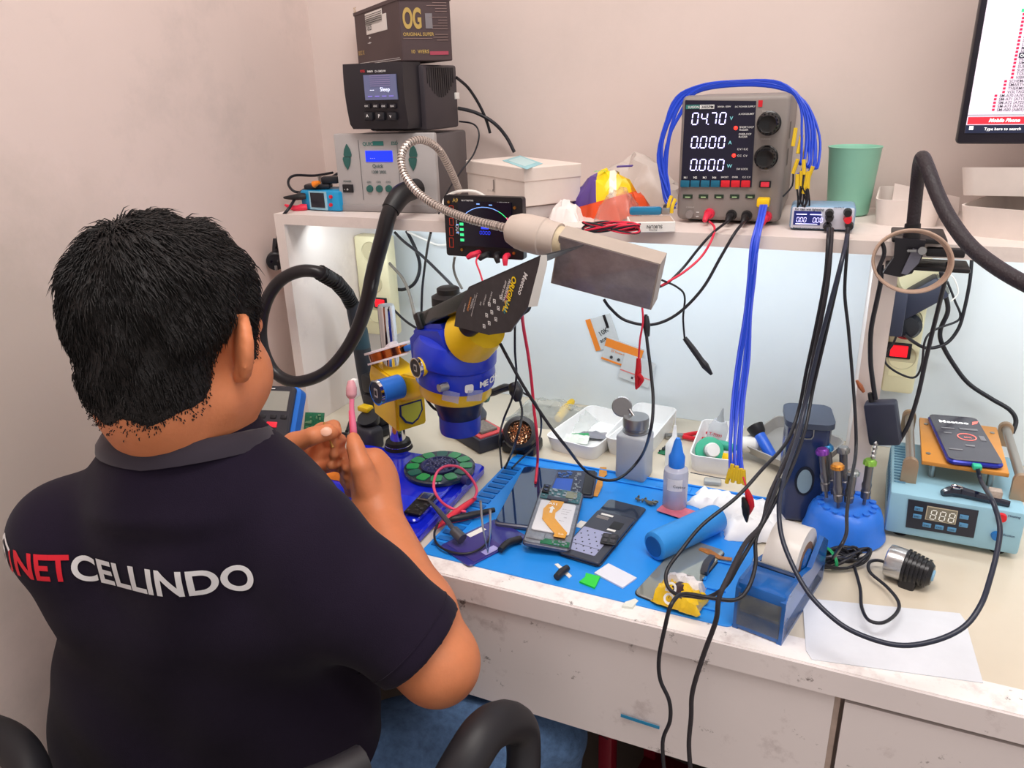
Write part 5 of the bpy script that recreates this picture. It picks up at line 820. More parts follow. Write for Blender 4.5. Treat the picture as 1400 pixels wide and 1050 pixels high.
# --- tissues
rgm = M('tissue_white', (246, 246, 248), .8)
S('paper_tissue', 'crumpled white tissue in front of the back right tray', 'tissue', crumple(.10, .055, .014, 81, 14, 9, .0042, .3), rgm, sharp=75, M_=yawm(pz(938, 690, MZ), R(-12)))
S('paper_tissue', 'large crumpled white tissue between mat and blue box', 'tissue', crumple(.10, .062, .026, 82, 16, 11, .0052, .35), rgm, sharp=75, M_=yawm(pz(965, 715, MZ), R(2)))
S('paper_tissue', 'crumpled white tissue against the tape dispenser', 'tissue', crumple(.075, .05, .02, 83, 12, 8, .0045, .4), rgm, sharp=75, M_=yawm(pz(990, 738, MZ), R(12)))
# --- tall blue box with window
c0, c1_ = pz(1075, 712, DZ), pz(1113, 720, DZ); Mtb, wtb = frm((1066, 712), (1107, 721), DZ); htb = hgt(Mtb.to_translation(), 572); wtb = .052
tbx = T('tall_blue_bin', 'tall dark blue and grey plastic bin with oval window', 'bin', Mtb @ Matrix.Rotation(R(14), 4, 'Z')); Pt('body', tbx, MB().rbox(-.002, 0, .0005, wtb, .06, htb-.012, .006, 3), M('bin_blue', (34, 52, 96), .25, noise=.08, ns=10, co=.3)); m_ = MB(); m_.prism(rrect(-.006, -.006, wtb+.005, .066, .014), htb-.012, htb-.004); Pt('lid', tbx, m_, M('lid_slate', (62, 72, 92), .45)); Pt('side_trim', tbx, MB().rbox(wtb-.001, .008, .004, wtb+.002, .055, htb-.016, .001), M('trim_grey', (130, 135, 140), .4))
ov = [(wtb*.5+.0125*math.cos(a), htb*.42+(.022 if math.sin(a) > 0 else .022)*math.sin(a)) for a in [2*math.pi*i/28 for i in range(28)]]; m_ = MB(); m_.M = FRONT; m_.prism(ov, 0, .0015); Pt('window_rim', tbx, m_, M('rim_navy', (22, 30, 50), .35)); ov2 = [(wtb*.5+.0095*math.cos(a), htb*.42+.018*math.sin(a)) for a in [2*math.pi*i/28 for i in range(28)]]; m_ = MB(); m_.M = FRONT; m_.prism(ov2, 0, .0022); Pt('window', tbx, m_, M('window_pale', (140, 165, 180), .15)); Pt('latch', tbx, MB().tube([(.006, -.001, htb-.012), (.008, -.003, htb-.024), (.028, -.003, htb-.026), (.03, -.001, htb-.014)], .001, 6, 3), steel)
# --- torch
ta_, tb2 = pz(1032, 583, DZ+.055), pz(1056, 626, DZ+.02); to = T('pen_torch', 'blue pen torch with black flared head leaning on the blue bin', 'torch', axm(tb2, ta_-tb2)); Lt = (ta_-tb2).length
Pt('barrel', to, MB().lathe([(.008, 0), (.009, .004), (.009, Lt*.72), (.0085, Lt*.74)], 24), M('torch_blue', (40, 100, 215), .3)); Pt('head', to, MB().lathe([(.009, Lt*.72), (.012, Lt*.8), (.014, Lt), (.011, Lt), (.009, Lt*.9)], 24), black)
# --- tape dispenser
t_a, t_b = pz(1001, 858, DZ), pz(1068, 884, DZ); tc_ = pz(1094, 782, DZ); yw = math.atan2(t_b.y-t_a.y, t_b.x-t_a.x); Mtd = yawm(t_a, yw); wtd = (t_b-t_a).length; dtd = (Mtd.inverted() @ tc_).y*1.0
td = T('tape_dispenser', 'blue desk tape dispenser holding a wide roll of clear tape', 'tape dispenser', Mtd); tdb = M('dispenser_blue', (18, 92, 170), .25, noise=.1, ns=20, co=.3); Pt('weighted_base', td, MB().rbox(0, 0, .0005, wtd, dtd, .03, .004), tdb)
def profp(y0, hs): return [(0, .028)]
sidep = [(0, .0), (dtd, .0), (dtd+.002, .055), (dtd*.86, .072), (dtd*.6, .05), (dtd*.38, .06), (dtd*.05, .062), (0, .055)]
for x0_ in (0, wtd-.006):
    m_ = MB(); m_.M = Matrix.Translation((x0_, 0, 0)) @ SIDE; m_.prism(sidep, .0, .006); Pt('side_wall', td, m_, tdb)
Pt('front_block', td, MB().rbox(0.001, .001, .02, wtd-.001, dtd*.3, .062, .004), tdb); Pt('cutter', td, MB().box(.006, dtd*.3, .058, wtd-.006, dtd*.3+.002, .066), steel)
Pt('front_film', td, MB().box(.004, -.0008, .008, wtd-.004, 0, .05), M('dirty_film', (120, 120, 100), .2, al=.35, noise=.5, ns=60))
rr3 = .042; cyd = dtd*.62; rl = Pt('tape_roll', td, MB().cyl((.009, cyd, .052), (wtd-.009, cyd, .052), rr3, n=48), M('tape_roll', (222, 218, 214), .3, noise=.03)); Pt('core', td, MB().cyl((.0085, cyd, .052), (wtd-.0085, cyd, .052), .026, n=36), M('core_brown', (120, 90, 70), .6)); Pt('hub', td, MB().cyl((.007, cyd, .052), (wtd-.007, cyd, .052), .018, n=28), tdb)
# --- screwdriver stand
c = pz(1152, 728, DZ); sd = T('screwdriver_stand', 'round bright blue stand holding small screwdrivers', 'stand', Matrix.Translation(c)); rs_ = .047; stb = M('stand_blue', (48, 122, 232), .35, noise=.08, ns=30)
Pt('bowl', sd, MB().lathe([(rs_+.004, .0005), (rs_+.006, .004), (rs_+.003, .012), (rs_, .03), (rs_-.004, .04), (rs_-.01, .045), (.002, .047)], 48), stb)
m_ = MB()
for i in range(16): a = 2*math.pi*i/16; m_.cyl((.034*math.cos(a), .034*math.sin(a), .0455), (.034*math.cos(a), .034*math.sin(a), .0478), .0045, n=10)
Pt('hole_collars', sd, m_, stb, kind='stuff')
gun = M('gunmetal', (120, 118, 122), .3, .85)
for u, v, ub, vb, capc, lb, y_ in ((1124, 613, 1130, 680, (150, 80, 190), 'purple', -.01), (1130, 608, 1138, 675, (70, 150, 210), 'pale blue', .012), (1145, 634, 1146, 694, (225, 150, 60), 'orange', -.02), (1153, 611, 1153, 680, (150, 150, 150), 'silver', .016), (1167, 643, 1158, 697, (165, 170, 170), 'grey', -.016), (1190, 628, 1180, 697, (150, 205, 90), 'lime green', .0)):
    y0 = c.y+y_; pt_, pb_ = py(u, v, y0+.002), py(ub, vb, y0); pb_.z = max(pb_.z, DZ+.048); d_ = pt_-pb_; L = d_.length
    s_ = T('precision_screwdriver', 'slim metal screwdriver with %s cap in the round blue stand' % lb, 'screwdriver', axm(pb_, d_), 'screwdrivers in the blue stand')
    Pt('shaft', s_, MB().lathe([(.0022, 0), (.0022, L*.12), (.0056, L*.15), (.0064, L*.3), (.0054, L*.32), (.0064, L*.45), (.0052, L*.5), (.0052, L*.9)], 16), gun); cp = M('cap_'+lb.replace(' ', '_'), capc, .3, .6)
    k_ = Pt('cap', s_, MB().lathe([(.0065, L*.88), (.0078, L*.89), (.0078, L*.96), (.006, L), (.001, L)], 20), cp); m_ = MB()
    for i in range(10): a = .628*i; m_.box(.0072*math.cos(a)-.001, .0072*math.sin(a)-.001, L*.885, .0072*math.cos(a)+.001, .0072*math.sin(a)+.001, L*.965)
    Pt('knurl', k_, m_, cp)
pt_ = py(1203, 580, c.y+.03); pb_ = py(1193, 628, c.y+.004)
S('steel_spring_tool', 'ribbed steel rod standing behind the lime capped screwdriver', 'tool', MB().tube([pb_.lerp(pt_, i/16) for i in range(17)], [.0032 if i % 2 else .0022 for i in range(17)], 10, 1), steel)
# --- separator machine
h_a, h_b, h_c = pz(1208, 728, DZ+.006), pz(1391, 762, DZ+.006), pz(1240, 560, DZ+.006); yw = math.atan2(h_b.y-h_a.y, h_b.x-h_a.x); Mh = yawm(Vector((h_a.x, h_a.y, DZ)), yw); wh = (h_b-h_a).length; hh_ = hgt(Mh @ Vector((0, 0, 0)), 672)
hm = T('screen_separator', 'pale blue heated screen separator with brown plate and guide rods', 'separator machine', Mh); hb_ = M('machine_blue', (150, 195, 215), .4, noise=.04, ns=20); dh = .17
Pt('housing', hm, MB().rbox(0, 0, .008, wh, dh, hh_, .004), hb_)
for x in (.02, wh-.02):
    for y in (.02, dh-.02): Pt('foot', hm, MB().cyl((x, y, 0), (x, y, .009), .009, n=16), black)
cp_ = [(fl(Mh, u, v)) for u, v in ((1238, 720), (1331, 735), (1338, 698), (1242, 682))]; m_ = MB(); m_.M = FRONT; m_.prism(cp_, 0, .0014); pn_ = Pt('control_panel', hm, m_, M('panel_slate', (38, 42, 56), .35)); O4 = (0, -.0014, 0)
x0, z0, x1, z1 = fl(Mh, 1265, 711)+fl(Mh, 1308, 697); x0, z0 = fl(Mh, 1264, 711); x1, z1 = fl(Mh, 1309, 701); z1 = fl(Mh, 1287, 694)[1]; z0 = fl(Mh, 1287, 713)[1]
Pt('readout_window', pn_, MB().box(x0, -.0022, z0, x1, -.001, z1), M('readout_beige', (205, 195, 170), .3)); Pt('readout_back', pn_, MB().box(x0+.001, -.0026, z0+.001, x1-.001, -.001, z1-.001), M('readout_olive', (130, 125, 110), .3)); digits(pn_, '888', x0+.005, z0+.003, (x1-x0)*.17, (z1-z0)*.65, M('digit_pale', (225, 225, 220), .3, em=.3), name='readout', gap=1.75, origin=(0, -.0028, 0))
for u, v, t_ in ((1256, 695, 'SET'), (1254, 705, 'ENT'), (1267, 717, 'CH1'), (1284, 720, 'CH2'), (1301, 723, 'CH3'), (1318, 706, '^'), (1317, 717, 'v')):
    x, z = fl(Mh, u, v); k_ = Pt('key', pn_, MB().rbox(x-.005, -.0026, z-.003, x+.005, -.001, z+.003, .0006), M('key_blue', (90, 150, 195), .4)); letters(k_, [(t_, x-.0036, z-.0012, .0024)], ink, FRONT, .0029, bold=.1)
for u, v, m2, lb in ((1369, 707, red, 'red round switch'), (1362, 732, M('switch_blue', (25, 110, 185), .4), 'blue round switch')): x, z = fl(Mh, u, v); Pt('switch', hm, MB().cyl((x, 0, z), (x, -.004, z), .0062, .0055, 24), m2, lb)
letters(hm, [('Heating', *fl(Mh, 1378, 706), .003), ('Suction', *fl(Mh, 1371, 732), .003)], M('navy_ink', (30, 50, 90), .5), name='caption')
m_ = MB()
for i in range(14): m_.rbox(-.0006, .03+i*.009, hh_*.55, .0006, .034+i*.009, hh_*.95, .0003, 1)
Pt('side_vents', hm, m_, M('vent_blue', (90, 140, 170), .5), kind='stuff'); m_ = MB()
for i in range(14): m_.rbox(.004, .03+i*.009, hh_, .018, .034+i*.009, hh_+.001, .0003, 1)
Pt('top_vents', hm, m_, M('vent_blue'), kind='stuff')
zpl = hh_+.03
cpl = [ft(Mh, u, v, zpl) for u, v in ((1256, 629), (1383, 640), (1352, 573), (1250, 564))]; plx0, plx1 = cpl[0][0], cpl[1][0]; ply0, ply1 = max(cpl[0][1], .03), cpl[3][1]; ply1 = min(max(ply1, ply0+.09), dh+.03)
Pt('heating_plate', hm, MB().rbox(plx0+.004, ply0, zpl-.006, plx1-.004, ply1, zpl, .001), M('plate_orange', (208, 140, 62), .35, noise=.05)); 
for x in (plx0+.02, plx1-.02):
    for y in (ply0+.02, ply1-.02): Pt('spacer_post', hm, MB().cyl((x, y, hh_-.001), (x, y, zpl-.005), .004, n=12), steel); 
for x in (plx0+.012, plx1-.012):
    for y in (ply0+.025, ply1-.025): Pt('screw', hm, MB().cyl((x, y, zpl-.001), (x, y, zpl+.001), .003, n=12), steel)
bronze = M('bronze_paint', (176, 148, 122), .35, .5)
for x in (plx0-.009, plx1+.009):
    for y in (ply0-.012, ply1+.006):
        m_ = MB(); m_.M = Matrix.Translation((0, y, 0)) @ FRONT; w5 = .0095; m_.prism([(x-w5, hh_-.001), (x+w5, hh_-.001)]+[(x+w5*math.cos(a), zpl-.004+w5*math.sin(a)) for a in [math.pi*i/8 for i in range(9)]], -.008, 0); Pt('rod_bracket', hm, m_, bronze)
    Pt('guide_rod', hm, MB().cyl((x, ply0-.008, zpl-.004), (x, ply1+.006, zpl-.004), .0058, n=20), M('rod_steel', (165, 158, 150), .3, .7))
# phone on the plate
zp = DZ+zpl+.0006; Mph, w_, d_ = flat((1296, 634), (1373, 642), (1266, 578), zp)
pa, pb3, pc3 = pz(1295, 636, zp), pz(1374, 646, zp), pz(1334, 580, zp); yw = math.atan2(pb3.y-pa.y, pb3.x-pa.x); Mph = yawm(pa, yw); w_ = (pb3-pa).length; d_ = (Mph.inverted() @ pc3).y
sk = (Mph.inverted() @ pz(1265, 578, zp))
ph = T('smartphone', 'phone with a blue edge and dark splash screen lying on the brown plate', 'phone', Mph @ Matrix.Rotation(R(4), 4, 'Z'))
Pt('frame', ph, rslab(w_, d_, .0085, .009, .003), M('blue_frame', (36, 48, 160), .2, .3)); Pt('screen', ph, rslab(w_-.003, d_-.003, .0008, .008, .0003, .0015, .0015, .0083), M('screen_charcoal', (72, 70, 78), .12, em=.12, noise=.1, ns=20)); O5 = .0096
letters(ph, [('Meetoo', w_*.16, d_*.8, .0085)], M('screen_text', (240, 240, 240), .4, em=.7), TOPM, O5, bold=.8); Pt('swoosh', ph, MB().prism([(w_*.8, d_*.8), (w_*.92, d_*.84), (w_*.97, d_*.9), (w_*.84, d_*.87)], O5-.0003, O5), M('salmon_lit', (240, 120, 110), .4, em=.6))
m_ = MB(); m_.M = Matrix.Translation((w_*.56, d_*.5, O5)); m_.lathe([(.0105, 0), (.012, 0), (.012, .0003), (.0105, .0003)], 32, cap=False); Pt('ring_mark', ph, m_, M('salmon_lit')); letters(ph, [('80%', w_*.5, d_*.48, .004)], M('salmon_lit'), TOPM, O5, bold=.2, name='caption'); bars(ph, [(w_*.15, d_*.66, w_*.4, d_*.68), (w_*.5, d_*.66, w_*.85, d_*.7), (w_*.15, d_*.55, w_*.3, d_*.57), (w_*.45, d_*.3, w_*.62, d_*.33), (w_*.8, d_*.45, w_*.9, d_*.55), (w_*.1, d_*.2, w_*.35, d_*.22)], M('screen_grey', (125, 123, 128), .4, em=.1), TOPM, O5)
PHC = ph.matrix_world @ Vector((w_*.5, -.009, .004)); Pt('charge_plug', ph, MB().rbox(w_*.42, -.01, .001, w_*.58, .0005, .0075, .0015), M('green_tip', (50, 190, 150), .4), 'green banded charging plug')
S('ear_hook', 'dark glossy phone part with silver hook before the heating plate', 'phone part', MB().tube([Mh @ Vector(p) for p in ((.06, .012, hh_+.004), (.075, .02, hh_+.006), (.1, .016, hh_+.006), (.135, .012, hh_+.004))], [.004, .008, .006, .004], 8, 4), M('gloss_black', (24, 28, 48), .12, co=.6)); S('steel_ring', 'small silver curled clip on the dark part before the plate', 'clip', MB().tube([Mh @ Vector((.075+.006*math.cos(a), .014+.004*math.sin(a), hh_+.015)) for a in [i*.7 for i in range(9)]], .0012, 6, 3, True), chrome)
Pt('dc_socket', hm, MB().rbox(wh*.72, .012, hh_, wh*.82, .025, hh_+.018, .002), M('socket_beige', (175, 160, 150), .5, noise=.2, ns=300))
# --- head torch with cord
la, lb2 = pz(1214, 765, DZ+.022), pz(1270, 785, DZ+.02); v_ = (lb2-la).normalized(); hl = T('bicycle_lamp', 'black finned lamp with silver bezel lying before the separator', 'lamp', axm(la, v_)); Lh = (lb2-la).length
Pt('bezel', hl, MB().lathe([(.014, -.002), (.0195, .0), (.02, .003), (.02, .018), (.019, .02)], 32), M('bezel_silver', (190, 190, 192), .25, .8)); pr2 = [(.019, .018)]
for i in range(6): z = .02+i*(Lh*.1); r_ = .0215-.0008*i; pr2 += [(r_, z), (r_, z+Lh*.06), (r_-.003, z+Lh*.062), (r_-.003, z+Lh*.098)]
pr2 += [(.017, Lh*.95), (.012, Lh+.004)]; Pt('finned_body', hl, MB().lathe(pr2, 28), M('lamp_black', (36, 36, 40), .3, .2)); Pt('button', hl, MB().cyl((0, 0, Lh+.003), (0, 0, Lh+.006), .0075, .0065, 20), M('button_blue', (140, 190, 225), .4)); Pt('mount_foot', hl, MB().rbox(-.012, -.012, Lh*.35, .012, .012, Lh*.75, .004), blk2, M_=Matrix.Translation(axm(la, v_).to_3x3().inverted() @ Vector((0, -.006, -.012))))
# --- cable coil
rg = random.Random(6); cw = pz(1143, 772, DZ); pts = []; ax_ = (pz(1192, 768, DZ)-pz(1098, 780, DZ)).normalized(); ay_ = Vector((-ax_.y, ax_.x, 0)); Lc = (pz(1190, 768, DZ)-pz(1100, 780, DZ)).length/2
for i in range(58):
    a = i*.8; s_ = .75+.25*math.sin(i*.31); pts.append(cw+ax_*(Lc*s_*math.cos(a))+ay_*(.018*math.sin(a)*(.6+.4*math.sin(i*.17)))+Vector((0, 0, .005+.013*(.5+.5*math.sin(i*1.9)))))
co_ = T('cable_coil', 'black cable folded into a bundle with a green twist tie', 'cable', Matrix.Translation(cw)); Pt('loops', co_, MB().tube([p-cw for p in pts], .0017, 7, 4), cbl)
Pt('twist_tie', co_, MB().tube([ax_*(-Lc*.25)+ay_*(.016*math.cos(a))+Vector((0, 0, .0115+.0105*math.sin(a))) for a in [i*.785 for i in range(8)]], .0012, 6, 4, True), M('tie_green', (20, 150, 90), .4)); Pt('twist_tie', co_, MB().tube([ax_*(-Lc*.21)+ay_*(.0165*math.cos(a))+Vector((0, 0, .0115+.0108*math.sin(a))) for a in [i*.785 for i in range(8)]], .0012, 6, 4, True), M('tie_green'))
# --- white sheet, film sheet
poly = [pz(u, v, DZ+.0012) for u, v in ((1097, 818), (1312, 839), (1320, 850), (1344, 934), (1110, 902), (1102, 890))]
S('paper_sheet', 'blank white plastic sheet lying at the bench front right', 'sheet', MB().prism([(p.x, p.y) for p in poly[::-1]], DZ+.001, DZ+.002), M('sheet_white', (222, 226, 234), .3))
# --- multimeter
m1, m2_ = pz(352, 637, DZ+.02), pz(392, 640, DZ+.02)
Mmm = Matrix.Translation(pz(346, 640, DZ+.012)) @ Matrix.Rotation(R(14), 4, 'Z') @ Matrix.Rotation(R(52), 4, 'X')
mm = T('multimeter', 'dark multimeter with blue holster leaning at the left end of the bench', 'multimeter', Mmm); hol = M('holster_blue', (45, 120, 220), .35)
Wm_, Lm_ = .064, .132
Pt('holster', mm, rslab(Wm_+.012, Lm_+.006, .028, .01, .004, -.006, -.004, -.006), hol); Pt('body', mm, rslab(Wm_, Lm_, .03, .006, .003, 0, 0, 0), M('meter_dark', (52, 52, 60), .4)); Pt('display', mm, MB().box(.008, Lm_*.68, .03, Wm_-.008, Lm_*.93, .031), M('lcd_grey', (158, 158, 150), .25)); bars(mm, [(.01, Lm_*.955, .03, Lm_*.965)], wink, TOPM, .0305)
for i in range(3): Pt('key', mm, MB().rbox(.012+.018*i, Lm_*.58, .03, .022+.018*i, Lm_*.63, .032, .001), M('key_dark', (34, 34, 40), .4)); 
Pt('heart_button', mm, MB().rbox(.026, Lm_*.47, .03, .044, Lm_*.54, .032, .002), M('heart_red', (225, 40, 60), .4, em=.3)); letters(mm, [('CE', .012, Lm_*.49, .005)], wink, TOPM, .0308, bold=.2)
bars(mm, [(.012+.026*i, Lm_*(.28+.05*j), .018+.026*i, Lm_*(.295+.05*j)) for i in (0, 1) for j in range(3)], M('mark_green', (120, 220, 160), .5), TOPM, .0305)
Pt('dial', mm, MB().cyl((Wm_*.4, Lm_*.12, .03), (Wm_*.4, Lm_*.12, .038), .013, .011, 24), black)
# --- orange cloth near the hands
S('orange_cloth', 'folded orange cloth lying between the hands and blue base', 'cloth', crumple(.09, .06, .02, 91, 12, 9, .003, .3), M('cloth_orange', (245, 140, 45), .8), M_=yawm(pz(440, 652, DZ+.022), R(-6)))
S('small_scissors', 'small black round scissor handle lying behind the hands', 'scissors', MB().tube([pz(468, 596, DZ+.004)+Vector((.012*math.cos(a), .009*math.sin(a), 0)) for a in [i*.785 for i in range(8)]], .003, 8, 4, True).tube([pz(474, 590, DZ+.004), pz(478, 575, DZ+.006)], [.003, .0015], 8, 1), blk2)
# --- ear probe, tweezers, stylus
S('fine_probe', 'grey probe with a black round knob end standing on the mat', 'tool', MB().tube([pz(586, 684, MZ+.03), pz(601, 700, MZ+.026), pz(622, 726, MZ+.02)], [.0016, .0038, .0035], 10, 4).tube([pz(620, 725, MZ+.02), pz(632, 737, MZ+.014)], [.007, .008], 16, 1), M('probe_grey', (88, 90, 98), .3, .4))
tw = T('tweezers', 'thin steel tweezers pointing down onto the violet cover', 'tweezers', Matrix.Translation(pz(667, 756, MZ+.004))); tp0 = Vector((0, 0, 0))
for i, (u, v) in enumerate(((657, 685), (670, 697))): q = pd(u, v, .985)-tw.matrix_world.to_translation(); Pt('blade', tw, MB().tube([tp0, q*.5+Vector((.002*(1 if i else -1), 0, 0)), q], [.0006, .0014, .0018], 6, 4), steel)
# --- sachets taped on the back panel
for k, (q, lbl, c_) in enumerate((((815, 480, 858, 428), 'orange printed component packet taped on the back panel', (240, 140, 50)), ((822, 490, 880, 452), 'orange and clear packet overlapping the lower wall packets', (245, 150, 70)), ((845, 515, 885, 470), 'clear packet with pink line hanging lowest on the back panel', (225, 225, 222)))):
    a = py(q[0], q[1], -.0135-.002*k); t = T('component_packet', lbl, 'packet', Matrix.Translation(a) @ Matrix.Rotation(R(-20 if k == 0 else 14), 4, 'Y'), 'component packets taped to the back panel')
    W5, H5 = (.05, .062) if k == 0 else (.072, .045) if k == 1 else (.06, .05); Pt('pouch', t, MB().rbox(0, -.0008, 0, W5, .0006, H5, .0003, 1), M('pouch_clear', (228, 232, 234), .2, al=.75)); 
    if k < 2: Pt('printed_band', t, MB().box(0, -.0014, H5*.6 if k else 0, W5 if k else W5*.2, -.0008, H5*(.95 if k else 1)), M('print_orange', c_, .5))
    if k == 1: Pt('printed_band', t, MB().box(0, -.0014, 0, W5, -.0008, H5*.08), M('print_orange')); letters(t, [('ST Screw nuts', W5*.2, H5*.46, .004)], M('print_orange'), off=.0016); [Pt('nut', t, MB().cyl((W5*(.25+.2*i), -.001, H5*.22), (W5*(.25+.2*i), -.003, H5*.22), .003, n=6), dgrey) for i in range(2)]; Pt('label', t, MB().box(W5*.6, -.0016, H5*.15, W5*.85, -.0008, H5*.5), white)
    if k == 0: letters(t, [('10K', W5*.35, H5*.4, .009), ('ace', W5*.3, H5*.2, .008)], ink, off=.0016, rot=.3, bold=.3); Pt('black_strip', t, MB().box(W5*.7, -.002, H5*.6, W5*.8, -.0008, H5*1.0), black)
    if k == 2: Pt('pink_line', t, MB().box(0, -.0014, H5*.3, W5, -.0008, H5*.34), M('pink_line', (225, 130, 130), .5)); Pt('chip', t, MB().box(W5*.4, -.002, H5*.12, W5*.46, -.0008, H5*.2), dgrey)
# ================================================================ HOSES, LAMPS, STRIPS, CORDS
def L_(pts, o): return [W(p)-o for p in pts]
# --- hot air hose
hose = [(571, 257, -.235), (549, 266, -.272), (534, 287, -.297), (523, 325, -.308), (511, 370, -.31), (502, 412, -.312), (488, 452, -.31), (470, 483, -.32), (446, 508, -.33), (420, 520, -.335), (396, 521, -.34), (374, 507, -.34), (360, 478, -.34), (357, 445, -.335), (365, 410, -.33), (383, 384, -.32), (410, 371, -.312), (438, 373, -.3), (460, 386, -.265), (474, 402, -.22), (482, 418, -.2)]
hw = T('air_hose', 'thick black air hose looping from the silver station to the hot air gun', 'hose', Matrix.Translation(W(hose[0]))); o0 = W(hose[0])
Pt('hose', hw, MB().tube(L_(hose, o0), [.0135, .0135, .0125, .0125, .0122, .012, .0115, .011]+[.0105]*13, 16, 6), M('hose_black', (34, 31, 34), .32))
Pt('cuff', hw, MB().tube(L_(hose[0:3], o0), [.015, .0165, .0145], 18, 6), black)
m_ = MB(); seg = L_(hose[17:21], o0)
for i in range(3):
    for k in range(6): p = seg[i].lerp(seg[i+1], k/6); d = (seg[i+1]-seg[i]).normalized(); m_.cyl(p-d*.0011, p+d*.0011, .0135, n=14)
Pt('ribbed_sleeve', hw, m_, black, kind='stuff')
# --- gooseneck lamp
gp_ = [(628, 262, -.2), (617, 235, -.24), (600, 205, -.28), (580, 192, -.31), (561, 195, -.335), (549, 212, -.35), (552, 236, -.36), (570, 262, -.37), (600, 283, -.38), (640, 299, -.395), (680, 309, -.405), (694, 312, -.41)]
gl = T('gooseneck_lamp', 'bendy metal gooseneck lamp with beige socket and flat LED head', 'lamp', Matrix.Translation(W(gp_[0]))); o0 = W(gp_[0]); gpl = L_(gp_, o0)
m_ = MB(); m_.tube(gpl, .0046, 10, 6); Pt('gooseneck', gl, m_, M('hose_steel', (165, 155, 150), .3, .7)); q = []
for i in range(len(gpl)-1):
    g = lambda k: gpl[min(max(k, 0), len(gpl)-1)]; a, b, c, d = g(i-1), g(i), g(i+1), g(i+2); nn = max(3, int((c-b).length/.0042))
    for j in range(nn): t = j/nn; q.append(.5*((2*b)+(c-a)*t+(2*a-5*b+4*c-d)*t*t+(3*b-a-3*c+d)*t**3))
m_ = MB()
for i in range(1, len(q)-1): d = (q[i+1]-q[i-1]).normalized(); m_.cyl(q[i]-d*.0011, q[i]+d*.0011, .0058, n=10)
Pt('coil_rings', gl, m_, M('hose_steel2', (205, 196, 190), .3, .7), kind='stuff')
s0, s1, s2 = W((693, 312, -.41))-o0, W((715, 319, -.412))-o0, W((764, 329, -.418))-o0; sk_ = (s2-s0)
Pt('lamp_socket', gl, MB().cyl(s0, s2, 0, n=32, prof=[(.009, 0), (.018, .006), (.0225, .018), (.024, .03), (.024, sk_.length*.72), (.0225, sk_.length*.74), (.0215, sk_.length)]), M('socket_sand', (196, 182, 172), .5, noise=.05))
Pt('screw_cap', gl, MB().cyl(s0+sk_*.93, s0+sk_*1.14, .019, .018, 28), M('cap_cream', (205, 190, 160), .45))
Pq = [W((764, 322, -.44))-o0, W((903, 361, -.452))-o0, W((890, 424, -.42))-o0, W((753, 387, -.408))-o0]
bd = Vector((0.002, .022, .0085)); Pb = [p+bd for p in Pq]
m_ = MB().add(Pq+Pb, [(3, 2, 1, 0), (4, 5, 6, 7), (0, 1, 5, 4), (1, 2, 6, 5), (2, 3, 7, 6), (3, 0, 4, 7)]); lh = Pt('lamp_head', gl, m_, M('head_beige', (178, 166, 156), .5, noise=.04))
nrm = (Pq[1]-Pq[0]).cross(Pq[3]-Pq[0]).normalized()
if nrm.y > 0: nrm = -nrm
cq = sum(Pq, Vector())/4; Pi = [cq+(p-cq)*.97+nrm*.0008 for p in Pq]; m_ = MB().add(Pi+[p-nrm*.0006 for p in Pi], [(3, 2, 1, 0), (4, 5, 6, 7), (0, 1, 5, 4), (1, 2, 6, 5), (2, 3, 7, 6), (3, 0, 4, 7)])
Pt('diffuser', gl, m_, M('diffuser_grey', (140, 133, 136), .28, noise=.35, ns=22, co=.5, bump=.2, bs=30))
# --- phone holder clamp, its arm and the beige cord ring
ck0 = W((1252, 345, -.3)); pcl = T('spring_clamp', 'black spring clamp gripping the shelf edge with a bendy arm', 'clamp', Matrix.Translation(ck0)); o0 = ck0
Pt('upper_jaw', pcl, MB().rbox(-.028, -.015, .013, .03, .06, .019, .002), black); 
def quad(pts, y, th): ps = [W((u, v, y))-o0 for u, v in pts]; n = len(ps); b = [p+Vector((0, th, 0)) for p in ps]; return MB().add(ps+b, [tuple(range(n))[::-1], tuple(range(n, 2*n))]+[(i, (i+1) % n, n+(i+1) % n, n+i) for i in range(n)])
Pt('handle', pcl, quad([(1224, 325), (1266, 329), (1261, 352), (1247, 374), (1230, 379), (1207, 374), (1222, 352)], -.322, .012), M('clamp_black', (30, 28, 36), .35)); Pt('handle', pcl, quad([(1248, 340), (1262, 344), (1256, 360), (1240, 376), (1232, 374)], -.327, .004), M('clamp_grey', (110, 112, 128), .4))
Pt('side_lug', pcl, MB().rbox(.01, -.012, -.002, .05, .0, .008, .002), black); Pt('bolt', pcl, MB().cyl(W((1261, 343, -.324))-o0, W((1261, 343, -.334))-o0, .005, .0045, 16), steel); m_ = MB()
for i in range(4): p = W((1242+3*i, 342, -.326))-o0; m_.cyl(p, p+Vector((0, -.004, 0)), .0016, n=8)
Pt('spring', pcl, m_, steel, kind='stuff'); Pt('lower_jaw', pcl, MB().rbox(-.03, -.0, -.022, .06, .05, -.0165, .002), black)
arm = [(1247, 322, -.31), (1249, 300, -.31), (1252, 270, -.31), (1255, 240, -.315), (1258, 220, -.33), (1262, 216, -.345), (1269, 232, -.365), (1280, 262, -.385), (1297, 297, -.41), (1325, 335, -.44), (1362, 365, -.47), (1410, 392, -.5), (1470, 415, -.53)]
Pt('bendy_arm', pcl, MB().tube(L_(arm, o0), [.0072]*5+[.0075]*8, 16, 6), M('arm_black', (44, 38, 44), .5, bump=.5, bs=400)); Pt('arm_collar', pcl, MB().tube(L_([(1246, 328, -.31), (1248, 306, -.31)], o0), [.0095, .0085], 16, 1), black)
m_ = MB()
rgc = T('cord_ring', 'beige and black cords wound into a ring around the black clamp', 'cable', Matrix.Translation(ck0))
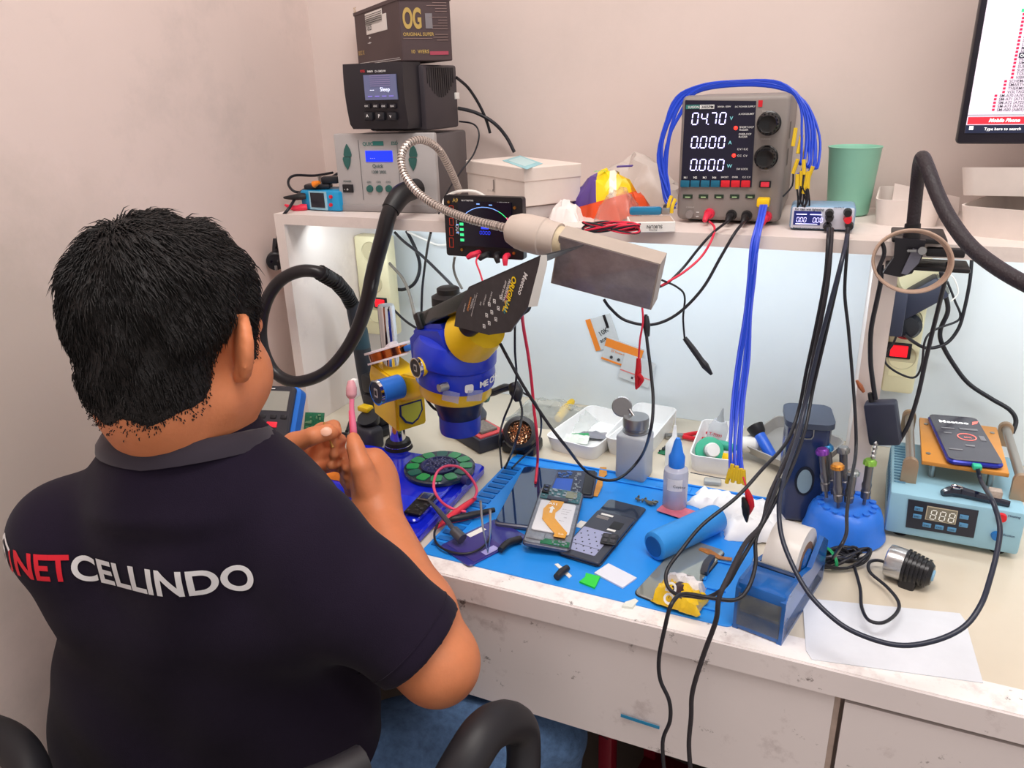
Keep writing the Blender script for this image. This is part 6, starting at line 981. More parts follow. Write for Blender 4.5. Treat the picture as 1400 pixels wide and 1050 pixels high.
for k in range(3): Pt('loop', rgc, MB().tube([W((1246+(52+k*1.5)*math.cos(a)+k, 357+(41+k)*math.sin(a), -.335-.003*k))-ck0 for a in [i*.628 for i in range(10)]], .0017, 7, 5, True), M('cord_beige', (188, 160, 142), .45))
Pt('loop', rgc, MB().tube([W((1205+4*math.sin(i), 330+i*9, -.338))-ck0 for i in range(6)], .0024, 7, 5), cbl)
# --- socket strips
def strip(label, tl_, tr_, bl_, sw, name='power_strip', yb=-.013):
    a = py(*tl_, yb); b = py(*tr_, yb); c = py(*bl_, yb); H = a.z-c.z; Wd = b.x-a.x
    t = T(name, label, 'power strip', Matrix.Translation((c.x, yb+.0005, c.z)))
    Pt('casing', t, MB().rbox(0, -.032, 0, Wd, 0, H, .005), cream); n = max(1, int(H/.06))
    for i in range(n): Pt('socket_recess', t, MB().lathe([(.002, 0), (.018, 0), (.0195, .0012), (.02, 0)], 28, cap=False), M('cream_dark', (205, 196, 160), .5), M_=Matrix.Translation((Wd/2, -.0322, H-.03-i*.06)) @ Matrix.Rotation(R(90), 4, 'X'))
    x0, z0 = sw[0]-Wd*0, sw[1]; Mt_ = Matrix.Translation((c.x, yb-.0315, c.z)); A_ = fl(Mt_, *sw[:2]); B_ = fl(Mt_, *sw[2:4]); bz = Pt('switch_frame', t, MB().rbox(A_[0], -.035, B_[1], B_[0], -.031, A_[1], .001), blk2); dx, dz = (B_[0]-A_[0])*.14, (A_[1]-B_[1])*.14
    Pt('lit_rocker', bz, MB().rbox(A_[0]+dx*1.2, -.038, B_[1]+dz, B_[0]-dx, -.034, A_[1]-dz, .001), M('rocker_red', (235, 25, 40), .3, em=.7)); Pt('label_plate', t, MB().box(Wd*.15, -.0326, B_[1]-.03, Wd*.85, -.0318, B_[1]-.006), M('cream_pale', (240, 232, 190), .5)); return t, Wd, H
tR, WR, HR = strip('cream socket strip with lit red switch right of the shelf divider', (1222, 350), (1268, 350), (1204, 526), (1213, 467, 1244, 491))
tL, WL, HL = strip('cream socket strip with red switch behind the hot air hose', (497, 318), (541, 318), (508, 450), (511, 406, 530, 422), yb=-.06)
def blob(name, label, cat, loc, mb, mat, rot=None): return S(name, label, cat, mb, mat, M_=Matrix.Translation(loc) @ (rot or Matrix.Identity(4)))
ad = T('mains_adaptor', 'dark slanted mains adaptor plugged into the right socket strip', 'adaptor', Matrix.Translation(py(1252, 408, -.065)) @ Matrix.Rotation(R(-38), 4, 'Y')); Pt('body', ad, MB().rbox(-.038, -.017, -.018, .04, .019, .017, .005), M('adaptor_navy', (44, 48, 66), .45)); Pt('end_face', ad, MB().rbox(.038, -.014, -.015, .042, .016, .014, .002), M('adaptor_grey', (110, 112, 108), .5))
blob('round_plug', 'round black mains plug in the right socket strip above the switch', 'plug', py(1240, 447, -.07), MB().lathe([(.014, -.024), (.02, -.022), (.021, -.004), (.016, .004), (.008, .006)], 28), M('plug_glossy', (36, 38, 44), .25), Matrix.Rotation(R(90), 4, 'X'))
S('cable_box', 'small dark upright cable splitter hanging in front of the round plug', 'adaptor', MB().rbox(-.009, -.008, -.034, .009, .008, .034, .003), M('adaptor_navy'), M_=Matrix.Translation(py(1228, 428, -.11)))
blob('round_socket', 'round cream socket plate behind the black clamp', 'socket', py(1256, 378, -.05), MB().lathe([(.028, -.012), (.03, -.01), (.03, .003), (.026, .006), (.02, .004), (.003, .004)], 32), cream, Matrix.Rotation(R(90), 4, 'X'))
for i, (u, v, lb) in enumerate(((515, 372, 'black moulded plug with a lead in the left socket strip, upper one'), (521, 393, 'black moulded plug in the left socket strip just above its switch'))): S('mains_plug', lb, 'plug', MB().tube([(0, .012, .014), (.003, -.006, .01), (.008, -.012, -.006), (.014, -.01, -.022)], [.015, .018, .014, .006], 14, 4), black, M_=Matrix.Translation(py(u, v, -.06)))
S('grey_plug', 'grey round topped plug at the top of the left socket strip', 'plug', MB().tube([(0, .01, .008), (0, -.008, .006), (.002, -.012, -.01), (.004, -.01, -.024)], [.013, .017, .014, .01], 16, 4), M('plug_grey', (96, 92, 86), .5), M_=Matrix.Translation(py(507, 336, -.06)))
# black adapter hanging
aa = pd(1206, 576, 1.006); lad = T('inline_adaptor', 'dark inline power adaptor hanging on its cord beside the separator', 'adaptor', Matrix.Translation(aa) @ Matrix.Rotation(R(-14), 4, 'Y') @ Matrix.Rotation(R(-10), 4, 'Z')); Pt('body', lad, MB().rbox(-.018, -.011, -.031, .02, .011, .028, .004), M('adaptor_navy')); Pt('cord_grip', lad, MB().tube([(-.009, 0, .028), (-.01, 0, .04)], [.004, .0028], 10, 1), black)
# --- cords (u, v, y) follow the hang of each cord
def ysh(pts, d): return [p if (i < 2 or len(p) == 4 or isinstance(p, Vector)) else (p[0], p[1], p[2]-d) for i, p in enumerate(pts)]
C = lambda n, lb, pts, r, m, g=None: cable(n, lb, 'cable', pts, r, m, g)
C('plug_cord', 'thin black cord from the shelf top down to the wall plug', [(470, 232, -.05), (440, 250, -.12), (412, 262, -.2), (395, 285, -.27), (384, 300, -.27), (380, 320, -.23), (378, 338, -.2)], .0026, cbl)
C('loop_cord', 'black cord looping beside the left wall behind the small blue meter', [(455, 236, -.06), (430, 240, -.1), (402, 240, -.14), (394, 250, -.16), (403, 262, -.17), (425, 262, -.14)], .0024, cbl)
C('station_cord', 'black cord from the soldering station falling behind the silver station', [(624, 106, -.09), (640, 120, -.06), (655, 143, -.04), (665, 165, -.03), (670, 182, -.025)], .0026, cbl)
C('station_cord', 'thick black cord bowing down against the wall right of the silver station', [(626, 148, -.06), (650, 154, -.04), (675, 168, -.03), (692, 187, -.02), (703, 208, -.02)], .0032, cbl)
C('thin_cord', 'thin black lead draped over the side of the silver station', [(628, 166, -.12), (648, 170, -.13), (655, 185, -.14), (648, 210, -.15), (632, 232, -.17), (612, 262, -.22), (600, 292, -.287)], .0014, cbl)
C('black_lead', 'black lead hanging from the shelf behind the tester board, left of two', [(589, 318, -.255), (585, 335, -.2), (580, 370, -.15), (577, 400, -.15), (576, 440, -.15)], .0022, cbl)
C('black_lead', 'black lead crossing under the shelf towards the microscope camera', [(540, 318, -.06), (552, 330, -.08), (575, 348, -.1), (600, 372, -.13), (620, 392, -.2)], .0028, cbl)
C('black_lead', 'black cord bowing under the shelf beside the left socket strip', [(556, 316, -.04), (568, 340, -.05), (574, 365, -.05), (566, 388, -.06), (545, 396, -.06), (526, 380, -.07)], .0034, cbl)
C('grey_lead', 'grey cord running from the left socket strip down to the microscope bar', [(523, 350, -.07), (535, 363, -.09), (550, 380, -.12), (560, 402, -.17), (568, 436, -.27)], .0028, M('cord_grey', (110, 104, 98), .5))
C('white_lead', 'thin white cord curling under the shelf behind the tester board', [(555, 316, -.04), (575, 325, -.05), (600, 335, -.05), (625, 330, -.06), (640, 318, -.08)], .0022, white)
C('white_lead', 'white cord arching behind the tester board and the carton', [(606, 292, -.285), (608, 272, -.27), (625, 262, -.22), (650, 262, -.2), (668, 272, -.2)], .0024, white)
C('grey_lead', 'grey cord hanging straight below the tester board', [(622, 350, -.2), (620, 365, -.18), (624, 380, -.17), (632, 395, -.17)], .0022, M('cord_grey'))
C('black_lead', 'black cord from left strip down behind the chrome post', [(528, 408, -.07), (540, 425, -.08), (556, 440, -.09), (575, 452, -.1)], .0024, cbl)
C('scope_lead', 'short black lead with a red plug in front of the yellow block', [(579, 528, -.36), (583, 545, -.37), (593, 558, -.38), (603, 562, -.385)], .0022, cbl); 
S('red_plug', 'small red plug behind the microscope lens', 'plug', MB().tube([py(602, 562, -.385), py(612, 566, -.385), py(618, 568, -.385)], [.002, .0045, .004], 10, 3), redc)
# red lead and black leads down to the mat
C('red_lead', 'red test lead hanging from the tester board to the dark phone', [(656, 348, -.31), (651, 357, -.32), (656, 372, -.33), (661, 388, -.34)], .0014, redc)
C('red_lead', 'long red lead hanging past the carton shade down to the dark phone', [(713, 426, -.5), (716, 450, -.47), (722, 485, -.44), (727, 525, -.42), (730, 560, -.41), (734, 595, -.4), (735, 630, None, MZ+.02), (732, 660, None, MZ+.012)], .0022, redc)
C('black_lead', 'thin black lead hanging right of the carton shade', [(704, 440, -.46), (704, 480, -.44), (706, 515, -.41), (700, 545, -.4), (688, 575, -.4), (683, 600, None, DZ+.05), (686, 640, None, MZ+.012)], .0016, cbl)
C('black_lead', 'black lead from behind the lens falling over the wool pot', [(676, 535, -.35), (700, 528, -.35), (708, 540, -.36), (714, 565, -.38), (706, 600, -.42), (697, 625, None, DZ+.02), (690, 640, None, MZ+.011)], .0018, cbl)
C('black_lead', 'black lead leaving the wool pot towards the dark phone', [(712, 535, -.34), (730, 548, -.34), (740, 575, -.34), (735, 605, None, DZ+.03), (712, 628, None, DZ+.012), (700, 640, None, MZ+.011)], .0016, cbl)
S('black_clip', 'black plastic spring clip joining leads above the wool pot', 'clip', MB().tube([py(702, 524, -.36), py(706, 536, -.365), py(708, 549, -.37)], [.008, .011, .004], 10, 4), blk2)
S('soldering_iron', 'black soldering iron behind the microscope lens', 'tool', MB().tube([py(660, 541, -.3), py(675, 536, -.31), py(690, 530, -.32), (py(701, 530, -.33))], [.0035, .006, .0065, .004], 12, 4), blk2)
S('green_bead', 'small green knob behind the microscope lens', 'knob', MB().tube([py(656, 544, -.29), py(663, 543, -.29), py(668, 544, -.29)], [.007, .009, .007], 12, 3), M('deep_green', (20, 110, 90), .4))
# pink/red coil on blue base with probes
C('red_lead', 'pinkish red lead making a loop over the green petal disc', [(637, 700, None, MZ+.005), (615, 694, None, MZ+.01), (600, 682, None, DZ+.03), (593, 665, None, DZ+.045), (598, 645, None, DZ+.045), (612, 637, None, DZ+.045), (630, 640, None, DZ+.04), (645, 655, None, DZ+.03), (652, 670, None, DZ+.02), (648, 682, None, MZ+.012)], .0021, M('pink_lead', (240, 80, 120), .4))
S('red_probe', 'red test probe grip lying on the mat ridges', 'probe', MB().tube([pz(650, 681, MZ+.008), pz(638, 690, MZ+.007), pz(620, 703, MZ+.006), pz(608, 713, MZ+.005), pz(594, 724, MZ+.004)], [.0028, .0045, .005, .0045, .0012], 12, 4), M('probe_red', (225, 50, 70), .4))
S('black_probe', 'black test probe grip lying across the mat towards the dark phone', 'probe', MB().tube([pz(613, 712, MZ+.006), pz(622, 709, MZ+.008), pz(645, 704, MZ+.008), pz(676, 697, MZ+.007)], [.0025, .0048, .005, .0035], 12, 4), blk2)
C('black_lead', 'thin black lead looping over the violet back cover', [(600, 716, None, MZ+.006), (594, 728, None, MZ+.006), (597, 743, None, MZ+.006), (612, 753, None, MZ+.006), (635, 757, None, MZ+.006), (655, 751, None, MZ+.007), (668, 738, None, MZ+.007), (671, 722, None, MZ+.008)], .0016, cbl)
C('red_lead', 'thin red lead across the mat below the black probe', [(600, 716, None, MZ+.002), (625, 713, None, MZ+.002), (650, 707, None, MZ+.002), (672, 701, None, MZ+.003)], .0012, redc)
# supply leads
C('supply_lead', 'red lead falling from the red jack of the power supply', [(970, 303, -.245), (977, 312, -.28), (972, 330, -.3), (958, 352, -.31), (935, 372, -.33), (912, 386, -.34), (897, 395, -.35)], .0016, redc)
C('supply_lead', 'black lead falling from the left black jack of the power supply', [(996, 302, -.245), (975, 318, -.29), (955, 340, -.3), (935, 365, -.31), (915, 385, -.33), (900, 393, -.35)], .0018, cbl)
C('supply_lead', 'black lead sweeping from the right black jack behind the LED head', [(1018, 303, -.245), (1005, 318, -.29), (985, 352, -.3), (960, 395, -.31), (925, 430, -.32), (890, 444, -.33), (855, 438, -.33), (835, 422, -.34), (826, 410, -.35)], .0021, cbl)
C('supply_lead', 'black lead with a rubber clip hanging right of the LED head', [(905, 383, -.35), (925, 392, -.32), (936, 405, -.3), (934, 435, -.29), (936, 463, -.28)], .0014, cbl)
S('rubber_clip', 'black crocodile clip boot hanging before the back panel', 'clip', MB().tube([py(936, 462, -.28), py(948, 478, -.28), py(958, 492, -.28), py(964, 500, -.28), py(973, 512, -.28)], [.0035, .0045, .0045, .0055, .002], 10, 4), blk2)
C('probe_lead', 'black lead from the connector sweeping down across the blue mat', [(883, 430, -.35), (884, 460, -.36), (890, 510, -.38), (893, 550, -.4), (889, 590, -.43), (876, 625, None, DZ+.06), (850, 652, None, DZ+.035), (825, 656, None, DZ+.03), (800, 643, None, DZ+.03), (775, 612, -.45), (750, 580, -.46), (720, 535, -.47), (700, 500, -.47), (684, 470, -.46)], .0022, cbl)
S('inline_connector', 'black inline connector joining leads under the LED head', 'connector', MB().tube([py(883, 432, -.352), py(884, 445, -.355), py(885, 460, -.357)], [.0035, .005, .003], 12, 3), blk2)
C('red_lead', 'thin red lead hanging from the LED head to a red clip', [(878, 420, -.36), (879, 440, -.36), (875, 465, -.36), (873, 492, -.36)], .0014, redc)
S('red_clip', 'red crocodile clip hanging over the taped packets', 'clip', MB().tube([py(873, 490, -.36), py(873, 503, -.36), py(872, 515, -.36), py(870, 532, -.36)], [.003, .004, .0045, .0015], 10, 4).tube([py(873, 512, -.364), py(878, 519, -.364), py(872, 530, -.364)], [.003, .003, .0012], 8, 3), red)
# blue bundle
random.seed(4); bdl = T('blue_lead_bundle', 'hanging bunch of blue leads running from the yellow plug to the bench', 'cable', Matrix.Translation(py(1045, 282, -.3))); o0 = py(1045, 282, -.3)
for i in range(7):
    k = i-3; jj = [random.uniform(-1, 1) for _ in range(8)]; pts = [(1044+k*1.3, 281, -.232), (1040+k*1.2, 300, -.275), (1033+k*1.6+jj[0]*2, 335, -.3), (1028+k*1.3+jj[1], 380, -.305), (1023+k*1.5+jj[2]*2, 430, -.31), (1017+k*2.4+jj[3]*2, 490, -.32), (1010+k*2.4+jj[4]*2, 550, -.34), (1006+k*2.6+jj[5]*2, 610, -.37), (1007+k*3, 643+jj[6]*5, -.385)]
    Pt('lead', bdl, MB().tube(L_(pts, o0), .0017, 6, 5), bluec if i % 3 else M('blue_cable_light', (70, 95, 230), .4)); e = W(pts[-1])-o0; Pt('heat_shrink', bdl, MB().tube([e+Vector((0, 0, .006)), e+Vector((.001*k, -.002, -.014))], .0027, 8, 1), yelt)
C('red_lead', 'tiny red lead under the blue bunch ending in clips', [(1016, 652, -.4), (1019, 662, -.405), (1021, 672, -.41)], .0012, redc)
S('red_clip', 'red crocodile clip below the bunch of blue leads', 'clip', MB().tube([py(1020, 667, -.41), py(1024, 680, -.41), py(1026, 692, -.41), py(1023, 704, -.41)], [.002, .005, .005, .0015], 10, 4), red)
S('black_clip', 'black crocodile clip below the bunch of blue leads', 'clip', MB().tube([py(1016, 680, -.416), py(1019, 692, -.416), py(1020, 703, -.416), py(1021, 714, -.416)], [.002, .005, .0045, .001], 10, 4), black)
# heavy black cords
C('hanging_lead', 'long black lead from the boot box looping over the foam roll and wrapper', [(1133, 312, -.27), (1132, 330, -.3), (1128, 380, -.31), (1117, 440, -.315), (1103, 505, -.32), (1092, 560, -.33), (1075, 605, -.37), (1042, 642, -.42), (1007, 680, -.46), (960, 718, -.5), (931, 753, -.535), (913, 778, -.555), (911, 797, -.57), (922, 811, -.58), (944, 815, -.585), (969, 816, -.585), (993, 800, -.58), (1011, 770, -.57), (1036, 727, -.54), (1049, 701, -.52), (1066, 655, -.46)], .0023, cbl)
C('hanging_lead', 'long black lead hanging from the boot box over the bench front, right of two', ysh([(1137, 313, -.27), (1136, 335, -.3), (1131, 390, -.31), (1119, 455, -.315), (1106, 520, -.32), (1095, 575, -.34), (1076, 625, -.4), (1052, 678, -.48), (1042, 716, -.52), (1019, 743, -.56), (995, 790, -.61), (983, 818, -.628), (979, 848, -.63), (962, 895, -.63), (947, 945, -.63), (945, 980, -.63), (942, 1020, -.63), (946, 1070, -.63)], .007), .0027, M('braided_black', (44, 40, 46), .6, bump=.5, bs=900))
C('hanging_lead', 'long black lead hanging over the bench front, left of two', ysh([(1159, 312, -.27), (1154, 345, -.3), (1142, 400, -.31), (1126, 470, -.315), (1112, 530, -.32), (1100, 590, -.36), (1078, 650, -.43), (1052, 700, -.5), (1034, 735, -.53), (1033, 772, -.55), (1023, 804, -.57), (1005, 820, -.585), (970, 817, -.59), (935, 812, -.6), (918, 826, -.625), (909, 858, -.63), (901, 900, -.63), (903, 930, -.63), (915, 958, -.63), (916, 985, -.63), (906, 1015, -.63), (910, 1070, -.63)], .014), .0023, cbl)
C('charge_cord', 'dark blue black cord swooping low over the white sheet to the charging phone', ysh([(1159, 314, -.265), (1157, 330, -.292), (1150, 360, -.3), (1134, 420, -.31), (1118, 480, -.315), (1102, 550, -.33), (1090, 600, -.37), (1070, 660, -.44), (1065, 700, -.49), (1072, 745, -.52), (1100, 803, -.555), (1135, 842, -.575), (1172, 866, -.585), (1226, 882, -.59), (1275, 877, -.585), (1317, 858, -.57), (1341, 827, -.55), (1354, 790, -.52), (1364, 750, -.49), (1367, 722, -.47), (1361, 696, -.45), (1352, 676, -.42), PHC+Vector((.004, -.016, -.010)), PHC], .021), .0027, M('cord_blue_black', (38, 44, 62), .35))
C('coil_cord', 'black cord dropping from the boot box to the cable bundle', [(1160, 312, -.27), (1158, 345, -.29), (1155, 400, -.3), (1160, 450, -.31), (1166, 520, -.32), (1170, 580, -.34), (1170, 620, -.36), (1163, 660, -.43), (1158, 700, -.47), (1157, 730, -.5), (1146, 752, -.51), (1138, 764, None, DZ+.012)], .0021, cbl)
C('lamp_cord', 'black cord loop from the cable bundle over the white sheet to the finned lamp', [(1168, 775, None, DZ+.008), (1176, 805, None, DZ+.01), (1178, 830, None, DZ+.015), (1188, 848, None, DZ+.02), (1208, 851, None, DZ+.02), (1226, 838, None, DZ+.018), (1228, 822, None, DZ+.015), (1212, 802, None, DZ+.01), (1190, 783, None, DZ+.01), (1188, 770, None, DZ+.012), (1200, 766, None, DZ+.012), (1218, 772, None, DZ+.014), (1228, 778, None, DZ+.016)], .002, cbl)
C('adaptor_cord', 'black cord rising from the hanging adaptor to the clamp', [(1197, 546, -.291), (1193, 520, -.290), (1190, 490, -.290), (1191, 450, -.292), (1199, 410, -.292), (1204, 385, -.292), (1205, 362, -.288)], .003, cbl)
C('adaptor_cord', 'black cord leaving the hanging adaptor up past the socket strip', [(1228, 605, -.29), (1242, 580, -.285), (1255, 540, -.28), (1266, 490, -.27), (1278, 440, -.27), (1288, 400, -.28), (1294, 375, -.29), (1297, 358, -.288)], .0028, cbl)
C('strip_cord', 'thick black cord waving down the back panel behind the separator', [(1287, 372, -.07), (1292, 400, -.06), (1296, 425, -.05), (1286, 450, -.045), (1288, 470, -.045), (1305, 500, -.04), (1325, 525, -.04), (1355, 545, -.04), (1380, 560, -.045), (1389, 575, -.05), (1384, 592, -.06)], .0034, cbl)
C('strip_cord', 'black cord making a loop right of the socket strip', [(1329, 350, -.05), (1326, 385, -.05), (1318, 425, -.05), (1310, 450, -.05), (1293, 470, -.055), (1268, 476, -.06), (1250, 468, -.065), (1236, 457, -.09)], .0026, cbl)
C('thin_cord', 'thin dark cord looping past the lit red switch', [(1227, 455, -.11), (1221, 470, -.1), (1211, 485, -.09), (1212, 498, -.09), (1230, 511, -.08), (1250, 516, -.07), (1260, 500, -.07), (1265, 465, -.07), (1280, 450, -.06), (1312, 436, -.05), (1305, 410, -.05), (1295, 385, -.05)], .0017, cbl)
C('thin_cord', 'thin white lead hanging behind the beige cord ring', [(1290, 370, -.1), (1304, 380, -.09), (1310, 400, -.08), (1300, 412, -.08)], .001, white)
S('rust_key', 'thin rusty copper tag hanging on the divider edge', 'tag', MB().tube([py(1171, 520, -.285), py(1176, 528, -.285), py(1181, 536, -.285)], [.0015, .0035, .002], 8, 4), M('rust', (165, 95, 60), .6))
# --- under the bench
rk = T('red_rack', 'dark red metal rack standing under the bench', 'rack', yawm((-.27, -.40, 0), R(-8))); rd_ = M('dark_red', (130, 22, 40), .45)
for x in (0, .25):
    for y in (0, .2): Pt('leg', rk, MB().rbox(x-.012, y-.012, 0, x+.012, y+.012, .6, .003), rd_)
for z in (.12, .44): Pt('shelf', rk, MB().rbox(-.01, -.01, z, .26, .21, z+.015, .002), rd_)
Pt('brace', rk, MB().cyl((0, -.012, .13), (.24, -.012, .43), .008, n=8), rd_)
rl2 = pd(838, 1038, 1.16); t = T('paper_roll', 'white roll of printed labels lying on the red rack', 'roll', Matrix.Translation((rl2.x, rl2.y, .456+.04)) @ Matrix.Rotation(R(-20), 4, 'Z')); Pt('roll', t, MB().cyl((-.03, 0, 0), (.03, 0, 0), .04, n=36), M('roll_white', (220, 205, 205), .6)); bars(t, [(-.02, -.03+.005*i, .02, -.028+.005*i) for i in range(12)], ink, FRONT, .0402, th=.0002)
# ================================================================ PERSON
class SDF:
    def __init__(s, lo, hi, h):
        s.lo = np.array(lo, float); s.h = h; s.n = np.ceil((np.array(hi)-s.lo)/h).astype(int)+1; s.g = np.full(s.n, .08, np.float32)
    def win(s, lo, hi, m):
        a = np.maximum(np.floor((np.array(lo)-m-s.lo)/s.h).astype(int), 0); b = np.minimum(np.ceil((np.array(hi)+m-s.lo)/s.h).astype(int)+1, s.n)
        if (b <= a).any(): return None
        sl = tuple(slice(a[i], b[i]) for i in range(3)); ax = [s.lo[i]+s.h*np.arange(a[i], b[i]) for i in range(3)]
        return sl, np.stack(np.meshgrid(*ax, indexing='ij'), -1).astype(np.float32)
    def comb(s, sl, d, k):
        g = s.g[sl]
        if k > 0: hh = np.clip(k-np.abs(g-d), 0, None)/k; s.g[sl] = np.minimum(g, d)-hh*hh*k*.25
        else: s.g[sl] = np.minimum(g, d)
    def rc(s, a, b, ra, rb, k=.01):
        a, b = np.array(a, float), np.array(b, float); m = max(ra, rb)+k+2*s.h; w = s.win(np.minimum(a, b), np.maximum(a, b), m)
        if w is None: return
        sl, P = w; ab = b-a; L2 = max(ab@ab, 1e-12); t = np.clip(((P-a)@ab)/L2, 0, 1); d = np.linalg.norm(P-a-t[..., None]*ab, axis=-1)-(ra+(rb-ra)*t); s.comb(sl, d, k)
    def el(s, c, rad, ax=None, k=.02):
        c = np.array(c, float); rad = np.array(rad, float); ax = np.eye(3) if ax is None else np.array(ax, float); m = rad.max()+k+2*s.h; w = s.win(c, c, m)
        if w is None: return
        sl, P = w; q = (P-c)@ax.T; k0 = np.linalg.norm(q/rad, axis=-1); k1 = np.linalg.norm(q/(rad*rad), axis=-1)+1e-9; s.comb(sl, k0*(k0-1)/k1, k)
    def sub(s, c, rad, ax):
        c = np.array(c, float); rad = np.array(rad, float); sl, P = s.win(c, c, rad.max()+.004); q = (P-c)@np.array(ax).T; k0 = np.linalg.norm(q/rad, axis=-1); k1 = np.linalg.norm(q/(rad*rad), axis=-1)+1e-9; s.g[sl] = np.maximum(s.g[sl], -(k0*(k0-1)/k1))
    def mesh(s):
        g = s.g; ins = g < 0; n = g.shape; cnt = np.zeros(tuple(x-1 for x in n), np.int8); acc = np.zeros(tuple(x-1 for x in n)+(3,), np.float32)
        c = lambda i, j, k: (slice(i, n[0]-1+i), slice(j, n[1]-1+j), slice(k, n[2]-1+k))
        for axis in range(3):
            o = [x for x in range(3) if x != axis]
            for da in (0, 1):
                for db in (0, 1):
                    p = [0, 0, 0]; p[o[0]] = da; p[o[1]] = db; q = list(p); q[axis] = 1; A, B = g[c(*p)], g[c(*q)]; cr = (A < 0) != (B < 0); idx = np.nonzero(cr); t = A[idx]/(A[idx]-B[idx])
                    v = np.zeros((len(t), 3), np.float32); v[:, o[0]] = da; v[:, o[1]] = db; v[:, axis] = t; acc[idx] += v; cnt[idx] += 1
        idx = np.nonzero(cnt); vid = np.full(cnt.shape, -1, np.int64); vid[idx] = np.arange(len(idx[0])); V = (acc[idx]/cnt[idx][:, None]+np.stack(idx, -1))*s.h+s.lo; F = []
        for axis in range(3):
            o = [x for x in range(3) if x != axis]; sl0 = [slice(None)]*3; sl1 = [slice(None)]*3; sl0[axis] = slice(0, -1); sl1[axis] = slice(1, None)
            A, B = ins[tuple(sl0)], ins[tuple(sl1)]; I = np.stack(np.nonzero(A != B), -1); ok = (I[:, o[0]] > 0) & (I[:, o[1]] > 0) & (I[:, o[0]] < n[o[0]]-1) & (I[:, o[1]] < n[o[1]]-1); I = I[ok]; fl_ = A[tuple(I.T)]
            def at(da, db): J = I.copy(); J[:, o[0]] -= da; J[:, o[1]] -= db; return vid[tuple(J.T)]
            Q = np.stack([at(1, 1), at(0, 1), at(0, 0), at(1, 0)], -1); flip = fl_ if axis != 1 else ~fl_; Q[~flip] = Q[~flip][:, ::-1]; F.append(Q)
        F = np.concatenate(F); F = F[(F >= 0).all(1)]; return V, F
def np_mesh(name, V, F, mat, sm=2):
    V = V.astype(np.float64)
    for _ in range(sm):                    # light smoothing
        acc = np.zeros_like(V); c = np.zeros(len(V))
        for a, b in ((0, 1), (1, 2), (2, 3), (3, 0)):
            np.add.at(acc, F[:, a], V[F[:, b]]); np.add.at(acc, F[:, b], V[F[:, a]]); np.add.at(c, F[:, a], 1); np.add.at(c, F[:, b], 1)
        V = V*.5+.5*acc/np.maximum(c, 1)[:, None]
    me = bpy.data.meshes.new(name); me.vertices.add(len(V)); me.vertices.foreach_set('co', V.astype(np.float32).ravel()); me.loops.add(F.size); me.loops.foreach_set('vertex_index', F.astype(np.int32).ravel())
    me.polygons.add(len(F)); me.polygons.foreach_set('loop_start', np.arange(0, F.size, 4, dtype=np.int32)); me.polygons.foreach_set('use_smooth', [True]*len(F)); me.materials.append(mat); me.update(calc_edges=True); me.validate(); return me
v3 = lambda p: np.array((p[0], p[1], p[2]), float)
C7 = v3(pd(232, 618, .815)); ta2 = R(109); tf = np.array((math.cos(ta2), math.sin(ta2), 0)); tr_ = np.array((math.sin(ta2), -math.cos(ta2), 0)); tu = np.array((0, 0, 1.))
tu = tu+tf*.10; tu /= np.linalg.norm(tu); tf = np.cross(tu, tr_)
Lc = lambda x, y, z: C7+tr_*x+tf*y+tu*z
ROOT = Vector(Lc(0, .1, -.55)); ROOT.z = 0
Rsh = Lc(.128, .03, -.125); Lsh = Lc(-.15, .03, -.115); Rel = v3(pd(598, 906, .885)); Rwr = v3(pd(516, 696, 1.03)); Lel = Lsh+np.array((-.03, .12, -.19)); Lwr = v3(pd(374, 642, 1.03))
# head frame
hy = R(99); pit = R(12); hf = np.array((math.cos(hy), math.sin(hy), 0)); hr = np.array((math.sin(hy), -math.cos(hy), 0)); hu = np.array((0, 0, 1.)); hf, hu = hf*math.cos(pit)-hu*math.sin(pit), hu*math.cos(pit)+hf*math.sin(pit)
HO = v3(pd(233, 474, .8)); Hd = lambda x, y, z: HO+hr*x+hf*y+hu*z; hax = np.array((hr, hf, hu))
allp = np.array([C7, Rsh, Lsh, Rel, Rwr, Lel, Lwr, Hd(0, 0, .16), Lc(0, .1, -.55)])
body = SDF(allp.min(0)-.13, allp.max(0)+.13, .0034)
def hp(u, v, d): return v3(pd(u, v, d))
# torso and arms
body.el(Lc(0, .085, -.2), (.15, .10, .2), (tr_, tf, tu), .03); body.el(Lc(0, .09, -.42), (.155, .115, .18), (tr_, tf, tu), .04)
for s_ in (-1, 1): body.rc(Lc(.03*s_, .03, -.03), Lc(.12*s_, .035, -.11), .045, .05, .03)
for a, e, w in ((Rsh, Rel, Rwr), (Lsh, Lel, Lwr)):
    body.rc(a, e, .052, .046, .02); m1 = e+(w-e)*.3; body.rc(e, m1, .043, .044, .02); body.rc(m1, w, .043, .027, .02)
# neck and head
neck0 = Lc(0, .045, -.02); body.rc(neck0, Hd(0, -.02, -.04), .060, .058, .02); body.rc(Hd(0, -.045, .01), Hd(0, -.034, -.055), .046, .038, .03); body.rc(Lc(0, .03, -.01), Hd(0, -.026, -.05), .050, .050, .02)
body.el(Hd(0, -.006, .040), (.076, .087, .078), hax, .01); body.el(Hd(0, .035, -.03), (.068, .066, .074), hax, .03); body.rc(Hd(0, .07, -.098), Hd(0, .08, -.09), .024, .022, .03)
for s_ in (-1, 1):
    body.rc(Hd(.052*s_, .008, -.05), Hd(.02*s_, .072, -.1), .022, .02, .03); body.el(Hd(.044*s_, .048, -.034), (.038, .038, .042), hax, .02); body.rc(Hd(.03*s_, .088, .02), Hd(.05*s_, .07, .02), .012, .012, .012)
    body.el(Hd(.032*s_, .086, .004), (.014, .010, .010), hax, .004)
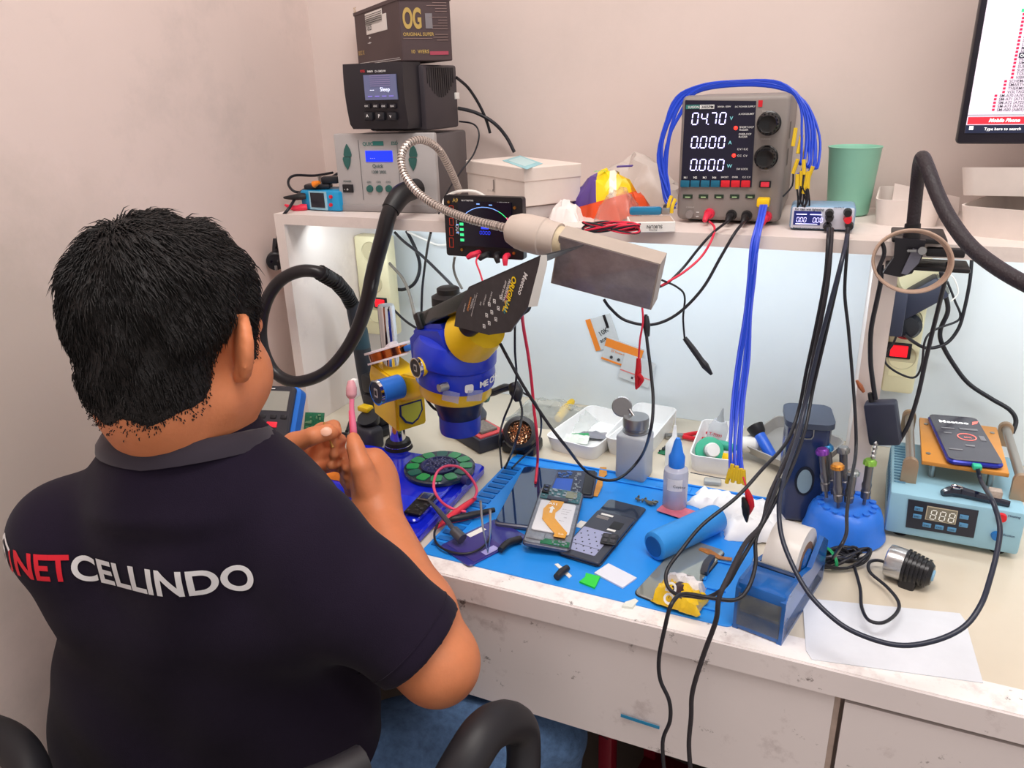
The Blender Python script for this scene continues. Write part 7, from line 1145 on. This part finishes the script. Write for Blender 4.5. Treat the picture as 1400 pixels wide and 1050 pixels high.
body.rc(Hd(0, .092, .012), Hd(0, .112, -.028), .009, .013, .01); body.rc(Hd(-.016, .1, -.032), Hd(.016, .1, -.032), .009, .009, .008); body.rc(Hd(-.02, .094, -.062), Hd(.02, .094, -.062), .008, .008, .01)
headonly = body.g.copy()
for s_ in (-1, 1):     # ears: shell, rim, lobe
    ex_ = np.array((hr*s_*.74-hf*.67, hr*s_*.67+hf*.74, hu)); c_ = Hd(.087*s_, -.006, .002)
    body.el(c_, (.021, .0055, .032), ex_, .006); rim = [Hd((.083+.019*max(0, math.sin(a)))*s_, .004-.017*math.sin(a)-.0, .004+.030*math.cos(a)) for a in [R(x) for x in range(-25, 200, 25)]]
    for p, q in zip(rim[:-1], rim[1:]): body.rc(p, q, .0042, .0042, .003)
    body.sub(Hd(.0925*s_, .006, .002), (.011, .0075, .019), ex_)
    body.rc(Hd(.082*s_, .0, -.026), Hd(.083*s_, -.003, -.018), .0075, .006, .004)
# hands
def chain(pts, rs, k=.004):
    for i in range(len(pts)-1): body.rc(pts[i], pts[i+1], rs[i], rs[i+1], k)
# left hand pinching a flex
Lk = [hp(418, 603, 1.062), hp(420, 614, 1.075), hp(417, 627, 1.078), hp(410, 639, 1.075)]
for k_, kn2 in enumerate(Lk): body.rc(Lwr, kn2, .021, .0125, .012)
body.rc(Lwr, hp(398, 622, 1.035), .025, .021, .015)
chain([hp(392, 620, 1.025), hp(402, 606, 1.008), hp(428, 596, .998), hp(449, 591, 1.008), hp(455, 592, 1.012)], [.018, .0145, .0115, .0105, .008])
chain([Lk[0], hp(440, 588, 1.075), hp(456, 583, 1.05), hp(460, 590, 1.025)], [.0115, .0105, .0092, .0078])
chain([Lk[1], hp(448, 604, 1.085), hp(464, 602, 1.055), hp(457, 606, 1.03)], [.0115, .0105, .0092, .0078])
chain([Lk[2], hp(447, 622, 1.085), hp(464, 619, 1.055), hp(456, 621, 1.03)], [.011, .010, .009, .0076])
chain([Lk[3], hp(440, 640, 1.08), hp(459, 636, 1.055), hp(452, 636, 1.033)], [.0105, .0092, .0082, .007])
# right fist with the brush
Rk = [hp(513, 626, 1.045), hp(524, 638, 1.05), hp(530, 653, 1.052), hp(530, 669, 1.05)]
for kn2 in Rk: body.rc(Rwr, kn2, .024, .0135, .014)
body.rc(Rwr, hp(503, 662, 1.035), .026, .023, .015); body.rc(hp(500, 640, 1.04), hp(510, 665, 1.045), .02, .022, .012)
for i, (a, b, c_) in enumerate((((487, 622, 1.07), (474, 629, 1.055), (476, 640, 1.035)), ((490, 636, 1.08), (473, 642, 1.062), (477, 652, 1.04)), ((492, 652, 1.082), (474, 657, 1.065), (480, 664, 1.042)), ((496, 668, 1.078), (480, 671, 1.062), (486, 675, 1.045)))): chain([Rk[i], hp(*a), hp(*b), hp(*c_)], [.0125-.0005*i, .0115-.0005*i, .010-.0004*i, .0085-.0004*i])
chain([hp(504, 668, 1.018), hp(494, 638, 1.01), hp(486, 612, 1.018), hp(483, 600, 1.024)], [.019, .0145, .0115, .0095])
skin = M('skin', (210, 130, 88), .5, noise=.05, ns=40, sss=.12, bump=.12, bs=260)
nt = skin.node_tree
V, F = body.mesh(); person = T('person', 'person with short black hair in a navy printed shirt, seated and working at the bench', 'person', Matrix.Translation(ROOT)); IR = Matrix.Translation(-ROOT)
mbody = np_mesh('body', V, F, skin, 2); ob = Pt('body', person, mbody, None, M_=IR)
# finger nails
def nail(p, nrm_, up__, w_, l_): 
    m_ = MB(); nrm_ = Vector(nrm_).normalized(); up__ = Vector(up__); up__ = (up__-nrm_*up__.dot(nrm_)).normalized(); s2_ = up__.cross(nrm_)
    m_.M = Matrix(((s2_.x, up__.x, nrm_.x, p[0]), (s2_.y, up__.y, nrm_.y, p[1]), (s2_.z, up__.z, nrm_.z, p[2]), (0, 0, 0, 1))); m_.ball((0, 0, 0), 1, 12, 6, (w_, l_, .0012)); Pt('nail', person, m_, M('nail', (232, 176, 150), .3), M_=IR)
cd_ = v3(CAM)
p = hp(446, 590, 1.004); nail(p+(cd_-p)/np.linalg.norm(cd_-p)*.0102, cd_-p+np.array((0, 0, .3)), hp(455, 591, 1.01)-hp(430, 595, 1.0), .0062, .0075)
# shirt -----------------------------------------------------------
from mathutils.bvhtree import BVHTree
bvb = BVHTree.FromPolygons([tuple(v.co) for v in mbody.vertices], [tuple(p.vertices) for p in mbody.polygons])
ringp = []; n_ = 32
for i in range(n_):
    a = 2*math.pi*i/n_; zz = .012-.017*(1-math.cos(a)); o = Vector(tr_*math.sin(a)-tf*math.cos(a)); ax_c = Vector(Lc(0, .04, zz)); hit = bvb.ray_cast(ax_c+o*.16, -o, .16)
    rr_h = (hit[0]-ax_c).length if hit[0] is not None else .07; ringp.append((ax_c, o, min(max(rr_h+.004, .066), .080)))
rs_m = [sum(ringp[(i+k) % n_][2] for k in (-2, -1, 0, 1, 2))/5+.001 for i in range(n_)]; ringp = [(c, o, r_) for (c, o, _), r_ in zip(ringp, rs_m)]
shirt = SDF(np.array([C7, Rsh, Lsh, Rel, Lel, Lc(0, .1, -.62)]).min(0)-.14, np.array([C7, Rsh, Lsh, Rel, Lel]).max(0)+.14, .0042)
TA = (tr_, tf, tu)
for s_ in (-1, 1): shirt.rc(Lc(.045*s_, .035, -.042), Lc(.115*s_, .035, -.115), .048, .062, .04)
shirt.el(Lc(0, .085, -.2), (.178, .118, .2), TA, .03); shirt.rc(Lc(-.115, .045, -.19), Lc(.105, .045, -.19), .078, .078, .05); shirt.rc(Lc(0, .04, -.11), Lc(0, .040, .008), .094, .0745, .03); shirt.rc(Lc(-.03, .034, -.07), Lc(.03, .034, -.07), .064, .064, .06); shirt.el(Lc(-.04, .088, -.40), (.218, .122, .22), TA, .05); shirt.el(Lc(-.03, .09, -.53), (.205, .125, .14), TA, .05)
for a, e in ((Rsh, Rel), (Lsh, Lel)):
    h_ = a+(e-a)*.80; shirt.rc(a, a+(e-a)*.4, .064, .064, .035); shirt.rc(a+(e-a)*.4, h_, .064, .061, .02)
for c, o, r_ in ringp: p = np.array(c+o*(r_+.0)); q = np.array(c+o*(r_-.004))-tu*.06; shirt.rc(p-tu*.010, q, .006, .022, .02)
# hem cut: open flat cuff on the sleeves
g = shirt.g; ax = [shirt.lo[i]+shirt.h*np.arange(shirt.n[i]) for i in range(3)]; PX, PY, PZ = np.meshgrid(*ax, indexing='ij', sparse=True)
for a, e in ((Rsh, Rel), (Lsh, Lel)):
    d_ = (e-a)/np.linalg.norm(e-a); c_ = a+(e-a)*.86; s_ = (PX-c_[0])*d_[0]+(PY-c_[1])*d_[1]+(PZ-c_[2])*d_[2]; rad2 = (PX-c_[0])**2+(PY-c_[1])**2+(PZ-c_[2])**2
    near = rad2 < .115**2; g[...] = np.where(near & (s_ > -.01), np.maximum(g, s_.astype(np.float32)), g)
# folds
lx = (PX-C7[0])*tr_[0]+(PY-C7[1])*tr_[1]; lz = PZ-C7[2]
low = np.clip((-lz-.18)/.2, 0, 1); g += (.0042*low*np.sin(34*lz+16*lx+2.2*np.sin(9*lx+1))+.0016*np.sin(60*(lx*.8+lz*.6)+3*np.sin(14*lz))*np.clip((lx-.08)/.08, 0, 1)+.0022*np.sin(22*lx-30*lz+2*np.sin(18*lx))).astype(np.float32)
g[...] = np.where(PZ < C7[2]-.59, np.maximum(g, (C7[2]-.59-PZ).astype(np.float32)), g)
clo = M('navy_cotton', (28, 20, 38), .9, noise=.08, ns=30, sheen=.05, bump=.25, bs=900); clo.node_tree.nodes['Principled BSDF'].inputs['Specular IOR Level'].default_value = .2
V, F = shirt.mesh(); msh = np_mesh('shirt', V, F, clo, 2); so_ = Pt('shirt', person, msh, None, M_=IR)
bvh = BVHTree.FromPolygons([tuple(v.co) for v in msh.vertices], [tuple(p.vertices) for p in msh.polygons])
# collar ring resting on shirt round the neck
m_ = MB()
pts = [c+o*(r_+.0055)+Vector(tu)*(.006+.010*abs(o.dot(Vector(tr_)))) for c, o, r_ in ringp]
vs = []; 
for i in range(n_):
    a = 2*math.pi*i/n_; ou = Vector(tr_)*math.sin(a)-Vector(tf)*math.cos(a); p = pts[i]; vs += [p+ou*.0095-Vector(tu)*.017, p+ou*.008-Vector(tu)*.008, p+ou*.001+Vector(tu)*.002, p-ou*.003+Vector(tu)*.003, p-ou*.005, p-ou*.002-Vector(tu)*.017]
K = 6; m_.add(vs, [(i*K+j, i*K+(j+1) % K, ((i+1) % n_)*K+(j+1) % K, ((i+1) % n_)*K+j) for i in range(n_) for j in range(K)]); Pt('collar', person, m_, M('navy_rib', (44, 37, 50), .85, sheen=.2), M_=IR, sharp=70)
# sleeve hem line and shoulder seam as raised stitching
def ringon(c_, d_, r_guess, name, th, off):
    d_ = Vector(d_).normalized(); n1 = d_.orthogonal().normalized(); n2 = d_.cross(n1); pts = []
    for i in range(28):
        a = 2*math.pi*i/28; o = n1*math.cos(a)+n2*math.sin(a); hit = bvh.ray_cast(Vector(c_)+o*r_guess, -o, r_guess)
        if hit[0] is not None: pts.append(hit[0]+o*off)
    if len(pts) > 12: Pt(name, person, MB().tube(pts, th, 5, 2, True), clo, M_=IR)
ringon(Rsh+(Rel-Rsh)*.77, Rel-Rsh, .11, 'hem_stitch', .0011, .0)
# printed name on the back
pl0 = Vector(Lc(0, -.03, -.2)); nf = Vector(tf); pa_ = pn(27, 783, pl0, nf); pb_ = pn(352, 803, pl0, nf); bx = (pb_-pa_).normalized(); by = bx.cross(-nf)*1.0
if by.z < 0: by = -by
def backprint(name, strs, mat, x0, wd_tot, h, label=None, polys=None):
    bm = bmesh.new(); x = x0
    vs, fs_ = (textmesh(strs, h*1.36, .9) if polys is None else polys)
    xs = [v[0] for v in vs]; sx = wd_tot/(max(xs)-min(xs)) if wd_tot else 1; mn = min(xs) if wd_tot else 0; V_ = [bm.verts.new(((v[0]-mn)*sx+x0, v[1], 0)) for v in vs]
    for f in fs_:
        try: bm.faces.new([V_[i] for i in f])
        except ValueError: pass
    bmesh.ops.triangulate(bm, faces=bm.faces[:]); 
    for _ in range(3):
        long = [e for e in bm.edges if e.calc_length() > .008]
        if long: bmesh.ops.subdivide_edges(bm, edges=long, cuts=1); bmesh.ops.triangulate(bm, faces=bm.faces[:])
    for v in bm.verts:
        p = pa_+bx*v.co.x+by*v.co.y-nf*.15; hit = bvh.ray_cast(p, nf); v.co = hit[0]-nf*.0016 if hit[0] is not None else p+nf*.12
    m_ = MB(); m_.bm(bm); return Pt(name, person, m_, mat, label, M_=IR, sharp=80)
totw = (pb_-pa_).length; hc = .0305; pr_red = M('print_red', (225, 30, 50), .6); pr_wh = M('print_white', (232, 230, 232), .6)
backprint('shirt_print', 'NET', pr_red, 0, totw*.245, hc, 'red letters NET on the shirt back'); backprint('shirt_print', 'CELLINDO', pr_wh, totw*.25, totw*.75, hc, 'white letters CELLINDO on the shirt back')
lx0 = -.033; w6 = .026
hexo = [(lx0+.0+w6*.5+w6*.62*math.sin(a), hc*.5+w6*.95*math.cos(a)) for a in [i*math.pi/3 for i in range(6)]]; hexi = [(lx0+w6*.5+(x-lx0-w6*.5)*.78, hc*.5+(y-hc*.5)*.78) for x, y in hexo]
vs = [(x, y, 0) for x, y in hexo+hexi]; backprint('shirt_logo', '', pr_wh, 0, 0, hc, 'white and red hexagon logo left of the letters', (vs, [(i, (i+1) % 6, 6+(i+1) % 6, 6+i) for i in (4, 5, 0)])); backprint('shirt_logo', '', pr_red, 0, 0, hc, None, (vs, [(i, (i+1) % 6, 6+(i+1) % 6, 6+i) for i in (1, 2, 3)]))
v2, f2 = textmesh('C', .02*1.42, 2); backprint('shirt_logo', '', pr_wh, 0, 0, hc, None, ([(x*.62+lx0+.003, y+hc*.5-.0095, 0) for x, y, z in v2], f2))
# jeans -----------------------------------------------------------
Hip = [Lc(.095, .09, -.50), Lc(-.095, .09, -.50)]; Knee = [np.array((-.335, -.53, .47)), np.array((-.80, -.45, .47))]; Ank = [np.array((-.34, -.50, .09)), np.array((-.76, -.38, .09))]
je = SDF(np.array(Hip+Knee+Ank).min(0)-.14, np.array(Hip+Knee+Ank).max(0)+.14, .008)
je.el(Lc(0, .08, -.53), (.165, .13, .1), TA, .04)
for i in (0, 1): je.rc(Hip[i], Knee[i], .094, .066, .04); je.rc(Knee[i], Ank[i], .062, .045, .02)
gx = [je.lo[i]+je.h*np.arange(je.n[i]) for i in range(3)]; PX, PY, PZ = np.meshgrid(*gx, indexing='ij', sparse=True); je.g += (.003*np.sin(50*PX+35*PY+2*np.sin(40*PZ))).astype(np.float32)
den = M('denim', (80, 110, 150), .85, noise=.3, ns=90, bump=.3, bs=500); V, F = je.mesh(); Pt('jeans', person, np_mesh('jeans', V, F, den, 2), None, M_=IR)
for i in (0, 1): a = Vector(Ank[i]); Pt('shoe', person, MB().tube([(a.x, a.y-.05, .035), (a.x, a.y+.02, .04), (a.x+.005, a.y+.12, .03), (a.x+.005, a.y+.17, .026)], [.034, .04, .036, .024], 16, 4), black, M_=IR)
# hair ------------------------------------------------------------
hm_ = SDF(HO-.16, HO+.17, .0032); a0 = np.round((hm_.lo-body.lo)/body.h).astype(int)
ax = [hm_.lo[i]+hm_.h*np.arange(hm_.n[i]) for i in range(3)]; P = np.stack(np.meshgrid(*ax, indexing='ij'), -1)
I = (P-body.lo)/body.h; i0 = np.clip(np.floor(I).astype(int), 0, body.n-2); fr_c = np.clip(I-i0, 0, 1); val = 0
for dx in (0, 1):
    for dy in (0, 1):
        for dz in (0, 1): wq = (fr_c[..., 0] if dx else 1-fr_c[..., 0])*(fr_c[..., 1] if dy else 1-fr_c[..., 1])*(fr_c[..., 2] if dz else 1-fr_c[..., 2]); val = val+wq*headonly[i0[..., 0]+dx, i0[..., 1]+dy, i0[..., 2]+dz]
q = (P-HO)@hax.T; X_, Y_, Z_ = q[..., 0], q[..., 1], q[..., 2]
zmin = np.interp(Y_, [-.14, -.06, -.034, -.022, -.012, .014, .022, .036, .046, .062, .08, .12], [-.066, -.064, -.05, -.03, .028, .034, -.014, -.014, .03, .055, .072, .08])+.004*np.sin(X_*160)
thick = .007+.007*np.clip((Z_+.03)/.08, 0, 1)+.003*np.sin(X_*90+2*np.sin(Y_*70))*np.sin(Z_*80+1)
dz_ = Z_-zmin; thick = thick*np.clip(dz_/.05+.05, .03, 1)
hm_.g = np.maximum(val-thick, (zmin-Z_)*.8).astype(np.float32)
V, F = hm_.mesh(); hairm = M('hair_black', (22, 18, 19), .62, noise=.12, ns=160, bump=.5, bs=500); hcap = np_mesh('hair', V, F, hairm, 1)
hair = Pt('hair', person, hcap, None, M_=IR)
rgn = np.random.default_rng(3); hv = np.array([v.co for v in hcap.vertices]); hn = np.array([v.normal for v in hcap.vertices]); ql = (hv-HO)@hax.T
zl = np.interp(ql[:, 1], [-.14, -.06, -.034, -.022, -.012, .014, .022, .036, .046, .062, .08, .12], [-.066, -.064, -.05, -.03, .028, .034, -.014, -.014, .03, .055, .072, .08]); outer_ = (((hv-Hd(0, -.01, .02))*hn).sum(1) > .02)
sel = np.nonzero(outer_)[0]; pick = rgn.choice(sel, 13000); p0 = hv[pick]+rgn.normal(0, .0015, (len(pick), 3)); nn = hn[pick]
bv = np.array([v.co for v in mbody.vertices]); bn = np.array([v.normal for v in mbody.vertices]); bq = (bv-HO)@hax.T; zb2 = np.interp(bq[:, 1], [-.14, -.06, -.034, -.022, -.012, .014, .022, .036, .046, .062, .08, .12], [-.066, -.064, -.05, -.03, .028, .034, -.014, -.014, .03, .055, .072, .08])
cand = np.nonzero((bq[:, 2] < zb2+.004) & (bq[:, 2] > zb2-.020) & (bq[:, 1] < .0) & (np.abs(bq[:, 0]) < .075))[0]; cand = cand[rgn.random(len(cand)) < .4*np.clip(1-(zb2[cand]-bq[cand, 2])/.020, 0, 1)**1.5]; cand = np.repeat(cand, 2)
p0 = np.concatenate([p0, bv[cand]+rgn.normal(0, .002, (len(cand), 3))]); nn = np.concatenate([nn, bn[cand]]); ql_e = np.concatenate([ql[pick, 2]-zl[pick], np.full(len(cand), .004)]); crown = Hd(-.028, -.05, .125); fl_ = p0-crown; fl_[:, 2] -= .03
fl_ -= nn*(fl_*nn).sum(1)[:, None]; fl_ /= np.linalg.norm(fl_, axis=1)[:, None]+1e-6; sw = np.cross(nn, fl_); dist = np.linalg.norm(p0-crown, axis=1)
topf = np.clip(((p0-HO)@hu-.0)/.12, 0, 1); dcr = np.exp(-(dist/.045)**2)
dr = fl_+sw*(.35*np.exp(-dist/.06))[:, None]+rgn.normal(0, .13, p0.shape)+nn*(.05+.35*dcr+.12*topf*rgn.random(len(p0)))[:, None]; dr /= np.linalg.norm(dr, axis=1)[:, None]
zq = (p0-HO)@hu; edge_ = np.clip(ql_e/.03, np.where(ql_e == .004, .2, .3), 1); ln = (rgn.uniform(.008, .019, len(p0))*(.7+.5*topf)*edge_)[:, None]
tip = p0+dr*ln+np.array((0, 0, -1.))*(ln*.18); mid = p0+dr*ln*.5+nn*.0008; s1_ = np.cross(dr, nn); s1_ /= np.linalg.norm(s1_, axis=1)[:, None]+1e-6; s2_ = np.cross(dr, s1_); wd = .00075
VV = np.stack([p0-nn*.001+s1_*wd, p0-nn*.001-s1_*.5*wd+s2_*.87*wd, p0-nn*.001-s1_*.5*wd-s2_*.87*wd, mid+s1_*wd*.8, mid-s1_*.4*wd+s2_*.7*wd, mid-s1_*.4*wd-s2_*.7*wd, tip], 1).reshape(-1, 3); bs_ = np.arange(len(p0))*7
tri = []
for a, b in ((0, 1), (1, 2), (2, 0)): tri += [np.stack([bs_+a, bs_+b, bs_+b+3], 1), np.stack([bs_+a, bs_+b+3, bs_+a+3], 1), np.stack([bs_+a+3, bs_+b+3, bs_+6], 1)]
Ft = np.concatenate(tri); me = bpy.data.meshes.new('hair_strands'); me.vertices.add(len(VV)); me.vertices.foreach_set('co', VV.astype(np.float32).ravel()); me.loops.add(Ft.size); me.loops.foreach_set('vertex_index', Ft.astype(np.int32).ravel()); me.polygons.add(len(Ft)); me.polygons.foreach_set('loop_start', np.arange(0, Ft.size, 3, dtype=np.int32)); me.materials.append(hairm); me.update(calc_edges=True)
hs = Pt('strands', hair, me, None, kind='stuff')
# eyes and brows
for s_ in (-1, 1):
    Pt('eye', person, MB().ball(Hd(.031*s_, .0875, .006), .0105, 14, 10), M('eye_white', (235, 230, 225), .2), M_=IR); Pt('eyebrow', person, MB().tube([Hd(.016*s_, .101, .024), Hd(.032*s_, .096, .03), Hd(.05*s_, .08, .026)], [.0025, .003, .0015], 6, 3), hairm, M_=IR)
Pt('lips', person, MB().tube([Hd(-.022, .094, -.062), Hd(0, .104, -.061), Hd(.022, .094, -.062)], [.002, .005, .002], 8, 4), M('lips', (180, 100, 90), .4), M_=IR)
# brush in the right hand, flex in the left
bp0 = pd(492, 668, 1.05); b1_ = pd(484, 606, 1.045); b2_ = pd(481, 560, 1.04); b3_ = pd(481, 545, 1.04); b4_ = pd(480, 520, 1.04)
tb_ = T('toothbrush', 'clear pink toothbrush held upright in the right fist', 'toothbrush', Matrix.Translation(b1_)); pk = M('pink_clear', (250, 130, 165), .15, al=.9, co=.5)
Pt('handle', tb_, MB().tube([p-b1_ for p in (bp0, b1_, pd(483, 585, 1.04), b2_, b3_)], [.004, .0055, .0048, .0035, .0035], 12, 5), pk); Pt('handle_core', tb_, MB().tube([p-b1_+Vector((-.0012, -.0035, 0)) for p in (pd(485, 598, 1.042), pd(482.5, 575, 1.04), b2_)], [.003, .0022, .0012], 8, 4), M('pink_core', (235, 90, 125), .3))
m_ = MB(); m_.tube([p-b1_ for p in (b3_, pd(480.5, 540, 1.04), pd(480.5, 530, 1.04), b4_)], [.0035, .0072, .0072, .004], 14, 4); Pt('head', tb_, m_, M('pink_head', (222, 160, 170), .25, al=.95)); Pt('bristles', tb_, MB().rbox(-.0045, .004, -.012, .0045, .012, .012, .002), white, M_=Matrix.Translation(pd(480.5, 532, 1.04)-b1_), kind='stuff')
fx_ = [pd(443, 577, 1.02), pd(446, 590, 1.02), pd(451, 602, 1.016), pd(455, 612, 1.012)]
S('flex_piece', 'tiny gold flex cable pinched between the left thumb and finger', 'flex cable', MB().tube(fx_, [.0012, .0018, .0013, .002], 5, 4), M('flex_gold', (196, 150, 80), .35, .4))
# ================================================================ CHAIR
ch = T('office_chair', 'black office chair with looped armrest under the seated person', 'chair', Matrix.Translation(ROOT)); chb = M('chair_black', (32, 31, 36), .5); seatc = v3(Lc(0, .11, -.6))
Pt('seat', ch, MB().rbox(-.22, -.2, .325, .22, .24, .372, .03, 3), M('chair_fabric', (26, 26, 30), .9), M_=Matrix.Rotation(R(19), 4, 'Z')); Pt('gas_lift', ch, MB().cyl((0, 0, .08), (0, 0, .328), .025, n=20), chrome)
for i in range(5): a = R(72*i+20); Pt('foot', ch, MB().tube([(0, 0, .09), (.14*math.cos(a), .14*math.sin(a), .075), (.27*math.cos(a), .27*math.sin(a), .06)], [.022, .018, .014], 10, 2), chb); Pt('caster', ch, MB().cyl((.27*math.cos(a)-.02, .27*math.sin(a), .026), (.27*math.cos(a)+.02, .27*math.sin(a), .026), .026, n=18), black)
arp = [pd(612, 1085, .80), pd(640, 1035, .81), pd(664, 1000, .83), pd(690, 987, .86), pd(710, 995, .885), pd(716, 1025, .89), pd(712, 1065, .885), pd(690, 1110, .87), pd(650, 1125, .84)]
Pt('armrest', ch, MB().tube([p-ROOT for p in arp], [.024, .024, .024, .0235, .0215, .02, .02, .02, .02], 18, 6), chb)
Tm = Matrix.Rotation(R(19), 4, 'Z'); inv = Tm.inverted(); alp = [pd(-70, 1010, .96), pd(-30, 1000, .95), pd(2, 1009, .93), pd(28, 1030, .91), pd(42, 1060, .89), pd(40, 1100, .87), pd(-10, 1130, .88), pd(-60, 1100, .92)]
Pt('armrest', ch, MB().tube([p-ROOT for p in alp], .022, 14, 5), chb)
m_ = MB(); vs = []; nA = 18; topz = pd(15, 992, .73).z
for i in range(nA+1):
    a = R(-62+124*i/nA); rr5 = .27; x = rr5*math.sin(a)*1.0; y = -.30+ .16*(1-math.cos(a)); tz = topz-.02+.02*math.cos(a)
    for z, o in ((.46, 0), (tz, -.01), (tz, -.035), (.46, -.028)): p = Tm @ Vector((x, y+o, z)); vs.append(p)
fs_ = [(i*4+j, i*4+(j+1) % 4, (i+1)*4+(j+1) % 4, (i+1)*4+j) for i in range(nA) for j in range(4)]+[(3, 2, 1, 0), tuple(nA*4+j for j in range(4))]
m_.add(vs, fs_); Pt('backrest', ch, m_, M('mesh_black', (24, 23, 26), .9, bump=1, bs=700), sharp=60); Pt('top_rail', ch, MB().tube([(vs[i*4+1]+vs[i*4+2])/2 for i in range(nA+1)], .017, 12, 2), chb)
for s_ in (-.12, .12): Pt('back_support', ch, MB().tube([Tm @ Vector((s_, -.16, .38)), Tm @ Vector((s_, -.3, .4)), Tm @ Vector((s_, -.325, .5))], .014, 10, 4), chb)
print('PX', [tuple(round(c) for c in proj(Vector(p))) for p in (C7, Rsh, Rel, Rwr, Lsh, Lel, Lwr, HO, Hip[0], Knee[0])], 'back', [tuple(round(c) for c in proj(ROOT+Vector(vs[i*4+2]))) for i in (0, 4, 9, 14, 18)], totw)
